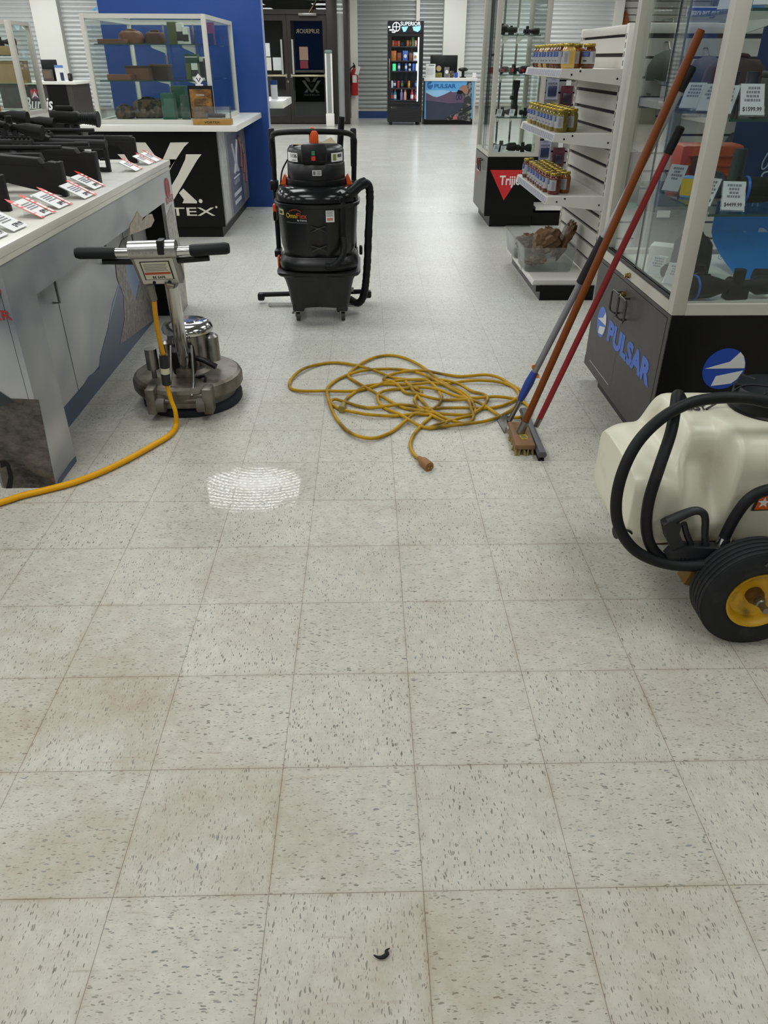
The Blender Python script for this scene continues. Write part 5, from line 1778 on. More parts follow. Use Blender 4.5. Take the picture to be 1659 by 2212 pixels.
coil = K([(860, 710), (832, 690), (790, 660), (766, 605), (785, 545), (840, 480), (892, 428), (850, 425), (790, 435), (740, 470), (660, 525), (570, 566), (490, 570), (410, 530), (340, 450), (300, 370), (285, 300), (305, 255), (370, 212), (480, 183), (600, 170), (720, 166), (820, 190), (900, 232), (990, 275), (1070, 310), (1105, 355), (1115, 400), (1130, 450), (1080, 478), (980, 462), (900, 420), (850, 365), (800, 310), (740, 245), (760, 262), (830, 295), (800, 328), (790, 355), (815, 390), (870, 420), (930, 460), (975, 488),
          (900, 505), (830, 498), (770, 475), (700, 430), (620, 390), (580, 350), (585, 315), (640, 288), (730, 275), (830, 275), (930, 292), (1030, 320), (1130, 332), (1260, 332), (1380, 342), (1440, 370), (1462, 410), (1420, 442), (1340, 447), (1280, 432), (1200, 385), (1120, 352), (1040, 342), (950, 342), (870, 335), (810, 315), (740, 300), (690, 255), (640, 240), (612, 228), (640, 200), (720, 185), (840, 182), (960, 196), (1060, 205), (1200, 204), (1280, 222), (1340, 250), (1400, 285), (1415, 325), (1370, 385), (1290, 432), (1200, 470), (1060, 495), (930, 502), (870, 505), (960, 480), (1060, 455), (1130, 430), (1140, 395),
          (1110, 340), (1060, 298), (980, 255), (900, 205), (830, 150), (740, 102), (650, 82), (550, 100), (460, 150), (408, 200), (440, 230), (520, 285), (620, 340), (720, 385), (830, 408), (920, 430), (1010, 432), (1100, 425), (1170, 400), (1212, 350), (1190, 312), (1120, 292), (1060, 265), (980, 238), (880, 222), (780, 226), (690, 240), (610, 250), (520, 275), (430, 296), (280, 300), (130, 292), (72, 268), (80, 222), (150, 170), (250, 133), (340, 126), (440, 142), (560, 178), (660, 210), (760, 228), (850, 235), (910, 268), (945, 320), (935, 370), (890, 405),
          (800, 420), (680, 435), (540, 438), (430, 418), (350, 390), (308, 362), (330, 348), (400, 362), (500, 384), (590, 390), (690, 380), (780, 378), (860, 392), (960, 398), (1080, 396), (1200, 390), (1300, 375), (1375, 340), (1392, 305), (1350, 260), (1270, 242), (1160, 238), (1060, 238), (960, 250), (880, 250), (800, 258), (700, 252), (600, 252), (510, 272), (440, 300), (398, 335), (375, 372)])
rnd = random.Random(3)
pts3 = []
for i, (x, y) in enumerate(coil):
    p = PZ(x, y, 0.0)
    lift = 0.0085 if i < 8 or i > len(coil) - 4 else 0.0085 + 0.010 * (0.5 + 0.5 * sin(i * 1.7)) * (1 if 640 < x < 1080 and y > 800 else 0.4)
    p.z = lift
    pts3.append(p)
YEL2 = mat('yellow_extension_cable', 'B58C00', 0.45, var=0.15, spec=0.3, dirt='4A3B08', dscale=9, dlo=0.45, dhi=0.75)
t = thing('extension_cord', 'yellow extension cord lying in a loose tangle on the floor by the poles', 'cord', PZ(880, 870, 0))
G().tube(pts3, 0.0078, 10, 5).build('cable', YEL2, t)
PLUG = mat('tan_plug', '8A5F31', 0.55, var=0.25)
a, b_ = PZ(905, 990, 0.014), PZ(927, 1008, 0.018)
d = (b_ - a).normalized()
G().tube([a, a + d * 0.02, a + d * 0.035, b_, b_ + d * 0.004], [0.011, 0.013, 0.02, 0.021, 0.018], 14, 0).build('plug', PLUG, t)
for s in (-1, 1):
    n_ = d.cross(Vector((0, 0, 1))) * s * 0.006
    G().box(b_ + d * 0.008 + n_, (0.003, 0.008, 0.006)).build('plug_prong', BRASS, t)
a, b_ = PZ(742, 873, 0.012), PZ(739, 882, 0.016)
d = (b_ - a).normalized()
G().tube([a, b_, b_ + d * 0.02], [0.012, 0.018, 0.017], 14, 0).build('socket_end', mat('olive_tan_plug', '8A7A3A', 0.55), t)

# ================================================================== LONG-HANDLED TOOLS leaning on the showcase
LEAN = 1.0
# scraper
t = thing('floor_scraper', 'long floor scraper with grey pole, black foam grip and blue lower handle', 'scraper', PZ(1090, 925, 0))
sb_ = Vector((0.513, 2.14, 0.0))
st = PX(1496, 142, 0.985)
def on(px, py, p=sb_, q=st):
    """point of the pole nearest to a line of sight"""
    d1 = (q - p)
    d2 = ray(px, py)
    w0 = p - CAM
    a, b_, c = d1.dot(d1), d1.dot(d2), d2.dot(d2)
    e, f = d1.dot(w0), d2.dot(w0)
    return p + d1 * ((b_ * f - c * e) / (a * c - b_ * b_))
q1, q2, q3, q4, q5, q6 = on(1093, 905), on(1118, 862), on(1145, 798), on(1253, 612), on(1302, 512), on(1470, 198)
GP = mat('grey_painted_pole', '85868A', 0.4, 0.3, var=0.1)
G().tube([q1, q2], 0.0105, 12, 0).build('shank', STEEL, t)
G().tube([q2, q2 + (q3 - q2) * 0.2, q2 + (q3 - q2) * 0.6, q3], [0.0125, 0.017, 0.020, 0.015], 14, 4).build('blue_handle', mat('blue_grip_plastic', '27408F', 0.45), t, 'blue plastic lower handle')
G().tube([q3, q4], 0.0135, 14, 0).build('lower_pole', GP, t)
G().tube([q4, q4 + (q5 - q4) * 0.02, q5], [0.016, 0.0185, 0.0185], 16, 0).build('foam_grip', mat('black_foam', '1A1B1D', 0.8), t, 'black foam sleeve')
G().tube([q5, q6], 0.0135, 14, 0).build('upper_pole', mat('pale_grey_pole', '9A9C9D', 0.4, 0.3), t)
G().tube([q6, q6 + (st - q6) * 0.9, st], [0.016, 0.017, 0.013], 14, 0).build('end_grip', RUBB, t)
d = (q3 - q2).normalized()
for s in (-1, 1):
    G().prism([(-0.004, 0), (0.022, 0.010), (0.026, 0.024), (0.012, 0.03), (0, 0.016)], basis(q3 + d * 0.004, (s, -0.35, -0.2 * s), (0, -0.2, -1) if s > 0 else (0, -0.2, 1)), 0.002).build('orange_wing', mat('orange_tape', 'E58A1F', 0.5), t)
a, b_, c, e = PZ(1074, 912, 0.022), PZ(1108, 908, 0.035), PZ(1092, 936, 0.001), PZ(1084, 934, 0.001)
g = G().pts([PZ(1073, 909, 0.03), PZ(1090, 937, 0.001), PZ(1096, 915, 0.012), PZ(1103, 901, 0.045), PZ(1086, 896, 0.06)], (0.002, 0.002, 0.001))
g.build('blade', STEEL, t)
# brush
t = thing('deck_brush', 'orange-brown wooden pole with worn wooden scrub brush head, middle of the leaning poles', 'brush', PZ(1128, 940, 0))
A, B, C_, D = [PZ(x, y, 0.052) for x, y in ((1099, 916), (1137, 905), (1154, 955), (1116, 968))]
WOOD = mat('worn_brown_wood', '7C5A3A', 0.65, var=0.3, scale=25, dirt='55483A', dscale=14)
xd = ((B - A) + (C_ - D)).normalized()
yd = ((A - D) + (B - C_)).normalized()
ctr = (A + B + C_ + D) / 4
wl, ll = ((B - A).length + (C_ - D).length) / 2, ((A - D).length + (B - C_).length) / 2
M = basis(ctr - Vector((0, 0, 0.022)), yd.cross(Vector((0, 0, 1))), yd)
wl = 0.082
G().prism([(-wl / 2, -ll / 2), (wl / 2, -ll / 2), (wl / 2, ll / 2), (-wl / 2, ll / 2)], M, 0.022, 0.004).build('head_block', WOOD, t)
g = G()
rr = random.Random(5)
for i in range(5):
    for j in range(13):
        u, v = (i / 4 - 0.5) * wl * 0.8, (j / 12 - 0.5) * ll * 0.9
        p = M @ Vector((u, v, 0.0))
        q = Vector((p.x, p.y, 0.0)) + Vector((rr.uniform(-1, 1), rr.uniform(-1, 1), 0)) * 0.006 + (Vector(xd) * (u / wl) + Vector(yd) * (v / ll)) * 0.012
        g.tube([p, q], [0.004, 0.0055], 6, 0)
g.build('bristles', mat('straw_bristle', '8C7B4A', 0.8, var=0.3), t)
G().prism([(-wl * 0.2, -ll * 0.22), (wl * 0.2, -ll * 0.22), (wl * 0.2, -ll * 0.02), (-wl * 0.2, -ll * 0.02)], M @ Matrix.Translation((0.004, -0.01, 0.0222)), 0.0008).build('worn_sticker', mat('grey_yellow_sticker', '6E6A45', 0.6, dirt='B79A22', dscale=60, dlo=.5, dhi=.6), t)
bt = PX(1515, 64, 0.992)
bb = PZ(1124, 935, 0.052)
d = (bt - bb).normalized()
G().tube([bb + d * 0.05, bt - d * 0.01, bt], [0.0145, 0.0145, 0.012], 16, 0).build('pole', mat('orange_brown_wood', '6E360A', 0.5, var=0.2, scale=35, spec=0.25), t)
G().tube([bb, bb + d * 0.055], [0.018, 0.0165], 16, 0).build('socket', STEEL, t)
# squeegee
t = thing('floor_squeegee', 'red pole with black rubber grip and grey floor squeegee head, rightmost leaning pole', 'squeegee', PZ(1165, 945, 0))
a, b_ = PZ(1130, 889, 0.024), PZ(1171, 986, 0.024)
d = (b_ - a).normalized()
n_ = d.cross(Vector((0, 0, 1)))
M = basis(a - Vector((0, 0, 0.024)), n_, Vector((0, 0, 1)))
Mh = Matrix((n_, Vector((0, 0, 1)), d)).transposed().to_4x4()
Mh.translation = a - Vector((0, 0, 0.024))
G().prism([(-0.014, 0.018), (0.014, 0.018), (0.02, 0.03), (0.012, 0.044), (-0.012, 0.044), (-0.02, 0.03)], Mh, (b_ - a).length, 0.002).build('head_channel', mat('grey_channel', '55565A', 0.45, 0.3, var=0.15), t)
g = G().prism([(-0.012, 0.0), (-0.004, 0.0), (-0.003, 0.02), (-0.011, 0.02)], Mh @ Matrix.Translation((0, 0, 0.005)), (b_ - a).length - 0.01)
g.prism([(0.004, 0.0), (0.012, 0.0), (0.011, 0.02), (0.003, 0.02)], Mh @ Matrix.Translation((0, 0, 0.005)), (b_ - a).length - 0.01)
g.build('rubber_blade', RUBB, t)
rb = PZ(1158, 921, 0.045)
rt = PX(1471, 272, 0.99)
d = (rt - rb).normalized()
k = on(1170, 905, rb, rt)
k2 = on(1437, 330, rb, rt)
G().tube([rb, rb + (k - rb) * 1.0], [0.011, 0.013], 14, 0).build('ferrule', STEEL, t)
G().tube([k, k2], 0.0125, 14, 0).build('pole', mat('dark_red_pole', '8A1E22', 0.4, var=0.15), t)
G().tube([k2, k2 + (rt - k2) * 0.95, rt], [0.0155, 0.0165, 0.011], 14, 0).build('end_grip', RUBB, t)

# scrap of debris in the foreground
p = [PZ(x, y, 0.004) for x, y in ((807, 2063), (818, 2068), (828, 2067), (836, 2060), (834, 2054), (842, 2048))]
tag(G().tube(p, [0.001, 0.0028, 0.004, 0.0042, 0.0026, 0.0008], 8, 6).build('debris_curl', RUBB), 'small curled scrap of black rubber on the floor in the foreground', 'debris')

# wet patch left by the machine
g = G()
wc = PZ(541, 1052)
cx_, cy_ = wc.x, wc.y
n = 56
ring = []
for i in range(n):
    a = 2 * pi * i / n
    k = 1 + 0.08 * sin(3 * a + 1) + 0.05 * sin(7 * a)
    ring.append(g.bm.verts.new((cx_ - 0.03 + 0.36 * k * cos(a), cy_ - 0.06 + 0.34 * k * sin(a), 0.0006)))
g._f(ring)


def wet():
    m = bpy.data.materials.new('thin_water_film')
    m.use_nodes = True
    nt = m.node_tree
    for nn in list(nt.nodes):
        nt.nodes.remove(nn)
    L = nt.links

    def N(t, **k):
        q = nt.nodes.new(t)
        for a_, v in k.items():
            setattr(q, a_, v)
        return q

    def mth(op, a_, b_=None, clamp=False):
        q = N('ShaderNodeMath', operation=op, use_clamp=clamp)
        for i, v in enumerate((a_, b_)):
            if v is None:
                continue
            if isinstance(v, (int, float)):
                q.inputs[i].default_value = v
            else:
                L.new(v, q.inputs[i])
        return q.outputs[0]

    def rng(v, a_, b_, lo=0.0, hi=1.0):
        q = N('ShaderNodeMapRange')
        q.inputs[1].default_value, q.inputs[2].default_value, q.inputs[3].default_value, q.inputs[4].default_value = a_, b_, lo, hi
        L.new(v, q.inputs[0])
        return q.outputs[0]
    o = N('ShaderNodeOutputMaterial')
    tr = N('ShaderNodeBsdfTransparent')
    tr.inputs[0].default_value = (0.985, 0.985, 0.98, 1)
    gl = N('ShaderNodeBsdfGlossy')
    gl.inputs['Roughness'].default_value = 0.045
    fr = N('ShaderNodeFresnel')
    fr.inputs[0].default_value = 1.33
    tc = N('ShaderNodeTexCoord').outputs['Object']

    def ell(x0, y0, rx, ry):
        mp = N('ShaderNodeMapping')
        mp.inputs['Location'].default_value = (-x0 / rx, -y0 / ry, 0)
        mp.inputs['Scale'].default_value = (1 / rx, 1 / ry, 1)
        L.new(tc, mp.inputs[0])
        ln = N('ShaderNodeVectorMath', operation='LENGTH')
        L.new(mp.outputs[0], ln.inputs[0])
        return ln.outputs['Value']
    ox, oy = 0.03, 0.06
    n1 = N('ShaderNodeTexNoise')
    n1.inputs['Scale'].default_value = 9
    n1.inputs['Detail'].default_value = 5
    L.new(tc, n1.inputs[0])
    wob = mth('MULTIPLY', mth('SUBTRACT', n1.outputs['Fac'], 0.5), 0.9)
    main = rng(mth('ADD', ell(ox, oy, 0.21, 0.17), wob), 1.08, 0.86)
    low = mth('MULTIPLY', rng(mth('ADD', ell(ox - 0.17, oy - 0.27, 0.13, 0.07), wob), 1.1, 0.5), 0.22)
    far = mth('MULTIPLY', rng(mth('ADD', ell(ox - 0.02, oy - 0.02, 0.33, 0.30), wob), 1.0, 0.6), 0.08)
    cover = mth('MAXIMUM', main, mth('MAXIMUM', low, far))
    # fine swirl ridges left by the turning pad
    mp = N('ShaderNodeMapping')
    mp.inputs['Location'].default_value = (-ox, -oy - 0.30, 0)
    L.new(tc, mp.inputs[0])
    wv = N('ShaderNodeTexWave', wave_type='RINGS', rings_direction='Z')
    wv.inputs['Scale'].default_value = 15
    wv.inputs['Distortion'].default_value = 2.5
    wv.inputs['Detail'].default_value = 3
    wv.inputs['Detail Scale'].default_value = 9
    L.new(mp.outputs[0], wv.inputs[0])
    nz = N('ShaderNodeTexNoise')
    nz.inputs['Scale'].default_value = 120
    nz.inputs['Detail'].default_value = 3
    L.new(tc, nz.inputs[0])
    grain = rng(nz.outputs['Fac'], 0.42, 0.58, 0.08, 1.0)
    streak = rng(wv.outputs['Fac'], 0.2, 0.8, 0.15, 1.0)
    core = rng(mth('ADD', ell(ox + 0.01, oy + 0.05, 0.17, 0.09), wob), 1.05, 0.3)
    tex = mth('MAXIMUM', mth('MULTIPLY', grain, streak), mth('MULTIPLY', core, 0.35))
    f = mth('MULTIPLY', mth('MULTIPLY', cover, tex), mth('MULTIPLY', fr.outputs[0], 1.5), True)
    bp = N('ShaderNodeBump')
    bp.inputs['Strength'].default_value = 0.15
    bp.inputs['Distance'].default_value = 0.002
    L.new(tex, bp.inputs['Height'])
    mx = N('ShaderNodeMixShader')
    L.new(f, mx.inputs[0])
    L.new(tr.outputs[0], mx.inputs[1])
    L.new(gl.outputs[0], mx.inputs[2])
    L.new(mx.outputs[0], o.inputs[0])
    return m


tag(g.build('water_film', wet()), 'thin wet patch on the floor with swirl marks, shining under the lamps', 'puddle', kind='stuff')
# ================================================================== FAR: drinks fridge and far counter
FY = 19.75
fl, frr = PY(838, 160, FY).x, PY(913, 160, FY).x
ft = PY(875, 45, FY).z
t = thing('drinks_fridge', 'tall black drinks fridge with lit sign, shelves of snacks, cans and bottles', 'fridge', ((fl + frr) / 2, 20.1, 0))
FB = mat('fridge_black', '121315', 0.3, var=0.12)
FD = 0.75
dz0, dz1 = PY(875, 222, FY).z, PY(875, 76, FY).z
g = G()
g.b2((fl, FY, 0.06), (fl + 0.045, FY + FD, ft))
g.b2((frr - 0.045, FY, 0.06), (frr, FY + FD, ft))
g.b2((fl + 0.045, FY + FD - 0.04, 0.06), (frr - 0.045, FY + FD, ft))
g.b2((fl + 0.045, FY, ft - 0.04), (frr - 0.045, FY + FD - 0.04, ft))
g.b2((fl + 0.045, FY + 0.02, dz1 + 0.0), (frr - 0.045, FY + FD - 0.04, dz1 + 0.05))
g.b2((fl + 0.045, FY, 0.06), (frr - 0.045, FY + FD - 0.04, dz0 - 0.05))
g.build('cabinet', FB, t)
for sx in (fl + 0.08, frr - 0.08):
    G().cyl((sx, FY + 0.06, 0), (sx, FY + 0.06, 0.06), 0.03).build('foot', BLKM, t)
    G().cyl((sx, FY + FD - 0.06, 0), (sx, FY + FD - 0.06, 0.06), 0.03).build('foot', BLKM, t)
# lit sign
hz0, hz1 = PY(875, 71, FY).z, ft - 0.012
s = G().b2((fl + 0.01, FY - 0.02, hz0), (frr - 0.01, FY, hz1)).build('sign_box', mat('sign_black', '10151C', 0.3), t)
LIT = mat('lit_white_sign', 'EAF4F8', 0.5, emit=1.4)
LITB = mat('lit_blue_sign', '8CC6D8', 0.5, emit=0.9)
cxs, czs = PY(856, 58, FY).x, PY(856, 58, FY).z
ySg = FY - 0.021
g = G().tube([(cxs + 0.085 * cos(2 * pi * k / 24), ySg - 0.004, czs + 0.085 * sin(2 * pi * k / 24)) for k in range(24)], 0.008, 6, 1, closed=True)
g.b2((cxs - 0.08, ySg - 0.006, czs - 0.006), (cxs + 0.08, ySg, czs + 0.006)).b2((cxs - 0.006, ySg - 0.006, czs - 0.08), (cxs + 0.006, ySg, czs + 0.08))
g.build('target_emblem', LIT, s)
text('sign_lettering', 'SUPERIOR', (cxs + 0.1, ySg - 0.0, czs + 0.025), (1, 0, 0), (0, 0, 1), 0.075, LIT, s, wid=0.46, bold=0.0, ext=0.004)
g = G()
g.pts([(cxs + 0.12, ySg, czs + 0.0), (cxs + 0.28, ySg, czs + 0.01), (cxs + 0.22, ySg, czs - 0.09), (cxs + 0.17, ySg, czs - 0.1)], (0, -0.003, 0))
g.pts([(cxs + 0.38, ySg, czs + 0.005), (cxs + 0.57, ySg, czs + 0.02), (cxs + 0.56, ySg, czs - 0.06), (cxs + 0.5, ySg, czs - 0.1), (cxs + 0.4, ySg, czs - 0.07)], (0, -0.003, 0))
for k in range(5):
    g.pts([(cxs + 0.52 + 0.012 * k, ySg, czs + 0.09 - k * 0.035), (cxs + 0.56 + 0.005 * k, ySg, czs + 0.1 - k * 0.035), (cxs + 0.545, ySg, czs + 0.07 - k * 0.035)], (0, -0.003, 0))
g.build('sign_artwork', LITB, s)
g = G()
for (a, b_, c, d) in ((-0.19, -0.02, 0.05, 0.03), (-0.16, -0.075, 0.09, 0.025), (-0.1, -0.115, 0.08, 0.02)):
    g.b2((cxs + a, ySg - 0.003, czs + b_), (cxs + a + c, ySg, czs + b_ + d))
g.build('sign_dashes', LIT, s)
# door
d = thing('door', None, None)
bpy.data.objects.remove(d)
dl, dr = fl + 0.02, frr - 0.02
g = G()
g.b2((dl, FY - 0.045, dz0 - 0.04), (dl + 0.06, FY - 0.005, dz1 + 0.03))
g.b2((dr - 0.08, FY - 0.045, dz0 - 0.04), (dr, FY - 0.005, dz1 + 0.03))
g.b2((dl + 0.06, FY - 0.045, dz1 - 0.02), (dr - 0.08, FY - 0.005, dz1 + 0.03))
g.b2((dl + 0.06, FY - 0.045, dz0 - 0.04), (dr - 0.08, FY - 0.005, dz0 + 0.01))
door = g.build('door', FB, t)
G().b2((dl + 0.06, FY - 0.028, dz0 + 0.01), (dr - 0.08, FY - 0.022, dz1 - 0.02)).build('door_glass', glass('fridge_glass', (0.93, 0.95, 0.96), 0.6), door)
G().tube([(dl + 0.015, FY - 0.05, 0.95), (dl + 0.015, FY - 0.075, 1.0), (dl + 0.015, FY - 0.075, 1.35), (dl + 0.015, FY - 0.05, 1.4)], 0.012, 8, 0).build('handle', STEEL, door)
G().b2((dr - 0.105, FY + 0.03, dz0 + 0.03), (dr - 0.085, FY + 0.05, dz1 - 0.04)).build('light_strip', mat('led_strip', 'F2F8FF', 0.5, emit=6.0), t)
G().b2((dl + 0.045, FY + 0.03, dz0 + 0.03), (dl + 0.055, FY + 0.04, dz1 - 0.04)).build('light_strip', mat('led_strip_dim', 'C8DCF4', 0.5, emit=1.0), t)
g = G()
for k in range(6):
    z = 0.12 + 0.05 * k
    g.b2((fl + 0.09, FY - 0.008, z), (frr - 0.09, FY, z + 0.025))
g.build('grille', mat('grille_dark', '07080A', 0.5), t)
p = PY(851, 232, FY)
G().b2((p.x - 0.07, FY - 0.006, p.z - 0.014), (p.x + 0.07, FY, p.z + 0.014)).build('brand_badge', PAPER, t)
p = PY(893, 232, FY)
G().b2((p.x - 0.03, FY - 0.006, p.z - 0.018), (p.x + 0.03, FY, p.z + 0.018)).build('thermostat', mat('dim_blue_display', '3036A0', 0.4), t)
shelf_px = [100, 131, 153, 190, 216]
SHZ = [PY(875, y, FY + 0.12).z for y in shelf_px]
for z in SHZ:
    g = G()
    for k in range(9):
        yy = FY + 0.06 + k * 0.07
        g.b2((fl + 0.05, yy, z - 0.008), (frr - 0.05, yy + 0.006, z))
    g.b2((fl + 0.05, FY + 0.05, z - 0.022), (frr - 0.05, FY + 0.056, z))
    for q in range(4):
        xx = fl + 0.13 + q * 0.18
        g.b2((xx, FY + 0.056, z - 0.006), (xx + 0.006, FY + 0.62, z))
    g.build('wire_shelf', mat('dark_wire', '3A3C40', 0.4), t)


def can(label, x, z, c, h=0.13, r=0.03, neck=True, group=None, cat='can', name='drink_can', band=None):
    t = thing(name, label, cat, (0, 0, 0), 0, group)
    G().lathe([(0, 0), (r * 0.8, 0), (r, 0.012), (r, h - 0.014), (r * 0.78, h), (0, h)], Matrix.Identity(4), 16).build('body', c, t)
    G().lathe([(0, h), (r * 0.76, h), (r * 0.76, h + 0.003), (0, h + 0.003)], Matrix.Identity(4), 16).build('lid', CHROME, t)
    if band:
        G().lathe([(r, h * 0.3), (r * 1.015, h * 0.3), (r * 1.015, h * 0.7), (r, h * 0.7)], Matrix.Identity(4), 16).build('printed_band', band, t)
    t.location = (x, FY + 0.12, z + 0.001)
    return t


def bottle(label, x, z, c, cap, h=0.21, r=0.035, band=None, group=None):
    t = thing('drink_bottle', label, 'bottle', (0, 0, 0), 0, group)
    G().lathe([(0, 0), (r * 0.9, 0), (r, 0.01), (r * 0.93, h * 0.4), (r, h * 0.62), (r * 0.75, h * 0.75), (r * 0.42, h * 0.86), (r * 0.42, h * 0.93), (0, h * 0.93)], Matrix.Identity(4), 18).build('body', c, t)
    G().lathe([(0, h * 0.92), (r * 0.52, h * 0.92), (r * 0.52, h), (0, h)], Matrix.Identity(4), 14).build('cap', cap, t)
    if band:
        G().lathe([(r * 0.98, h * 0.14), (r * 1.03, h * 0.14), (r * 1.03, h * 0.5), (r * 0.98, h * 0.5)], Matrix.Identity(4), 18).build('label_band', band, t)
    t.location = (x, FY + 0.12, z + 0.001)
    return t


def packet(label, x, z, c, w_, h, art=None, cat='snack packet', group=None):
    t = thing('snack_packet', label, cat, (0, 0, 0), 0, group)
    g = G()
    rings = []
    for (k, f, d_) in ((0, 1.0, 0.002), (0.08, 0.97, 0.006), (0.3, 0.94, 0.03), (0.6, 0.94, 0.03), (0.88, 0.97, 0.008), (1.0, 1.02, 0.002)):
        rings.append([Vector((-w_ / 2 * f, -d_, h * k)), Vector((0, -d_ * 1.5, h * k)), Vector((w_ / 2 * f, -d_, h * k)), Vector((w_ / 2 * f, d_, h * k)), Vector((0, d_ * 1.5, h * k)), Vector((-w_ / 2 * f, d_, h * k))])
    g.rings(rings)
    g.build('bag', c, t)
    if art:
        G().ell((0, -0.042, h * 0.45), (w_ * 0.3, 0.006, h * 0.2), 14, 8).build('printed_art', art, t)
    t.location = (x, FY + 0.13, z + 0.001)
    return t


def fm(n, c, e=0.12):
    return mat('fridge_' + n, c, 0.4, var=0.15, scale=60, emit=e)  # faint self-glow stands for fridge light falling on the goods


def fx(px):
    return PY(px, 150, FY + 0.12).x


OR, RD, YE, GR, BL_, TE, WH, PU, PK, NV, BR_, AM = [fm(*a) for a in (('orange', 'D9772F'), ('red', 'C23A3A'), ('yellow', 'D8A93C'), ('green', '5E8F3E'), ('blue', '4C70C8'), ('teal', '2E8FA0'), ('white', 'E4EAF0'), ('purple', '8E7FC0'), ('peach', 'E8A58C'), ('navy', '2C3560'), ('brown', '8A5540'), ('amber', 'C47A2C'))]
H_ = lambda px0, px1, row: abs(PY(875, px0, FY + 0.12).z - PY(875, px1, FY + 0.12).z)
z = SHZ[0]
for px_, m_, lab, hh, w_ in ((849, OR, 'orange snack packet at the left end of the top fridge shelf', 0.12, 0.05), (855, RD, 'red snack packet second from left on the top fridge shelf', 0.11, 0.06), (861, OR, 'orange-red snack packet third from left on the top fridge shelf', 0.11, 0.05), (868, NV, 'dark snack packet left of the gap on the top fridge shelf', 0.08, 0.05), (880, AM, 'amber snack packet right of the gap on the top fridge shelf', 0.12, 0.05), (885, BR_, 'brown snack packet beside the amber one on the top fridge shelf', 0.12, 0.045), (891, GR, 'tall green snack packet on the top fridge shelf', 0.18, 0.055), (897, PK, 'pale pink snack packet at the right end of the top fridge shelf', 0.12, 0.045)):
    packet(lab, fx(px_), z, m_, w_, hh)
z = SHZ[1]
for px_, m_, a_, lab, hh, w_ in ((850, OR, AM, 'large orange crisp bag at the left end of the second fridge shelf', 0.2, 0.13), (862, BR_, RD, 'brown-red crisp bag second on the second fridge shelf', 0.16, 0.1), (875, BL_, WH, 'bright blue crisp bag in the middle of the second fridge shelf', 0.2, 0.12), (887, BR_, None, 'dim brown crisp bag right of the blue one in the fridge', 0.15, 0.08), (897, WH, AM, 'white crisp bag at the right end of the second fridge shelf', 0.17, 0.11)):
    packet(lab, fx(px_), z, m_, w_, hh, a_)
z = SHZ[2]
tag(G().b2((fx(848), FY + 0.1, z + 0.001), (fx(855), FY + 0.13, z + 0.145)).build('green_carton', fm('lime', '3FD58A', 1.0)), 'glowing green drink carton at the left of the third fridge shelf', 'carton')  # brightness put into the carton's colour as glow, no lamp inside
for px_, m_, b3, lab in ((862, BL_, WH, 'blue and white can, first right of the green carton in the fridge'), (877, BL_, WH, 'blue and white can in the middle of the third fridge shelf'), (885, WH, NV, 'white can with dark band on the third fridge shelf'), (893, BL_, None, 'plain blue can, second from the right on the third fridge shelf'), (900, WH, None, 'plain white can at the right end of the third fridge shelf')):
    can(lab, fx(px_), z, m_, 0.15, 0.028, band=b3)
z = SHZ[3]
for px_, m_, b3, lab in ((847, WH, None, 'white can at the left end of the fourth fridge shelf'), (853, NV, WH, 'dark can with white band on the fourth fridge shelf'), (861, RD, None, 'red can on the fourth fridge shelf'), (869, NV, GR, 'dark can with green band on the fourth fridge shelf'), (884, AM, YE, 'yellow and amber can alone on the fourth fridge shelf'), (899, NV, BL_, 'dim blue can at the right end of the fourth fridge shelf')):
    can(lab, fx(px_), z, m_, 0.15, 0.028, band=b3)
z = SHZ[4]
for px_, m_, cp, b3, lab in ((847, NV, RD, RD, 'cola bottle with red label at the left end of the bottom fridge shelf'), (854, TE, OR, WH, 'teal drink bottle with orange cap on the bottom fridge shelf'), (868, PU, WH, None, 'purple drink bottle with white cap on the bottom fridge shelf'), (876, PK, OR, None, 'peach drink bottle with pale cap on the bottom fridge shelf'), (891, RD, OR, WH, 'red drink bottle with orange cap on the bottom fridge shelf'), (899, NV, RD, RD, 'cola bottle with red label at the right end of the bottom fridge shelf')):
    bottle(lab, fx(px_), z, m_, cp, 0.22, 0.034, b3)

# far counter with landscape poster front
PYY = 19.9
pl_, pr_ = PY(917, 220, PYY).x, PY(1020, 220, PYY).x + 0.03
ptop = PY(970, 168, PYY).z
t = thing('poster_counter', 'far counter with landscape poster of a man using binoculars on its front', 'counter', ((pl_ + pr_) / 2, 20.3, 0))
G().b2((pl_, PYY + 0.01, 0.0), (pr_, PYY + 0.7, ptop - 0.07)).build('cabinet', BLACK, t)
G().b2((pl_ - 0.03, PYY - 0.03, ptop - 0.07), (pr_ + 0.06, PYY + 0.75, ptop), bev=0.004).build('worktop', LAMIN, t)
G().b2((pr_ + 0.0005, PYY - 0.0, 0.0), (pr_ + 0.05, PYY + 0.7, ptop - 0.071)).build('end_panel', GREYF, t)
PP = ('Y', PYY + 0.009)
b0 = G().b2((pl_ + 0.005, PYY + 0.006, 0.12), (pr_ - 0.005, PYY + 0.0095, ptop - 0.072)).build('poster', mat('poster_sky', '5AA3DC', 0.4, var=0.05, scale=2), t)
PP = ('Y', PYY + 0.0055)
decal('poster_haze', [(920, 195), (960, 195), (1000, 200), (1018, 205), (1018, 215), (920, 215)], PP, 0.0, mat('poster_haze', '8FC0E2', 0.4), b0)
decal('poster_mountain', [(920, 200), (926, 203), (935, 208), (943, 210), (950, 208), (960, 204), (972, 198), (974, 196), (976, 199), (985, 199), (1018, 205), (1018, 240), (920, 240)], PP, 0.001, mat('poster_mauve', '5A4A62', 0.4, var=0.2, scale=8), b0)
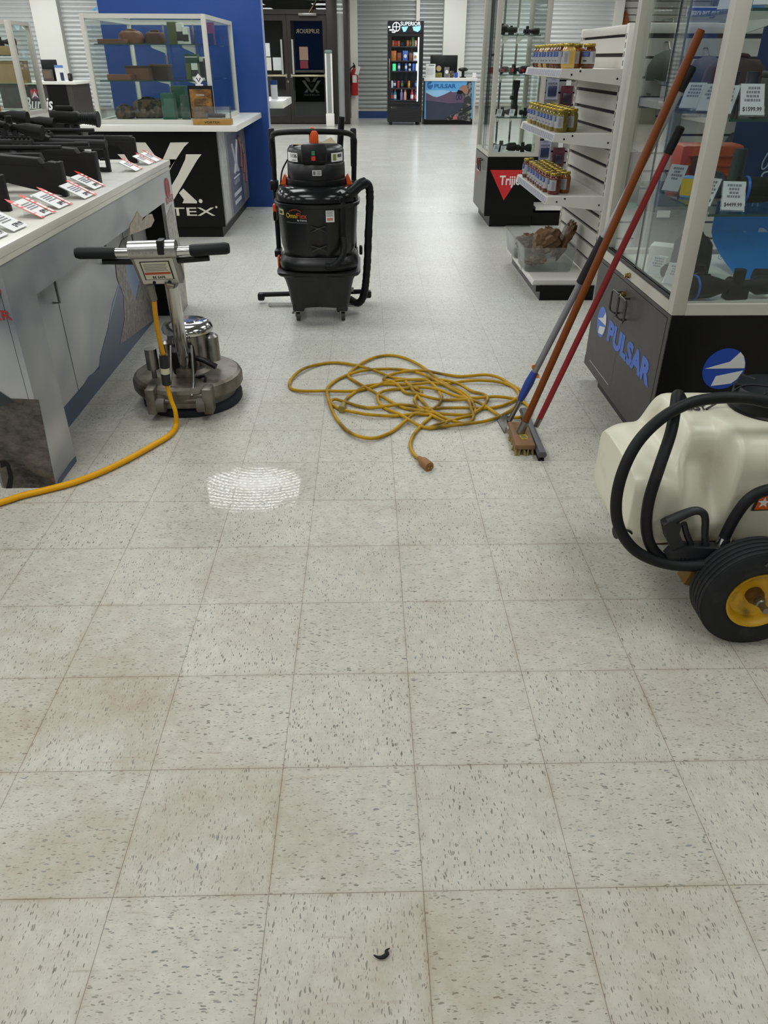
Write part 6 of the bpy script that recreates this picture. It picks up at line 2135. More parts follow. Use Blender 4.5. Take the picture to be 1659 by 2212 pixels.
decal('poster_hills', [(920, 217), (940, 219), (970, 223), (1018, 221), (1018, 259), (920, 259)], PP, 0.002, mat('poster_dusk', '2E3446', 0.4, var=0.3, scale=9), b0)
decal('poster_man', [(1019, 176), (1010, 176), (1008, 183), (1002, 186), (999, 194), (1000, 204), (1002, 212), (997, 232), (990, 240), (972, 252), (975, 258), (1018, 262)], PP, 0.003, mat('poster_camo_jacket', '2A2B2C', 0.6, var=0.3, dirt='7E7C74', dscale=14, dlo=0.55, dhi=0.62), b0)
decal('poster_hand', [(992, 190), (999, 184), (1008, 185), (1012, 194), (1010, 203), (1004, 202), (996, 196)], PP, 0.004, mat('poster_skin', '9C6E62', 0.5), b0)
decal('poster_binoculars', [(986, 200), (990, 194), (998, 196), (1001, 199), (998, 203), (989, 204)], PP, 0.005, BLKM, b0)
for px_ in (988, 995):
    p = PY(px_, 210, PYY)
    G().tube([p + Vector((0.03 * cos(a), -0.001, 0.05 * sin(a))) for a in [k * pi / 6 for k in range(12)]], 0.008, 6, 1, closed=True).build('poster_lens_rings', NAVY, b0)
decal('poster_rifle', [(960, 256), (975, 248), (1005, 234), (1018, 226), (1019, 236), (985, 254), (970, 260)], PP, 0.006, mat('poster_gun', '15171B', 0.4, dirt='6C7078', dscale=16, dlo=.55, dhi=.62), b0)
decal('poster_red_mark', [(978, 258), (980, 250), (984, 248), (987, 252), (988, 258)], PP, 0.0075, mat('poster_pink', 'B5605E', 0.5), b0)


def pulsar_logo(parent, M, r, blue, white, name='logo_disc'):
    o = G().prism([(r * cos(2 * pi * k / 40), r * sin(2 * pi * k / 40)) for k in range(40)], M, 0.0008).build(name, blue, parent)
    g = G()
    for poly in ([(-.9, .02), (.2, .36), (.58, .82), (.78, .62), (.92, .3), (.96, .04)], [(-.3, -.35), (.93, -.08), (.74, -.5), (.5, -.72), (-.42, -.84)]):
        g.prism([(a * r, b_ * r) for a, b_ in poly], M @ Matrix.Translation((0, 0, 0.0009)), 0.0008)
    g.build('logo_star', white, parent)
    return o


LB = mat('poster_logo_blue', '1B5FA0', 0.4)
M = basis(PY(929, 184, PYY - 0.002), (1, 0, 0), (0, 0, 1))
pulsar_logo(b0, M, 0.072, LB, mat('poster_sky', '5AA3DC', 0.4)) if False else None
G().prism([(0.072 * cos(2 * pi * k / 30), 0.08 * sin(2 * pi * k / 30)) for k in range(30)], M, 0.001).build('logo_disc', LB, t)
G().prism([(-0.06, 0.0), (0.02, 0.03), (0.045, 0.06), (0.07, 0.01)], M @ Matrix.Translation((0, 0, 0.0012)), 0.001).build('logo_star', mat('poster_sky', '5AA3DC', 0.4), t)
text('poster_lettering', 'PULSAR', PY(938, 190, PYY - 0.002), (1, 0, 0), (0, 0, 1), 0.085, LB, t, wid=PY(985, 190, PYY).x - PY(938, 190, PYY).x, bold=0.03)
# things on the far counter
zt = ptop + 0.001
YY = PYY + 0.2
a, c = PY(930, 119, YY + 0.15), PY(989, 119, YY + 0.15)
t = thing('monitor', 'back of a black monitor on the far counter beside the drinks fridge', 'monitor', ((a.x + c.x) / 2, YY + 0.15, zt))
G().b2((a.x, YY + 0.14, zt + 0.08), (c.x, YY + 0.18, a.z), bev=0.008).build('screen_housing', BLKP, t)
g = G().tube([Vector((a.x + 0.12, YY + 0.138, zt + 0.24)), Vector(((a.x + c.x) / 2, YY + 0.136, zt + 0.34)), Vector((c.x - 0.12, YY + 0.138, zt + 0.24))], 0.006, 6, 0).build('back_ridge', mat('ridge_black', '08090A', 0.5), t)
G().b2(((a.x + c.x) / 2 - 0.03, YY + 0.18, zt + 0.01), ((a.x + c.x) / 2 + 0.03, YY + 0.21, zt + 0.25)).build('stand_neck', BLKP, t)
G().b2(((a.x + c.x) / 2 - 0.13, YY + 0.1, zt), ((a.x + c.x) / 2 + 0.13, YY + 0.28, zt + 0.012)).build('stand_foot', BLKP, t)


def box_thing(name, label, cat, px0, py0, px1, Y, m, depth=0.05, extra=None):
    a, c = PY(px0, py0, Y), PY(px1, py0, Y)
    t = thing(name, label, cat, ((a.x + c.x) / 2, Y, zt))
    G().b2((a.x, Y, zt), (c.x, Y + depth, a.z), bev=0.003).build('body', m, t)
    if extra:
        extra(t, a, c, Y)
    return t


def notice_extra(t, a, c, Y):
    g = G()
    for k in range(6):
        g.b2((a.x + 0.02, Y - 0.002, a.z - 0.1 - 0.025 * k), (c.x - 0.03 - 0.02 * (k % 2), Y - 0.0005, a.z - 0.095 - 0.025 * k))
    g.b2((a.x + 0.07, Y - 0.002, a.z - 0.04), (c.x - 0.03, Y - 0.0005, a.z - 0.02))
    g.build('print_lines', GREYINK, t)


box_thing('notice_stand', 'white printed notice standing at the left end of the far counter', 'sign', 920, 138, 941, YY - 0.1, PAPER, 0.006, notice_extra)
box_thing('phone_box', 'grey upright box with round mark in the middle of the far counter', 'box', 960, 145, 971, YY - 0.1, mat('mid_grey_box', '6E6F70', 0.5), 0.05, lambda t, a, c, Y: G().lathe([(0.035, 0), (0.04, 0), (0.04, 0.003), (0.035, 0.003)], basis(((a.x + c.x) / 2, Y - 0.001, zt + 0.12), (1, 0, 0), (0, 0, 1)), 20).build('ring_mark', PAPER, t))
def tin_extra(t, a, c, Y):
    m_ = (a.x + c.x) / 2
    G().lathe([(0, 0), (0.06, 0), (0.06, 0.02), (0, 0.02)], basis((m_, Y - 0.0, zt + 0.19), (1, 0, 0), (0, 0, 1)), 24).build('round_top', mat('khaki_disc', 'A39C74', 0.5), t)
box_thing('display_pack', 'green and yellow packs with round khaki top on the far counter', 'pack', 941, 157, 954, YY - 0.1, mat('green_yellow_pack', '5C6326', 0.5, dirt='C2B23A', dscale=30), 0.05, tin_extra)
box_thing('display_pack', 'small black and yellow pack right of the grey box on the far counter', 'pack', 972, 153, 981, YY - 0.1, mat('black_yellow_pack', '2A2A26', 0.5, dirt='C9B03A', dscale=35), 0.05)
box_thing('cup', 'small blue cup on the far counter near its right end', 'cup', 982, 157, 989, YY - 0.1, mat('bright_blue_plastic', '2448B8', 0.4), 0.06)
p = PY(1000, 160, YY - 0.05)
t = thing('barcode_scanner', 'black barcode scanner on its stand at the right of the far counter', 'scanner', (p.x, YY - 0.05, zt))
G().cyl((p.x, YY - 0.05, zt), (p.x, YY - 0.05, zt + 0.02), 0.08, n=20).cyl((p.x, YY - 0.05, zt + 0.02), (p.x, YY - 0.05, zt + 0.13), 0.035).build('stand', BLKP, t)
G().ell((p.x, YY - 0.06, zt + 0.17), (0.12, 0.1, 0.045), 20, 10).build('scanner_head', BLKP, t)
p = PY(1024, 164, YY)
tag(G().b2((p.x - 0.04, YY - 0.05, zt), (p.x + 0.05, YY + 0.03, zt + 0.1), bev=0.01).build('small_box', PAPER), 'small white box at the right end of the far counter', 'box')

# ================================================================== RIGHT: showcase with red triangle
TX0, TY0, TY1 = 1.045, 6.755, 7.60
TX1 = 1.52
t = thing('triangle_cabinet', 'black base cabinet with red triangle and white lettering, glass showcase above it', 'cabinet', (1.28, 7.18, 0))
G().b2((TX0 + 0.004, TY0, 0.1), (TX1, TY1, 0.622)).build('cabinet_body', BLACK, t)
G().b2((TX0, TY0 + 0.012, 0.112), (TX0 + 0.0039, TY1 - 0.01, 0.612)).build('side_door', mat('grey_side_laminate', '65635F', 0.4, var=0.04), t)
G().b2((1.105, TY0 + 0.02, 0), (TX1 - 0.005, TY1 - 0.03, 0.1)).build('plinth', BLACK, t)
TRI = mat('triangle_red', 'C8282C', 0.45, var=0.04)
tt = [PY(1059, 367, TY0), PY(1131, 367, TY0), PY(1088, 433, TY0)]
G().pts([p + Vector((0, -0.0003, 0)) for p in tt], (0, -0.001, 0)).build('red_triangle', TRI, t)
text('cabinet_lettering', 'Trijicon', PY(1078.5, 399, TY0 - 0.0015), (1, 0, 0), (0, 0, 1), 0.078, PAPER, t, bold=0.022, wid=0.285)
for hy in (7.05, 7.17):
    G().tube([(TX0 - 0.03, hy - 0.05, 0.565), (TX0 - 0.03, hy + 0.05, 0.565), (TX0 - 0.03, hy + 0.05, 0.475), (TX0 - 0.03, hy - 0.05, 0.475)], 0.005, 8, 1, closed=True).tube([(TX0, hy, 0.565), (TX0 - 0.03, hy, 0.565)], 0.005, 8, 0).build('handle', BLKM, t)
G().pts([(TX0 - 0.0002, 7.5, 0.55), (TX0 - 0.0002, 7.28, 0.55), (TX0 - 0.0002, 7.42, 0.33)], (-0.001, 0, 0)).build('red_triangle', TRI, t)
text('cabinet_lettering', 'Trijicon', (TX0 - 0.0015, 7.5, 0.44), (0, -1, 0), (0, 0, 1), 0.045, PAPER, t, bold=0.02, wid=0.26)
text('cabinet_lettering', 'Brilliant', (TX0 - 0.0015, 7.42, 0.34), (0, -1, 0), (0, 0, 1), 0.02, GREYINK, t, wid=0.18) if False else None
showcase('tall_showcase', 'tall glass showcase on the red triangle cabinet, optics on glass shelves', TX0, TX1, TY0, TY1, 0.6225, 2.3, (0.945, 1.285, 1.585), post=0.042, rail=0.035, door_side='left')
b1, b2_, b3, b4 = 0.6225 + 0.021, 0.9455, 1.2855, 1.5855


def optic_block(label, x, y, z, L, h, rz=0.0, accent=None, group=None):
    """compact sight: housing, lens hood and mount"""
    t = thing('red_dot_sight', label, 'sight', (0, 0, 0), 0, group)
    G().box((0, 0, h * 0.25), (L * 0.5, h * 0.55, h * 0.45), bev=h * 0.08).build('mount', BLKM, t)
    G().lathe([(h * 0.25, 0), (h * 0.38, 0.02 * L), (h * 0.36, L * 0.7), (h * 0.42, L), (h * 0.33, L)], basis((-L / 2, 0, h * 0.65), (0, 1, 0), (0, 0, 1)), 18).build('housing', GUN, t)
    G().cyl((0, 0, h * 0.9), (0, 0, h * 1.15), h * 0.2).build('turret', GUN, t)
    if accent:
        G().cyl((L / 2, 0, h * 0.65), (L / 2 + 0.002, 0, h * 0.65), h * 0.3, n=18).build('lens', accent, t)
    t.location = (x, y, z)
    t.rotation_euler = (0, 0, rz)
    return t


def stand_tag(label, x, y, z, rz=0.0, w_=0.055, h=0.075, price=None, group=None, lean=30, sticker=None):
    """acrylic wedge holding a printed price card, facing local -y"""
    t = thing('price_card', label, 'price tag', (0, 0, 0), 0, group)
    l = radians(lean)
    yd = Vector((0, sin(l), cos(l)))
    M = basis((0, 0, 0.0095), (1, 0, 0), yd)
    G().prism([(-w_ / 2, 0), (w_ / 2, 0), (w_ / 2, h), (-w_ / 2, h)], M @ Matrix.Translation((0, 0, -0.002)), 0.0018).build('card', mat('grey_white_card', 'B9BBBF', 0.5, var=0.03), t)
    G().prism([(-w_ / 2 - 0.003, -0.003), (w_ / 2 + 0.003, -0.003), (w_ / 2 + 0.003, h + 0.003), (-w_ / 2 - 0.003, h + 0.003)], M @ Matrix.Translation((0, 0, -0.006)), 0.0035).build('acrylic_holder', ACRYL, t)
    tp = Vector((0, sin(l) * h * 0.75 + 0.006, cos(l) * h * 0.75))
    G().pts([tp + Vector((-w_ * 0.25, 0, 0)), tp + Vector((w_ * 0.25, 0, 0)), Vector((w_ * 0.25, tp.y + h * 0.35, 0.001)), Vector((-w_ * 0.25, tp.y + h * 0.35, 0.001))], (0, 0.002, 0.001)).build('prop', ACRYL, t)
    g = G()
    rr = random.Random(hash(label) % 999)
    for k in range(4):
        a = w_ * rr.uniform(0.18, 0.36)
        yk = h * (0.9 - 0.13 * k)
        x0 = -a
        while x0 < a:
            q = w_ * rr.uniform(0.06, 0.14)
            g.prism([(x0, yk - h * 0.08), (x0 + q, yk - h * 0.08), (x0 + q, yk), (x0, yk)], M, 0.0005)
            x0 += q + w_ * 0.03
    g.build('print_lines', GREYINK, t)
    if price:
        text('price_print', price, M @ Vector((0, h * 0.12, 0.0)), (1, 0, 0), yd, h * 0.13, INK, t, align='C', wid=w_ * 0.8, bold=0.01)
    t.location = (x, y, z)
    t.rotation_euler = (0, 0, rz)
    return t


A1 = mat('red_lens', 'B3202A', 0.15)
optic_block('black sight at the left of the top visible shelf in the tall showcase', 1.13, 7.0, b4, 0.1, 0.075, 0.4)
optic_block('black sight right of the first on the top visible shelf of the tall showcase', 1.21, 6.98, b4, 0.09, 0.06, 0.2)
scope_item('black scope at the right of the top visible shelf in the tall showcase', 1.38, 7.05, b4, 0.19, 0.3, 0.8)
stand_tag('white price card on the top visible shelf of the tall showcase', 1.27, 6.86, b4, -0.3, 0.05, 0.05)
bt_ = thing('drink_bottle', 'half-empty bottle of red drink standing in the tall showcase', 'bottle', (1.12, 7.38, b3))
G().lathe([(0, 0), (0.03, 0), (0.032, 0.01), (0.03, 0.05), (0, 0.05)], (1.12, 7.38, b3), 16).build('drink', mat('red_drink', 'B03A40', 0.2), bt_)
G().lathe([(0.031, 0.05), (0.031, 0.09), (0.014, 0.125), (0.014, 0.14)], (1.12, 7.38, b3), 16).build('clear_body', ACRYL, bt_)
G().cyl((1.12, 7.38, b3 + 0.14), (1.12, 7.38, b3 + 0.16), 0.016, n=14).build('cap', BLKP, bt_)
for k, (xx, yy, ll) in enumerate(((1.14, 6.92, 0.1), (1.22, 6.9, 0.12), (1.32, 6.93, 0.11), (1.42, 6.92, 0.1))):
    optic_block(('red-lensed sight at the left end of the middle shelf in the tall showcase', 'red-lensed sight second from left on the middle shelf of the tall showcase', 'red-lensed sight third from left on the middle shelf of the tall showcase', 'red-lensed sight at the right end of the middle shelf in the tall showcase')[k], xx, yy, b3, ll * 0.6, 0.045, -1.3, A1)
scope_item('black scope lying across the back of the middle shelf in the tall showcase', 1.3, 7.12, b3, 0.26, 0.15, 0.9)
scope_item('black scope with red ring on the lower glass shelf of the tall showcase', 1.2, 6.98, b2_, 0.2, -0.2, 0.9, accent=A1)
sp_ = thing('spotting_scope', 'tall upright black scope on the lower glass shelf of the tall showcase', 'scope', (1.31, 7.05, b2_))
G().lathe([(0, 0), (0.03, 0), (0.03, 0.08), (0.022, 0.1), (0.022, 0.2), (0.033, 0.24), (0.033, 0.29), (0, 0.29)], (1.31, 7.05, b2_), 18).build('scope_tube', GUN, sp_)
G().cyl((1.31, 7.05, b2_ + 0.15), (1.26, 7.03, b2_ + 0.15), 0.016).build('turret', GUN, sp_)
scope_item('black scope at the right of the lower glass shelf in the tall showcase', 1.41, 6.99, b2_, 0.12, 0.2, 0.8)
stand_tag('price card at the left of the lower glass shelf in the tall showcase', 1.13, 6.84, b2_, -0.5, 0.05, 0.06)
stand_tag('price card in front of the red-ringed scope in the tall showcase', 1.245, 6.84, b2_, -0.6, 0.05, 0.06)
scope_item('long black scope on the floor of the tall showcase', 1.22, 7.0, b1, 0.24, 0.1, 1.1)
scope_item('short black scope at the right of the floor of the tall showcase', 1.41, 6.95, b1, 0.14, 0.1, 1.0)
stand_tag('price card in the left front corner of the tall showcase floor', 1.12, 6.83, b1, -0.5, 0.055, 0.07)
stand_tag('second price card on the tall showcase floor, beside the corner one', 1.19, 6.83, b1, -0.5, 0.05, 0.06)
# slatted display beside it with hanging packs
t = thing('slat_display', 'grey slat-wall display right of the tall showcase, hanging packs on it', 'display', (1.75, 7.2, 0))
G().b2((1.535, 7.1, 0.0), (2.3, 7.2, 0.12)).build('kick_board', BLACK, t)
g = G()
z = 0.24
while z < 1.45:
    g.b2((1.56, 7.13, z), (2.3, 7.15, z + 0.085))
    z += 0.1
g.build('slats', mat('grey_slat', '9C9A97', 0.5), t)
G().b2((1.54, 7.1, 0.12), (1.56, 7.2, 1.5)).build('upright', GREYF, t)
G().b2((1.56, 7.15, 0.12), (2.3, 7.17, 1.5)).build('groove_back', BLKM, t)
G().b2((1.56, 6.83, 0.14), (2.3, 7.13, 0.17)).build('base_shelf', LAMIN, t)
G().b2((1.53, 6.83, 0.0), (2.3, 7.1, 0.12)).build('base_front', BLACK, t)
HAZ = mat('pale_mauve_pack', 'A9A6BE', 0.3, var=0.2, scale=30)
DKP = mat('dark_pack', '2B2630', 0.3, var=0.2)
DKR = mat('dark_red_pack', '5A2A35', 0.35, var=0.3, scale=40)
for i, (x0, z0, m_, lab) in enumerate(((1.6, 1.08, HAZ, 'pale mauve pack hanging left in the upper row of the slat display'), (1.74, 1.02, DKR, 'dark red and black pack hanging right in the upper row of the slat display'),
                                     (1.72, 0.84, DKR, 'dark red pack hanging in the middle row of the slat display'),
                                     (1.59, 0.56, HAZ, 'pale mauve pack hanging left in the lower row of the slat display'), (1.73, 0.5, DKR, 'dark red and black pack hanging right in the lower row of the slat display'))):
    t = thing('blister_pack', lab, 'pack', (x0 + 0.05, 7.09, z0))
    hh = 0.17 if i != 2 else 0.12
    G().b2((x0, 7.085, z0), (x0 + 0.115, 7.092, z0 + hh)).build('card', m_, t)
    G().box((x0 + 0.057, 7.075, z0 + hh * 0.4), (0.08, 0.02, hh * 0.5), bev=0.006).build('blister', DKP if m_ is DKR else NAVY, t)
    if m_ is HAZ:
        text('pack_lettering', 'VAPOR', (x0 + 0.012, 7.0845, z0 + hh * 0.7), (1, 0, 0), (0, 0, 1), 0.018, INK, t, wid=0.09, bold=0.01)
    G().tube([(x0 + 0.057, 7.06, z0 + hh + 0.01), (x0 + 0.057, 7.13, z0 + hh + 0.014)], 0.003, 6, 0).build('hook', STEEL, t)
    G().b2((x0 + 0.035, 7.055, z0 + hh + 0.004), (x0 + 0.08, 7.058, z0 + hh + 0.045)).build('price_ticket', PAPER, t)
# ================================================================== WHITE GONDOLA with jars
GX = 1.425
t = thing('shelf_gondola', 'white slat-wall shelf unit with three shelves of jars and a low black-fronted base', 'shelving', (1.3, 4.72, 0))
GY0, GY1 = 4.185, 5.28
WSL = mat('white_slat', 'CFCCC5', 0.5, var=0.02)
g = G()
z = 0.135
while z < 1.5:
    g.b2((GX, GY0 + 0.05, z), (GX + 0.016, GY1 - 0.04, z + 0.080))
    z += 0.1
g.build('slats', WSL, t)
G().b2((GX + 0.016, GY0 + 0.05, 0.12), (GX + 0.03, GY1 - 0.04, 1.545)).build('groove_back', mat('slat_groove', '141416', 0.7), t)
for (a, b_) in ((GY0, GY0 + 0.05), (GY1 - 0.04, GY1)):
    u = G().b2((GX - 0.005, a, 0), (GX + 0.06, b_, 1.58), bev=0.003).build('upright', OFFWHITE, t)
    g = G()
    z = 0.2
    while z < 1.54:
        g.b2((GX - 0.0062, (a + b_) / 2 - 0.004, z), (GX - 0.004, (a + b_) / 2 + 0.004, z + 0.028))
        z += 0.045
    g.build('slots', BLKM, u)
G().b2((GX - 0.008, GY0 + 0.05, 1.53), (GX + 0.058, GY1 - 0.04, 1.575), bev=0.003).build('top_rail', OFFWHITE, t)
RAILT = mat('ticket_strip', '9C9DA6', 0.4, var=0.4, scale=70)
SHT = (1.355, 1.014, 0.655)
for sz in SHT:
    g = G().b2((1.06, GY0 + 0.01, sz - 0.02), (GX - 0.006, GY1 - 0.01, sz))
    g.prism([(1.055, sz - 0.045), (1.062, sz - 0.001), (GX - 0.006, sz - 0.001), (GX - 0.006, sz - 0.085), (1.1, sz - 0.05)], basis((0, GY0 + 0.012, 0), (1, 0, 0), (0, 0, 1)), 0.008)
    g.prism([(1.055, sz - 0.045), (1.062, sz - 0.001), (GX - 0.006, sz - 0.001), (GX - 0.006, sz - 0.085), (1.1, sz - 0.05)], basis((0, GY1 - 0.006, 0), (1, 0, 0), (0, 0, 1)), 0.008)
    s = g.build('shelf', OFFWHITE, t)
    g = G().prism([(1.047, sz - 0.045), (1.0575, sz - 0.004), (1.06, sz - 0.004), (1.06, sz - 0.047)], basis((0, GY1 - 0.008, 0), (1, 0, 0), (0, 0, 1)), GY1 - GY0 - 0.016)
    g.build('ticket_rail', OFFWHITE, s)
    rr = random.Random(int(sz * 100))
    y = GY0 + 0.02
    g = G()
    while y < GY1 - 0.07:
        M = basis((1.0275, y, sz - 0.045), (0, 1, 0), (0.027, 0, 0.043))
        g.pts([(1.0478, y, sz - 0.0415), (1.0478, y + 0.05, sz - 0.0415), (1.0562, y + 0.05, sz - 0.0075), (1.0562, y, sz - 0.0075)], (-0.002, 0, 0.0007))
        y += 0.056
    g.build('shelf_tickets', RAILT, s)
    for (xx, zz) in ((1.12, -0.03), (GX - 0.03, -0.05), (1.17, -0.012)):
        G().cyl((xx, GY0 + 0.0035, sz + zz), (xx, GY0 + 0.006, sz + zz), 0.006, n=12).build('rivet_hole', BLKM, s)
# base
g = G().b2((1.03, GY0 + 0.01, 0.1), (GX - 0.006, GY1 - 0.01, 0.13))
g.build('base_deck', OFFWHITE, t)
g = G().prism([(1.022, 0.098), (1.022, 0.118), (1.03, 0.13), (1.03, 0.1)], basis((0, GY1 - 0.01, 0), (1, 0, 0), (0, 0, 1)), GY1 - GY0 - 0.02)
for yy in (4.62, 5.0):
    g.box((1.018, yy, 0.113), (0.012, 0.03, 0.024), bev=0.003)
g.build('deck_rail', OFFWHITE, t)
g = G().prism([(1.045, 0.098), (1.045, 0.06), (1.075, 0.06), (1.075, 0.0), (1.44, 0.0), (1.44, 0.099)], basis((0, GY0 + 0.008, 0), (1, 0, 0), (0, 0, 1)), 0.016)
g.build('base_end', BLACK, t)
G().b2((1.075, GY0 + 0.012, 0.0), (1.09, GY1 - 0.01, 0.099)).build('kick_board', mat('steel_kick', '4A4A48', 0.35, 0.6), t)

LID = mat('gold_lid', 'A89240', 0.28, 0.9, var=0.15)
JL = mat('jar_label_grey', '9C9C9E', 0.5, var=0.03)
JB = mat('jar_label_blue', '143F86', 0.45)
JCOL = {'pale': mat('pale_yellow_preserve', 'B8964C', 0.12, var=0.1), 'brown': mat('brown_preserve', '532A10', 0.1, var=0.25), 'amber': mat('amber_preserve', '754414', 0.1, var=0.25),
        'green': mat('yellow_green_pickle', '6B5E18', 0.1, var=0.35, scale=60), 'red': mat('red_brown_preserve', '5A2416', 0.1, var=0.3)}
RJ, HJ = 0.0405, 0.128


def jar_proto():
    t = thing('preserve_jar', 'jar', 'jar')
    R = RJ
    G().lathe([(0, 0), (R * 0.85, 0), (R * 0.97, 0.008), (R, 0.02), (R, 0.088), (R * 0.94, 0.1), (R * 0.80, 0.108), (R * 0.78, 0.114), (0, 0.114)], Matrix.Identity(4), 28).build('jar_body', JCOL['brown'], t)
    g = G().lathe([(0, 0.112), (R * 0.86, 0.112), (R * 0.88, 0.114), (R * 0.88, 0.125), (R * 0.84, HJ), (R * 0.7, HJ), (R * 0.68, HJ - 0.0015), (0, HJ - 0.0015)], Matrix.Identity(4), 28)
    g.build('lid', LID, t)
    c = Vector((0, 0, 0))
    l = sticker('label', c, R * 1.002, 0.024, 0.088, pi - 1.0, pi + 1.75, JL, t, 0.0006, 16)
    sticker('blue_panel', c, R * 1.02, 0.06, 0.0865, pi - 0.98, pi + 0.55, JB, l, 0.0004, 10)
    for k in range(2):
        sticker('print_line', c, R * 1.035, 0.068 + k * 0.009, 0.0705 + k * 0.009, pi - 0.5, pi + 0.3, JL, l, 0.0003, 6)
    sticker('print_line', c, R * 1.025, 0.036, 0.043, pi - 0.45, pi + 0.15, INK, l, 0.0003, 6)
    for k in range(4):
        sticker('print_line', c, R * 1.022, 0.032, 0.082 - 0.006 * (k % 2), pi + 1.05 + 0.11 * k, pi + 1.09 + 0.11 * k, GREYINK, l, 0.0003, 2)
    return t


JP = jar_proto()
_used = [False]


def jar(x, y, z, col, label, group, rz=0.0):
    if not _used[0]:
        _used[0] = True
        o = JP
        o.location = (x, y, z)
        o.rotation_euler = (0, 0, rz)
        o['label'] = label
        o['group'] = group
    else:
        o = dup(JP, (x, y, z), rz, label, group)
    paint(o, 'jar_body', JCOL[col])
    return o


rr = random.Random(21)
GRP = 'jars on the white shelf unit'
z = SHT[0] + 0.0005
jar(1.116, 4.30, z, 'pale', 'pale yellow jar nearest the aisle end of the top shelf', GRP, -0.25)
jar(1.185, 4.40, z, 'amber', 'amber jar just behind the pale yellow one on the top shelf', GRP, 0.1)
jar(1.245, 4.335, z, 'brown', 'big brown jar innermost of the near three on the top shelf', GRP, 0.95)
for k, c in enumerate(('brown', 'brown', 'amber', 'brown', 'pale', 'brown', 'pale', 'brown', 'brown')):
    y = 4.40 + 0.09 * k
    lab = {'brown': 'brown preserve jar with gold lid in the front row of the top shelf', 'amber': 'amber preserve jar within the front row of the top shelf', 'pale': 'pale preserve jar within the front row of the top shelf, between brown ones'}[c]
    jar(1.105 + rr.uniform(-.004, .004), y, z, c, lab, GRP, 0.12)
z = SHT[1] + 0.0005
jar(1.117, 4.30, z, 'green', 'nearest front jar of yellow-green pickles on the middle shelf', GRP, -0.1)
jar(1.192, 4.355, z, 'green', 'yellow-green pickle jar beside the nearest one, toward the slats on the middle shelf', GRP, 0.0)
for k in range(8):
    jar(1.106, 4.40 + 0.098 * k + (0.05 if k > 4 else 0), z, 'green' if k != 7 else 'pale', 'yellow-green pickle jar in the front row of the middle shelf' if k != 7 else 'pale jar at the far end of the front row of the middle shelf', GRP, 0.15)
for k in range(6):
    jar(1.196 + rr.uniform(-.004, .004), 4.46 + 0.105 * k, z, 'green', 'yellow-green pickle jar in the second row of the middle shelf', GRP, 0.0)
z = SHT[2] + 0.0005
jar(1.118, 4.30, z, 'red', 'nearest dark red-brown jar in front on the lowest jar shelf', GRP, -0.1)
jar(1.195, 4.36, z, 'amber', 'amber jar beside the nearest one on the lowest jar shelf', GRP, 0.0)
for k in range(8):
    jar(1.104 + rr.uniform(-.003, .003), 4.40 + 0.09 * k + (0.08 if k == 7 else 0), z, 'red', 'dark red-brown jar in the front row of the lowest jar shelf', GRP, 0.15)
for k in range(7):
    jar(1.19 + rr.uniform(-.004, .004), 4.46 + 0.09 * k, z, 'amber', 'amber preserve jar in the second row of the lowest jar shelf', GRP, 0.05)

# storage bins on the base deck
FROST = glass('frosted_plastic', (0.88, 0.89, 0.88), 0.8, haze=0.09, rough=0.15)


def bin_(label, x0, x1, y0, y1, z0, h, taper=0.02):
    t = thing('storage_bin', label, 'bin', ((x0 + x1) / 2, (y0 + y1) / 2, z0))

    def rect(k, z, ins=0.0):
        a, b_, c, d = x0 + k + ins, x1 - k - ins, y0 + k + ins, y1 - k - ins
        r = 0.03
        o = []
        for cx, cy, s in ((b_ - r, d - r, 0), (a + r, d - r, 1), (a + r, c + r, 2), (b_ - r, c + r, 3)):
            for q in range(5):
                an = s * pi / 2 + q * pi / 8
                o.append(Vector((cx + r * cos(an), cy + r * sin(an), z)))
        return o
    g = G()
    g.rings([rect(taper, z0, 0.003), rect(taper, z0 + 0.003), rect(0, z0 + h - 0.008), rect(-0.006, z0 + h - 0.008), rect(-0.006, z0 + h), rect(0.002, z0 + h), rect(taper + 0.003, z0 + 0.006)], cap0=True, cap1=True)
    g.build('tub', FROST, t)
    return t


DZ = 0.131
bin_('clear plastic bin in front on the shelf unit base, crumpled brown bags sticking out', 0.99, 1.355, 4.40, 4.74, DZ, 0.165)
bin_('second clear plastic bin behind the front one on the shelf unit base', 0.985, 1.36, 4.80, 5.20, DZ, 0.165)
PBAG = mat('brown_glossy_bag', '6E5238', 0.28, var=0.3, scale=20, bump=0.4)


def crumpled(label, c, size, rot, seed):
    t = thing('brown_bag', label, 'bag', (c[0], c[1], DZ + 0.01))
    rr = random.Random(seed)
    g = G()
    g.ell((0, 0, 0), (size[0] / 2, size[1] / 2, size[2] / 2), 18, 12)
    R = Matrix.Rotation(rot[0], 3, 'X') @ Matrix.Rotation(rot[1], 3, 'Y') @ Matrix.Rotation(rot[2], 3, 'Z')
    for v in g.bm.verts:
        p = v.co
        n = 1 + rr.uniform(-0.22, 0.22)
        q = Vector((math.copysign(abs(p.x / size[0] * 2) ** 0.7, p.x) * size[0] / 2, math.copysign(abs(p.y / size[1] * 2) ** 0.7, p.y) * size[1] / 2, p.z)) * n
        v.co = R @ q + Vector(c)
        v.co.z = max(v.co.z, DZ + 0.012)
    g.build('crumpled_body', PBAG, t, sharp=18)
    return t


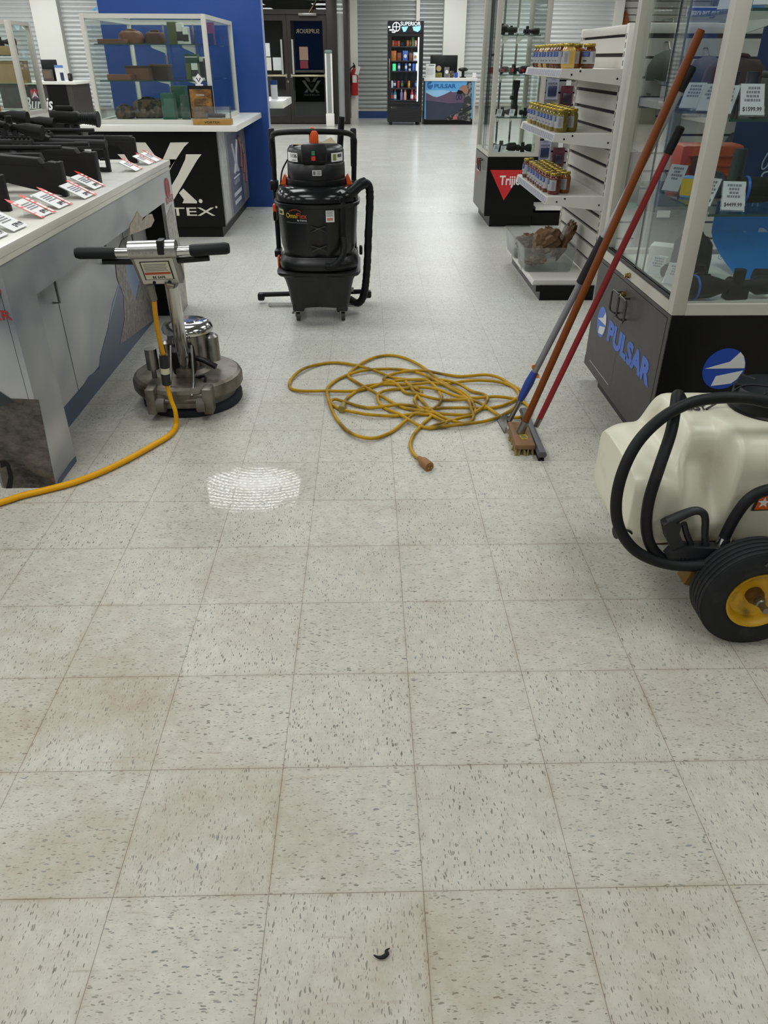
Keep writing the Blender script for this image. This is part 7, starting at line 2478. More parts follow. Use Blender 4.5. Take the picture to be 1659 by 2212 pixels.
crumpled('crumpled brown bag bulging out of the front bin', (1.17, 4.58, 0.315), (0.2, 0.16, 0.14), (0.2, -0.5, 0.3), 3)
crumpled('brown bag standing up at the right of the front bin, against the slats', (1.31, 4.63, 0.30), (0.06, 0.14, 0.26), (0.1, 0.4, 0.1), 4)
crumpled('flat brown bag lying low inside the front bin', (1.10, 4.55, 0.185), (0.14, 0.18, 0.05), (0, -0.15, 0), 5)
crumpled('brown bag lying inside the second bin', (1.17, 5.0, 0.2), (0.22, 0.2, 0.13), (0, 0.1, 0.4), 6)

# slat wall end facing us, seen through the showcase glass
t = thing('slat_wall_end', 'white slat-wall panel seen through the near showcase, caps and packs hanging on it', 'wall panel', (2.1, 4.15, 0))
g = G()
z = 0.02
while z < 1.5:
    g.b2((1.50, 4.12, z), (2.75, 4.136, z + 0.087))
    z += 0.1
g.build('slats', WSL, t)
G().b2((1.50, 4.136, 0.0), (2.75, 4.15, 1.545)).build('groove_back', mat('slat_groove_grey', '4A4A4C', 0.7), t)
G().b2((1.49, 4.10, 1.53), (2.76, 4.17, 1.58), bev=0.004).build('top_rail', OFFWHITE, t)


def cap_hat(label, x, z, m, brim=None, rz=0.0, s=1.0):
    t = thing('cap', label, 'cap', (x, 3.98, z))
    g = G().lathe([(0.085 * s, 0), (0.09 * s, 0.02 * s), (0.085 * s, 0.06 * s), (0.06 * s, 0.10 * s), (0.02 * s, 0.118 * s), (0, 0.12 * s)], Matrix.Translation((x, 4.02, z)), 24)
    g.build('crown', m, t)
    G().pts([(x - 0.07 * s, 3.95, z + 0.005), (x - 0.06 * s, 3.87, z - 0.02), (x, 3.85, z - 0.03), (x + 0.06 * s, 3.87, z - 0.02), (x + 0.07 * s, 3.95, z + 0.005)], (0, 0, 0.005)).build('brim', brim or m, t)
    G().tube([(x, 4.02, z + 0.12 * s), (x, 4.06, z + 0.15 * s), (x, 4.13, z + 0.15 * s)], 0.004, 6, 0).build('hook', STEEL, t)
    return t


cap_hat('dark green mesh cap hanging at the top left behind the near showcase glass', 1.62, 1.30, mat('olive_grey_cap', '3A3F38', 0.8), s=1.25)
cap_hat('tan and grey cap hanging in the middle behind the near showcase glass', 1.85, 1.28, mat('dark_grey_cap', '43423F', 0.8), mat('tan_brim', '7A6A4C', 0.7), s=1.2)
cap_hat('navy cap with pink brim trim behind the leaning wooden pole', 2.06, 1.16, mat('navy_cap', '262C40', 0.8), mat('dusty_pink_brim', 'A4506A', 0.7), s=1.2)
cap_hat('grey cap hanging low behind the near showcase glass', 2.16, 0.90, mat('slate_cap', '3C4148', 0.8), s=1.3)
for k, (x, z, m_, hd, lab) in enumerate(((1.56, 0.98, mat('beige_pack', '8F8873', 0.5), NAVY, 'beige pack with dark blue header behind the near showcase, left one'),
                                       (1.72, 0.98, mat('dull_green_pack', '77775F', 0.5), NAVY, 'dull green pack with dark blue header behind the near showcase, right one'),
                                       (1.54, 0.60, mat('dark_taupe_pack', '4A443C', 0.5), mat('teal_band', '3C8C80', 0.5), 'tall dark pack with teal band low behind the near showcase'))):
    t = thing('hanging_pack', lab, 'pack', (x, 4.09, z))
    h = 0.24 if k < 2 else 0.32
    G().b2((x - 0.06, 4.07, z), (x + 0.06, 4.09, z + h), bev=0.004).build('pack_body', m_, t)
    G().b2((x - 0.061, 4.0685, z + (h - 0.06 if k < 2 else 0.0)), (x + 0.061, 4.07, z + (h if k < 2 else 0.04))).build('header_band', hd, t)
    G().tube([(x, 4.05, z + h + 0.01), (x, 4.13, z + h + 0.014)], 0.004, 6, 0).build('hook', STEEL, t)
t = thing('grey_shirt', 'plain grey garment with white tag hanging behind the near showcase glass', 'shirt', (1.78, 4.0, 0.2))
G().pts([(1.62, 4.05, 0.22), (1.62, 4.05, 0.62), (1.67, 4.05, 0.72), (1.75, 4.04, 0.76), (1.86, 4.05, 0.7), (1.92, 4.05, 0.6), (1.91, 4.05, 0.22), (1.77, 4.03, 0.2)], (0, 0.04, 0)).build('garment', mat('grey_cloth', '7C817F', 0.85, var=0.1), t)
G().b2((1.72, 4.02, 0.56), (1.80, 4.028, 0.60)).build('swing_tag', PAPER, t)
G().tube([(1.75, 4.06, 0.75), (1.75, 4.06, 0.80), (1.75, 4.13, 0.82)], 0.004, 6, 0).build('hook', STEEL, t)
p = PY(1500, 30, 4.0)
t = thing('price_banner', 'blue and white price banner standing above the slat wall, behind the showcase', 'sign', (1.93, 4.08, 1.585))
a, c = PY(1480, 44, 4.09), PY(1551, 55, 4.09)
G().b2((a.x, 4.085, 1.581), (c.x, 4.09, 1.581 + 0.075)).build('banner_card', PAPER, t)
G().b2((a.x + 0.003, 4.0835, 1.592), (c.x - 0.003, 4.085, 1.65)).build('blue_field', mat('banner_blue', '2C50A0', 0.5), t)
text('banner_lettering', 'SUPERIOR PRICE: $29.99', (a.x + 0.01, 4.0834, 1.605), (1, 0, 0), (0, 0, 1), 0.03, PAPER, t, wid=c.x - a.x - 0.02, bold=0.02)

# ================================================================== NEAR RIGHT SHOWCASE
NX, NY0, NY1, NZ = 1.008, 1.795, 2.75, 0.607
NX1 = 1.98
t = thing('logo_cabinet', 'dark base cabinet with blue lettering and round star logos, showcase above it', 'cabinet', (1.5, 2.27, 0))
G().b2((NX + 0.004, NY0 + 0.001, 0.082), (NX1, NY1, 0.606)).build('cabinet_body', mat('gloss_black_panel', '0A0A0B', 0.25, var=0.2, spec=0.25), t)
ym = 2.30
for k, (u, v) in enumerate(((NY0 + 0.028, ym - 0.001), (ym + 0.001, NY1 - 0.012))):
    d = G().b2((NX - 0.0015, u, 0.125), (NX + 0.0035, v, 0.59)).build('door', CHAR, t)
    hy = (ym - 0.105, ym - 0.005)[k]
    g = G().tube([(NX - 0.002, hy + 0.05 * q[0], q[1]) for q in ((0, 0.515), (0, 0.515))] + [(NX - 0.03, hy, 0.515), (NX - 0.03, hy + 0.07, 0.515)], 0.0045, 8, 0)
    zt_, zb_ = (0.545, 0.455)
    pts_ = []
    r_ = 0.012
    for (yy, zz, s) in ((hy + 0.105, zt_, 0), (hy, zt_, 1), (hy, zb_, 2), (hy + 0.105, zb_, 3)):
        pts_.append((NX - 0.03, yy, zz))
    g = G().tube([(NX - 0.03, hy + r_, zt_), (NX - 0.03, hy + 0.105 - r_, zt_), (NX - 0.03, hy + 0.105, zt_ - r_), (NX - 0.03, hy + 0.105, zb_ + r_), (NX - 0.03, hy + 0.105 - r_, zb_), (NX - 0.03, hy + r_, zb_), (NX - 0.03, hy, zb_ + r_), (NX - 0.03, hy, zt_ - r_)], 0.0045, 8, 1, closed=True)
    for zz in (zt_, zb_):
        g.tube([(NX - 0.002, hy + 0.052, zz), (NX - 0.03, hy + 0.052, zz)], 0.0045, 8, 0)
    g.build('handle', mat('gunmetal_handle', '5A5854', 0.3, 0.9), d)
G().b2((NX, NY0, 0.08), (NX + 0.0035, NY0 + 0.027, 0.606)).build('edge_strip', CHAR, t)
G().b2((NX, NY0 + 0.027, 0.08), (NX + 0.0035, NY1, 0.123)).build('bottom_strip', CHAR, t)
G().b2((NX, NY0 + 0.027, 0.592), (NX + 0.0035, NY1, 0.606)).build('top_strip', CHAR, t)
G().b2((NX - 0.0025, 2.33, 0.1255), (NX - 0.0014, 2.66, 0.1285)).build('pale_scratch', mat('pale_worn_edge', 'B9B5AC', 0.5), t)
G().b2((1.056, NY0 + 0.06, 0), (NX1 - 0.02, NY1 - 0.125, 0.082)).build('plinth', mat('dark_plinth', '2A2928', 0.5), t)
lk = PX(1354, 645, NX)
G().cyl((NX, 2.315, 0.545), (NX - 0.014, 2.315, 0.545), 0.011, n=18).cyl((NX - 0.014, 2.315, 0.545), (NX - 0.02, 2.315, 0.545), 0.008, n=14).build('lock', BRASS, t)
PB_ = mat('vinyl_cornflower', '3D66BE', 0.4, var=0.03)
PB2 = mat('vinyl_royal_blue', '123FA0', 0.35, var=0.03)
PW = mat('vinyl_grey_white', 'CFCFCD', 0.4, var=0.03)
Ms = basis((NX - 0.002, 2.562, 0.348), (0, -1, 0), (0, 0, 1))
pulsar_logo(t, Ms, 0.07, PB_, PW)
pa, pb = PX(1311, 738, NX), PX(1399, 836, NX)
zb_ = (pa.z + pb.z) / 2
text('cabinet_lettering', 'PULSAR', (NX - 0.0022, 2.452, 0.305), (0, -1, 0), (0, 0, 1), 0.083, PB_, t, bold=0.055, wid=0.585)
Mf = basis((1.252, NY0, 0.403), (1, 0, 0), (0, 0, 1))
pulsar_logo(t, Mf, 0.081, PB2, PW)
showcase('near_showcase', 'large glass showcase at right, optics and price cards on glass shelves inside', NX, NX1, NY0, NY1, 0.6075, 2.25, (0.944, 1.238, 1.54), post=0.05, rail=0.04, door_side='left', shelf_in=0.035)
sc_ = bpy.data.objects['near_showcase']
g = G()
for k in range(3):
    g.b2((NX + 0.008 + 0.011 * k, NY0 + 0.05, 0.6476), (NX + 0.012 + 0.011 * k, NY1 - 0.05, 0.66))
g.build('sliding_track', mat('dark_track', '3A3834', 0.4, 0.5), sc_)
g = G().cyl((NX - 0.001, 2.302, 0.628), (NX - 0.012, 2.302, 0.628), 0.012, n=18)
g.cyl((NX - 0.012, 2.302, 0.628), (NX - 0.022, 2.302, 0.628), 0.009, n=14)
g.build('case_lock', BRASS, sc_)
k1, k2_, k3, k4 = 0.6075 + 0.021, 0.9445, 1.2385, 1.5405
NB = mat('navy_poster', '1B3566', 0.35, var=0.15, scale=6)
NB2 = mat('cobalt_poster', '1A80D2', 0.3, var=0.18, scale=5)
WP = mat('poster_pale_art', 'AFC0D4', 0.4)


def curl_sheet(name, label, x0, x1, y, z0, z1, m, curl, parts=None):
    t = thing(name, label, 'poster', ((x0 + x1) / 2, y, z0))
    prof = []
    n = 10
    for i in range(n + 1):
        k = i / n
        prof.append((y - curl * max(0, 1 - k * 2.2) ** 2, z0 + (z1 - z0) * k))
    g = G()
    a = [[g.bm.verts.new((x, p[0] + d, p[1])) for p in prof] for x in (x0, x1) for d in (0, 0.002)]
    for i in range(n):
        g._f([a[0][i], a[2][i], a[2][i + 1], a[0][i + 1]])
        g._f([a[1][i], a[1][i + 1], a[3][i + 1], a[3][i]])
        g._f([a[0][i], a[0][i + 1], a[1][i + 1], a[1][i]])
        g._f([a[2][i], a[3][i], a[3][i + 1], a[2][i + 1]])
    for i in (0, n):
        g._f([a[0][i], a[1][i], a[3][i], a[2][i]])
    g.build('sheet', m, t)
    if parts:
        parts(t)
    return t


def upper_art(t):
    y = 2.582
    Q = lambda a, b_: PY(a, b_, y)
    g = G().tube([Q(1659, 330), Q(1648, 350), Q(1646, 365), Q(1656, 360), Q(1664, 340)], 0.003, 6, 4)
    g.tube([Q(1662, 370), Q(1649, 374), Q(1645, 384), Q(1652, 386)], 0.004, 6, 4)
    g.build('line_art', WP, t)


def lower_art(t):
    y = 2.581
    Q = lambda a, b_: PY(a, b_, y)
    g = G()
    for a, b_ in ((1570, 517), (1566, 537), (1557, 554)):
        c = Q(a, b_)
        g.tube([(c.x + 0.0105 * cos(q * pi / 8), y, c.z + 0.0125 * sin(q * pi / 8)) for q in range(16)], 0.0016, 5, 1, closed=True)
        g.box(c, (0.006, 0.002, 0.008))
    g.build('ring_icons', WP, t)
    g = G().pts([Q(*q) for q in ((1634, 510), (1640, 492), (1650, 493), (1658, 500), (1655, 540), (1654, 555), (1647, 565), (1640, 556), (1632, 557), (1622, 552), (1620, 545), (1624, 534), (1632, 535), (1636, 520))], (0, -0.0012, 0))
    g.build('white_figure', WP, t)
    G().tube([Q(1606, 500), Q(1624, 505), Q(1621, 525), Q(1610, 535), Q(1611, 550)], 0.0018, 5, 0).tube([Q(1610, 535), Q(1604, 531)], 0.0018, 5, 0).build('line_art', WP, t)


curl_sheet('blue_poster', 'dark navy poster hanging inside the near showcase above the middle glass shelf', 1.445, 1.93, 2.585, k2_, 1.22, NB, 0.0, upper_art)
curl_sheet('blue_poster', 'dark navy poster in the upper part of the near showcase', 1.47, 1.93, 2.585, k3, 1.52, NB, 0.0)
curl_sheet('blue_poster', 'bright cobalt poster with white figure curling onto the near showcase floor', 1.44, 1.93, 2.585, k1 + 0.001, 0.925, NB2, 0.35, lower_art)
t = bpy.data.objects['near_showcase']
# cards and optics inside
stand_tag('price card reading $4499.99 at the front corner of the lower glass shelf', 1.185, 1.885, k2_, -0.25, 0.074, 0.112, '$4499.99', lean=42)
stand_tag('price card reading $5499.99 left of the white corner post', 1.112, 1.985, k2_, -0.7, 0.066, 0.112, '$5499.99', lean=42)
stand_tag('plain price card at the far left of the lower glass shelf, beside the red pole', 1.12, 2.33, k2_, -0.8, 0.07, 0.105)
w_ = carton('battery_pack', 'small blue and yellow box on the lower glass shelf behind the red pole', 1.16, 2.24, k2_, 0.05, 0.05, 0.075, mat('sky_blue_pack', '6FA6DC', 0.4), band=(0.1, 0.9, mat('yellow_pack', 'D8B92F', 0.4)), rz=-0.6)
t = thing('thermal_monocular', 'round dark blue-black optic on the lower glass shelf of the near showcase', 'scope', (1.23, 2.22, k2_))
G().lathe([(0, 0), (0.045, 0), (0.05, 0.01), (0.05, 0.05), (0.04, 0.065), (0.04, 0.12), (0, 0.12)], basis((1.235, 2.20, k2_ + 0.051), (0.9, -0.5, 0), (0, 0, 1)), 26).build('body', mat('blue_black_polymer', '20263A', 0.5), t)
G().b2((1.255, 2.2, k2_), (1.29, 2.23, k2_ + 0.03)).build('mount', BLKM, t)
t = thing('optic_case', 'orange moulded case on the lower glass shelf of the near showcase', 'case', (1.33, 2.45, k2_))
OC = mat('orange_case', 'C4502A', 0.45, var=0.12)
G().box((1.30, 2.47, k2_ + 0.085), (0.26, 0.12, 0.168), bev=0.02).build('shell', OC, t)
g = G()
for q in range(3):
    g.box((1.30, 2.407, k2_ + 0.06 + 0.035 * q), (0.2, 0.012, 0.012), bev=0.004)
g.build('ribs', OC, t)
G().box((1.24, 2.40, k2_ + 0.07), (0.05, 0.02, 0.12), bev=0.008).build('latch', mat('maroon_latch', '4A1F1D', 0.5), t)
scope_item('long black scope at the right of the lower glass shelf in the near showcase', 1.47, 2.05, k2_, 0.4, pi - 0.1, 1.35, accent=mat('blue_ring', '1E5FB8', 0.4))
t = thing('display_tube', 'tall grey-green cylinder standing on the lower glass shelf of the near showcase', 'tube', (1.36, 2.24, k2_))
G().cyl((1.36, 2.3, k2_), (1.36, 2.3, k2_ + 0.15), 0.027, n=22).cyl((1.36, 2.3, k2_ + 0.15), (1.36, 2.3, k2_ + 0.165), 0.024, n=22).build('tube_body', mat('grey_green_tube', '3C4A4A', 0.35), t)
# second shelf
stand_tag('price card at the front corner of the middle glass shelf right of the white post', 1.18, 1.895, k3, -0.2, 0.075, 0.118, '$1599.99', lean=42)
stand_tag('glossy price card left of the white post on the middle glass shelf', 1.11, 1.985, k3, -0.6, 0.07, 0.11, lean=42)
stand_tag('price card behind the foam-topped pole on the middle glass shelf', 1.12, 2.13, k3, -0.6, 0.07, 0.11, lean=42)
stand_tag('price card farthest left on the middle glass shelf', 1.12, 2.30, k3, -0.6, 0.07, 0.11, lean=42)
t = thing('binoculars', 'dark binoculars on the middle glass shelf of the near showcase', 'binoculars', (1.235, 2.15, k3))
for s in (-1, 1):
    G().lathe([(0, 0), (0.03, 0), (0.033, 0.02), (0.03, 0.08), (0.02, 0.1), (0.022, 0.13), (0, 0.13)], Matrix.Translation((1.235 + s * 0.036, 2.15, k3)), 18).build('barrel', mat('blue_black_polymer', '20263A', 0.5), t)
G().box((1.235, 2.15, k3 + 0.06), (0.04, 0.03, 0.06), bev=0.006).build('bridge', BLKM, t)
carton('scope_box', 'dark grey carton on the middle glass shelf right of the white post', 1.375, 2.1, k3, 0.13, 0.13, 0.13, mat('grey_carton_mid', '5E5F5C', 0.5, var=0.1), lid=DKGREY)
soft_bag('case_bag', 'dark maroon and navy soft case on the middle glass shelf of the near showcase', 1.32, 2.42, k3, 0.22, 0.14, 0.17, mat('maroon_fabric', '3A2327', 0.8, var=0.25), 'case')
scope_item('black scope at the right end of the middle glass shelf in the near showcase', 1.6, 2.2, k3, 0.3, 0.2, 1.2)
# top shelf
carton('leaflet_box', 'bright blue box on the top glass shelf of the near showcase', 1.15, 2.0, k4, 0.07, 0.07, 0.09, mat('azure_carton', '2F7FC8', 0.4), band=(0.3, 0.6, WCART), rz=-0.4)
stand_tag('price card left of the blue box on the top glass shelf', 1.12, 2.14, k4, -0.6, 0.055, 0.08)
stand_tag('price card right of the blue box on the top glass shelf', 1.13, 1.89, k4, -0.4, 0.055, 0.08)
carton('leaflet_box', 'pale green box on the top glass shelf right of the white post', 1.28, 2.0, k4, 0.09, 0.07, 0.08, mat('pale_green_carton', '9DB08A', 0.4))
# floor of the case
stand_tag('price card on the showcase floor nearest the white post', 1.115, 2.13, k1, -0.75, 0.06, 0.08)
stand_tag('price card on the showcase floor beside the white box', 1.095, 2.27, k1, -0.75, 0.06, 0.08)
carton('scope_box', 'white box with small lettering on the near showcase floor', 1.175, 2.42, k1, 0.1, 0.09, 0.10, WCART, rz=-0.5)
t = thing('rangefinder', 'black handheld optic on the showcase floor in front of the white box', 'optic', (1.16, 2.26, k1))
G().box((1.17, 2.24, k1 + 0.035), (0.1, 0.05, 0.06), rot=0.3, bev=0.018).build('body', GUN, t)
G().cyl((1.13, 2.22, k1 + 0.035), (1.115, 2.215, k1 + 0.035), 0.022, n=18).build('lens', BLKM, t)
scope_item('large scope with round blue-edged lens end on the near showcase floor', 1.27, 1.94, k1, 0.34, pi + 0.12, 1.28, accent=mat('blue_ring', '1E5FB8', 0.4))
scope_item('long black scope lying toward the right on the near showcase floor', 1.56, 2.08, k1, 0.26, pi, 1.1)
soft_bag('optic_case', 'black padded case behind the large scope on the near showcase floor', 1.26, 2.32, k1, 0.14, 0.13, 0.16, mat('black_fabric', '1B1B1C', 0.85, var=0.2), 'case')
scope_item('small black scope on the showcase floor, half behind the white corner post', 1.22, 2.12, k1, 0.14, 1.2, 1.0)
# ================================================================== SPRAYER CART, right foreground
t = thing('sprayer_cart', 'white plastic sprayer tank on a wheeled cart, black hoses and spray gun', 'sprayer', (1.0, 1.0, 0))
POLY = mat('milky_polyethylene', 'CFCDB8', 0.34, var=0.05, scale=4, dirt='AFA488', dscale=9, dlo=0.6, dhi=0.9)
_pb = POLY.node_tree.nodes['Principled BSDF']
_pb.inputs['Subsurface Weight'].default_value = 0.0
YF, YB = 0.865, 1.27


def sstep(a, b, x):
    k = max(0, min(1, (x - a) / (b - a)))
    return k * k * (3 - 2 * k)


xs = [0.628, 0.630, 0.636, 0.65, 0.67, 0.70, 0.73, 0.745, 0.76, 0.775, 0.79, 0.82, 0.835, 0.848, 0.86, 0.872, 0.885, 0.9, 0.915, 0.95, 1.0, 1.05, 1.12, 1.2, 1.3, 1.36, 1.39, 1.405, 1.41]
rings = []
NN = 72
for x in xs:
    e = min(sstep(0.622, 0.70, x), sstep(1.415, 1.34, x))
    e = sqrt(max(e, 0.0))
    zt = 0.455 + 0.10 * sstep(0.735, 0.79, x)
    if x > 1.2:
        zt -= 0.06 * sstep(1.2, 1.36, x)
    zb = 0.205
    hy = (YB - YF) / 2 * (0.82 + 0.18 * e)
    hz = (zt - zb) / 2 * (0.80 + 0.20 * e)
    yc, zc = (YB + YF) / 2, (zt + zb) / 2
    ring = []
    for j in range(NN):
        a = 2 * pi * j / NN
        c, s = cos(a), sin(a)
        n = 5.0
        y = yc - hy * math.copysign(abs(c) ** (2 / n), c)
        z = zc + hz * math.copysign(abs(s) ** (2 / n), s)
        if y < yc:
            # sloping shoulder pressed into the left front of the tank
            zl = 0.475 - 0.16 * max(0, min(1, (x - 0.66) / 0.2))
            k = sstep(zl, zl + 0.065, z) * (1 - sstep(0.862, 0.885, x))
            y += 0.085 * k * min(1, (x - 0.6) / 0.1)
            # saddle groove and narrow waist
            gq = math.exp(-((x - 0.925) / 0.012) ** 2)
            y += 0.012 * gq
        gq = math.exp(-((x - 0.93) / 0.012) ** 2) * sstep(zc, zc + hz, z)
        z -= 0.008 * gq
        # under-cut at the lower left
        ring.append(Vector((x, y, z)))
    rings.append(ring)
g = G().rings(rings)
o = g.build('tank', POLY, t, sharp=70)
md = o.modifiers.new('smooth', 'SUBSURF')
md.levels = 1
md.render_levels = 1
# moulded wing at the near lower left with the drain
G().box((0.66, 0.93, 0.235), (0.07, 0.10, 0.06), bev=0.018, seg=3).build('drain_boss', POLY, t)
G().cyl((0.64, 0.92, 0.245), (0.612, 0.915, 0.245), 0.016, n=16).cyl((0.622, 0.917, 0.245), (0.608, 0.914, 0.245), 0.02, n=12).build('drain_cap', BLKP, t)
G().tube([(0.628, 0.9, 0.262), (0.64, 0.888, 0.262), (0.65, 0.886, 0.24), (0.635, 0.89, 0.228)], 0.0035, 6, 4).build('cap_tether', BLKP, t)
# lid
LC = Vector((1.05, 1.09, 0.548))
g = G().lathe([(0, 0), (0.112, 0), (0.114, 0.01), (0.107, 0.014), (0.105, 0.058), (0.098, 0.068), (0, 0.071)], LC, 48)
g.build('filler_lid', BLKP, t)
g = G()
for k in range(7):
    a = k * pi * 2 / 7 + 0.3
    g.box(LC + Vector((0.085 * cos(a), 0.085 * sin(a), 0.064)), (0.05, 0.012, 0.016), rot=a, bev=0.004)
g.build('lid_ribs', BLKP, t)
G().tube([LC + Vector((0.02, -0.05, 0.077)), LC + Vector((-0.03, -0.03, 0.081)), LC + Vector((-0.09, 0.0, 0.072)), LC + Vector((-0.14, 0.0, 0.03)), LC + Vector((-0.19, -0.02, 0.009))], 0.0032, 6, 6).build('lid_tether', BLKP, t)
_tp = PZ(1476, 886, 0.557)
tx = text('tank_lettering', 'FIRST', (_tp.x, _tp.y, 0.5575), (1, 0.0, 0.0), (0, 1, 0), 0.034, INK, t, wid=0.075, bold=0.03, shear=0.3)
# orange star sticker
a = [PY(x, y, YF - 0.002) for x, y in ((1622, 1103), (1640, 1066), (1700, 1062), (1712, 1100))]
G().pts(a, (0, -0.0012, 0)).build('sticker_border', INK, t)
c4 = sum(a, Vector()) / 4
G().pts([c4 + (p - c4) * 0.86 + Vector((0, -0.0014, 0)) for p in a], (0, -0.001, 0)).build('orange_sticker', mat('sticker_orange', 'D9601C', 0.4), t)
sc4 = PY(1650, 1086, YF - 0.005)
G().pts([sc4 + Vector((sin(k * pi / 5) * (0.017 if k % 2 == 0 else 0.007), 0, cos(k * pi / 5) * (0.017 if k % 2 == 0 else 0.007))) for k in range(10)], (0, -0.001, 0)).build('white_star', PAPER, t)
# chassis
FRM = mat('brown_steel_frame', '4A3A2E', 0.5, 0.5, var=0.2)
g = G()
g.b2((0.72, 0.95, 0.175), (1.40, 0.985, 0.204))
g.b2((0.72, 1.15, 0.175), (1.40, 1.185, 0.204))
g.b2((0.74, 0.985, 0.178), (0.77, 1.15, 0.2))
g.b2((0.93, 0.90, 0.155), (0.975, 1.24, 0.176))
g.b2((0.93, 0.985, 0.176), (0.96, 1.15, 0.2))
g.build('frame', FRM, t)
G().cyl((0.952, 0.66, 0.155), (0.952, 1.44, 0.155), 0.0095, n=14).build('axle', STEEL, t)
WB = mat('yellow_brown_wood', '7A5A1E', 0.6, var=0.35, scale=50)
G().box((0.90, 0.96, 0.105), (0.05, 0.06, 0.15), rot=Matrix.Rotation(0.28, 3, 'Y'), bev=0.004).build('wooden_prop', WB, t)
G().b2((0.86, 0.865, 0.15), (0.93, 0.95, 0.176)).build('rear_bracket', FRM, t)
G().b2((1.33, 0.95, 0.0), (1.37, 0.985, 0.175)).b2((1.33, 1.15, 0.0), (1.37, 1.185, 0.175)).build('front_stand', FRM, t)
RIM = mat('yellow_rim_paint', 'C79A12', 0.4, var=0.12, scale=25, dirt='5A3B18', dscale=16, dlo=0.55, dhi=0.72)
TYRE = mat('tyre_rubber', '1B1D1F', 0.65, var=0.2, scale=30, dirt='383836', dscale=14, dlo=0.55, dhi=0.85, spec=0.3)
HUBY = 0.705
for sgn, cy_ in ((-1, 0.755), (1, 1.38)):
    WM = basis((0.952, cy_, 0.1555), (1, 0, 0), (0, 0, 1))     # axis along -y
    prof = [(0.083, -0.045), (0.09, -0.052), (0.12, -0.056), (0.142, -0.048), (0.1515, -0.036)]
    for k in range(5):
        z0 = -0.036 + k * 0.0165
        prof += [(0.1545, z0 + 0.002), (0.1555, z0 + 0.006), (0.1555, z0 + 0.011), (0.1545, z0 + 0.0135), (0.1515, z0 + 0.0145), (0.1515, z0 + 0.0160)]
    prof += [(0.1515, 0.047), (0.142, 0.05), (0.12, 0.056), (0.09, 0.052), (0.083, 0.045)]
    w_ = G().lathe(prof, WM, 64, closed=True)
    # close the inner bore
    w_ = w_.build('tyre', TYRE, t)
    r = G().lathe([(0.010, 0.018), (0.05, 0.022), (0.068, 0.028), (0.074, 0.04), (0.082, 0.052), (0.088, 0.054), (0.088, 0.046), (0.083, 0.04), (0.083, -0.04), (0.088, -0.05), (0.075, -0.04), (0.06, -0.028), (0.010, -0.02)], WM, 48).build('rim', RIM, w_)
    G().lathe([(0.0, 0.012), (0.024, 0.012), (0.024, 0.034), (0.02, 0.04), (0.018, 0.048), (0, 0.048)], WM, 28).build('hub', mat('rusty_hub', '6A4A24', 0.5, 0.5, var=0.3), r)
    G().lathe([(0, 0.045), (0.0125, 0.045), (0.0125, 0.064), (0.009, 0.067), (0, 0.067)], WM, 18).build('axle_bolt', STEEL, r)
    if sgn < 0:
        text('tyre_lettering', '4.10/3.50-4', None, 0, 0, 0.011, mat('tyre_text', '4E5052', 0.6), w_, wid=0.08, wrap=lambda p: WM @ Vector((0.116 * sin(p.x / 0.116) + p.y * sin(p.x / 0.116) - 0.02, 0.116 * cos(p.x / 0.116) + p.y * cos(p.x / 0.116), 0.0562 + p.z)))
# hoses
HR = 0.0155
hose1 = [(1700, 880, 0.93), (1655, 868, 0.93), (1610, 860, 0.935), (1550, 860, 0.94), (1490, 871, 0.93), (1430, 903, 0.90), (1378, 955, 0.87), (1345, 1020, 0.85), (1331, 1085, 0.84), (1338, 1140, 0.83), (1368, 1185, 0.82), (1415, 1211, 0.81), (1470, 1222, 0.80), (1530, 1219, 0.785), (1590, 1206, 0.768), (1650, 1192, 0.755), (1710, 1188, 0.75)]
G().tube([Vector((1.17, 1.02, 0.535)), Vector((1.13, 0.95, 0.565))] + [PY(*p) for p in hose1] + [Vector((1.16, 0.80, 0.27)), Vector((1.26, 0.88, 0.215)), Vector((1.32, 0.955, 0.2))], HR, 14, 8).build('long_hose', RUBB, t)
hose2 = [(1475, 872, 1.0), (1464, 853, 0.985), (1459, 880, 0.955), (1449, 935, 0.905), (1424, 1010, 0.855), (1402, 1080, 0.84), (1396, 1135, 0.835), (1404, 1175, 0.83), (1424, 1202, 0.825), (1452, 1218, 0.82), (1500, 1224, 0.812)]
G().tube([PY(*p) for p in hose2], HR, 14, 8).build('loop_hose', RUBB, t)
hose3 = [(1562, 1172, 0.825), (1570, 1150, 0.825), (1590, 1113, 0.825), (1618, 1078, 0.82), (1655, 1059, 0.82), (1710, 1056, 0.83)]
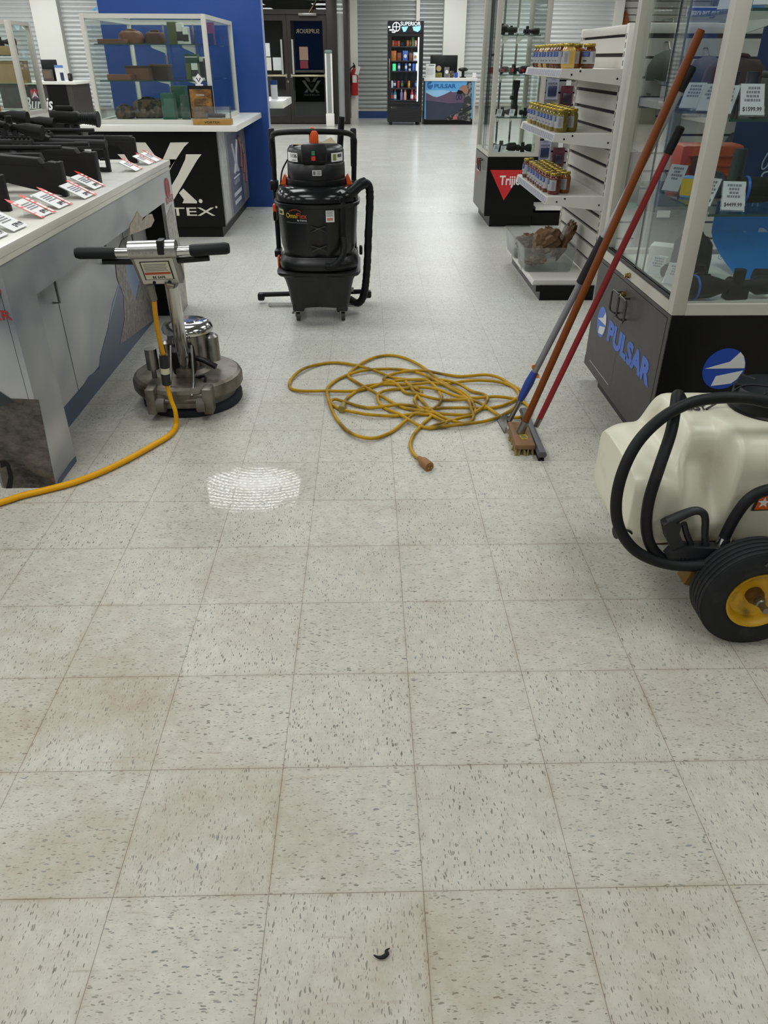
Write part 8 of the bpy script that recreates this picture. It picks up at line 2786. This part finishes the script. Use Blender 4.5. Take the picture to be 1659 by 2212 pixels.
G().tube([PY(*p) for p in hose3] + [Vector((1.13, 0.845, 0.36)), Vector((1.17, 0.89, 0.33))], HR, 14, 8).build('gun_hose', RUBB, t)
a, c = PY(1559, 1178, 0.825), PY(1567, 1160, 0.825)
G().tube([a, c], 0.0185, 16, 0).build('hose_clamp', CHROME, t)
# spray gun
GY = 0.84
P2 = lambda x, y: PY(x, y, GY)
SG = mat('spray_gun_plastic', '1D1F22', 0.5, var=0.15)
g = G().pts([P2(*q) for q in ((1432, 1190), (1443, 1178), (1472, 1168), (1540, 1170), (1562, 1178), (1572, 1196), (1550, 1211), (1446, 1212))], (0, -0.036, 0))
g.build('gun_body', SG, t)
g = G().pts([P2(*q) for q in ((1426, 1123), (1440, 1114), (1464, 1122), (1459, 1140), (1468, 1160), (1476, 1178), (1447, 1182), (1432, 1152))], (0, -0.03, 0))
g.build('gun_grip', SG, t)
G().tube([P2(1438, 1122) + Vector((0, -0.015, 0)), P2(1470, 1106) + Vector((0, -0.015, 0)), P2(1497, 1097) + Vector((0, -0.015, 0)), P2(1514, 1102) + Vector((0, -0.015, 0)), P2(1519, 1118) + Vector((0, -0.015, 0)), P2(1518, 1150) + Vector((0, -0.015, 0)), P2(1521, 1172) + Vector((0, -0.015, 0))], [0.016, 0.0135, 0.0115, 0.0105, 0.010, 0.0095, 0.012], 12, 5).build('gun_guard', SG, t)
G().tube([P2(1473, 1124) + Vector((0, -0.015, 0)), P2(1479, 1148) + Vector((0, -0.015, 0)), P2(1490, 1172) + Vector((0, -0.015, 0))], 0.0085, 10, 4).build('gun_trigger', SG, t)
g = G()
for k in range(4):
    u, v = P2(1460 + 9 * k, 1190), P2(1468 + 9 * k, 1207)
    g.tube([u + Vector((0, -0.0365, 0)), v + Vector((0, -0.0365, 0))], 0.002, 6, 0)
g.build('gun_vents', BLKM, t)
G().b2(P2(1450, 1211) + Vector((-0.01, -0.03, -0.012)), P2(1450, 1211) + Vector((0.16, 0.03, -0.002))).build('gun_rest', WB, t)
G().tube([P2(1572, 1193), P2(1585, 1190)], 0.007, 10, 0).build('gun_tip', BRASS, t)
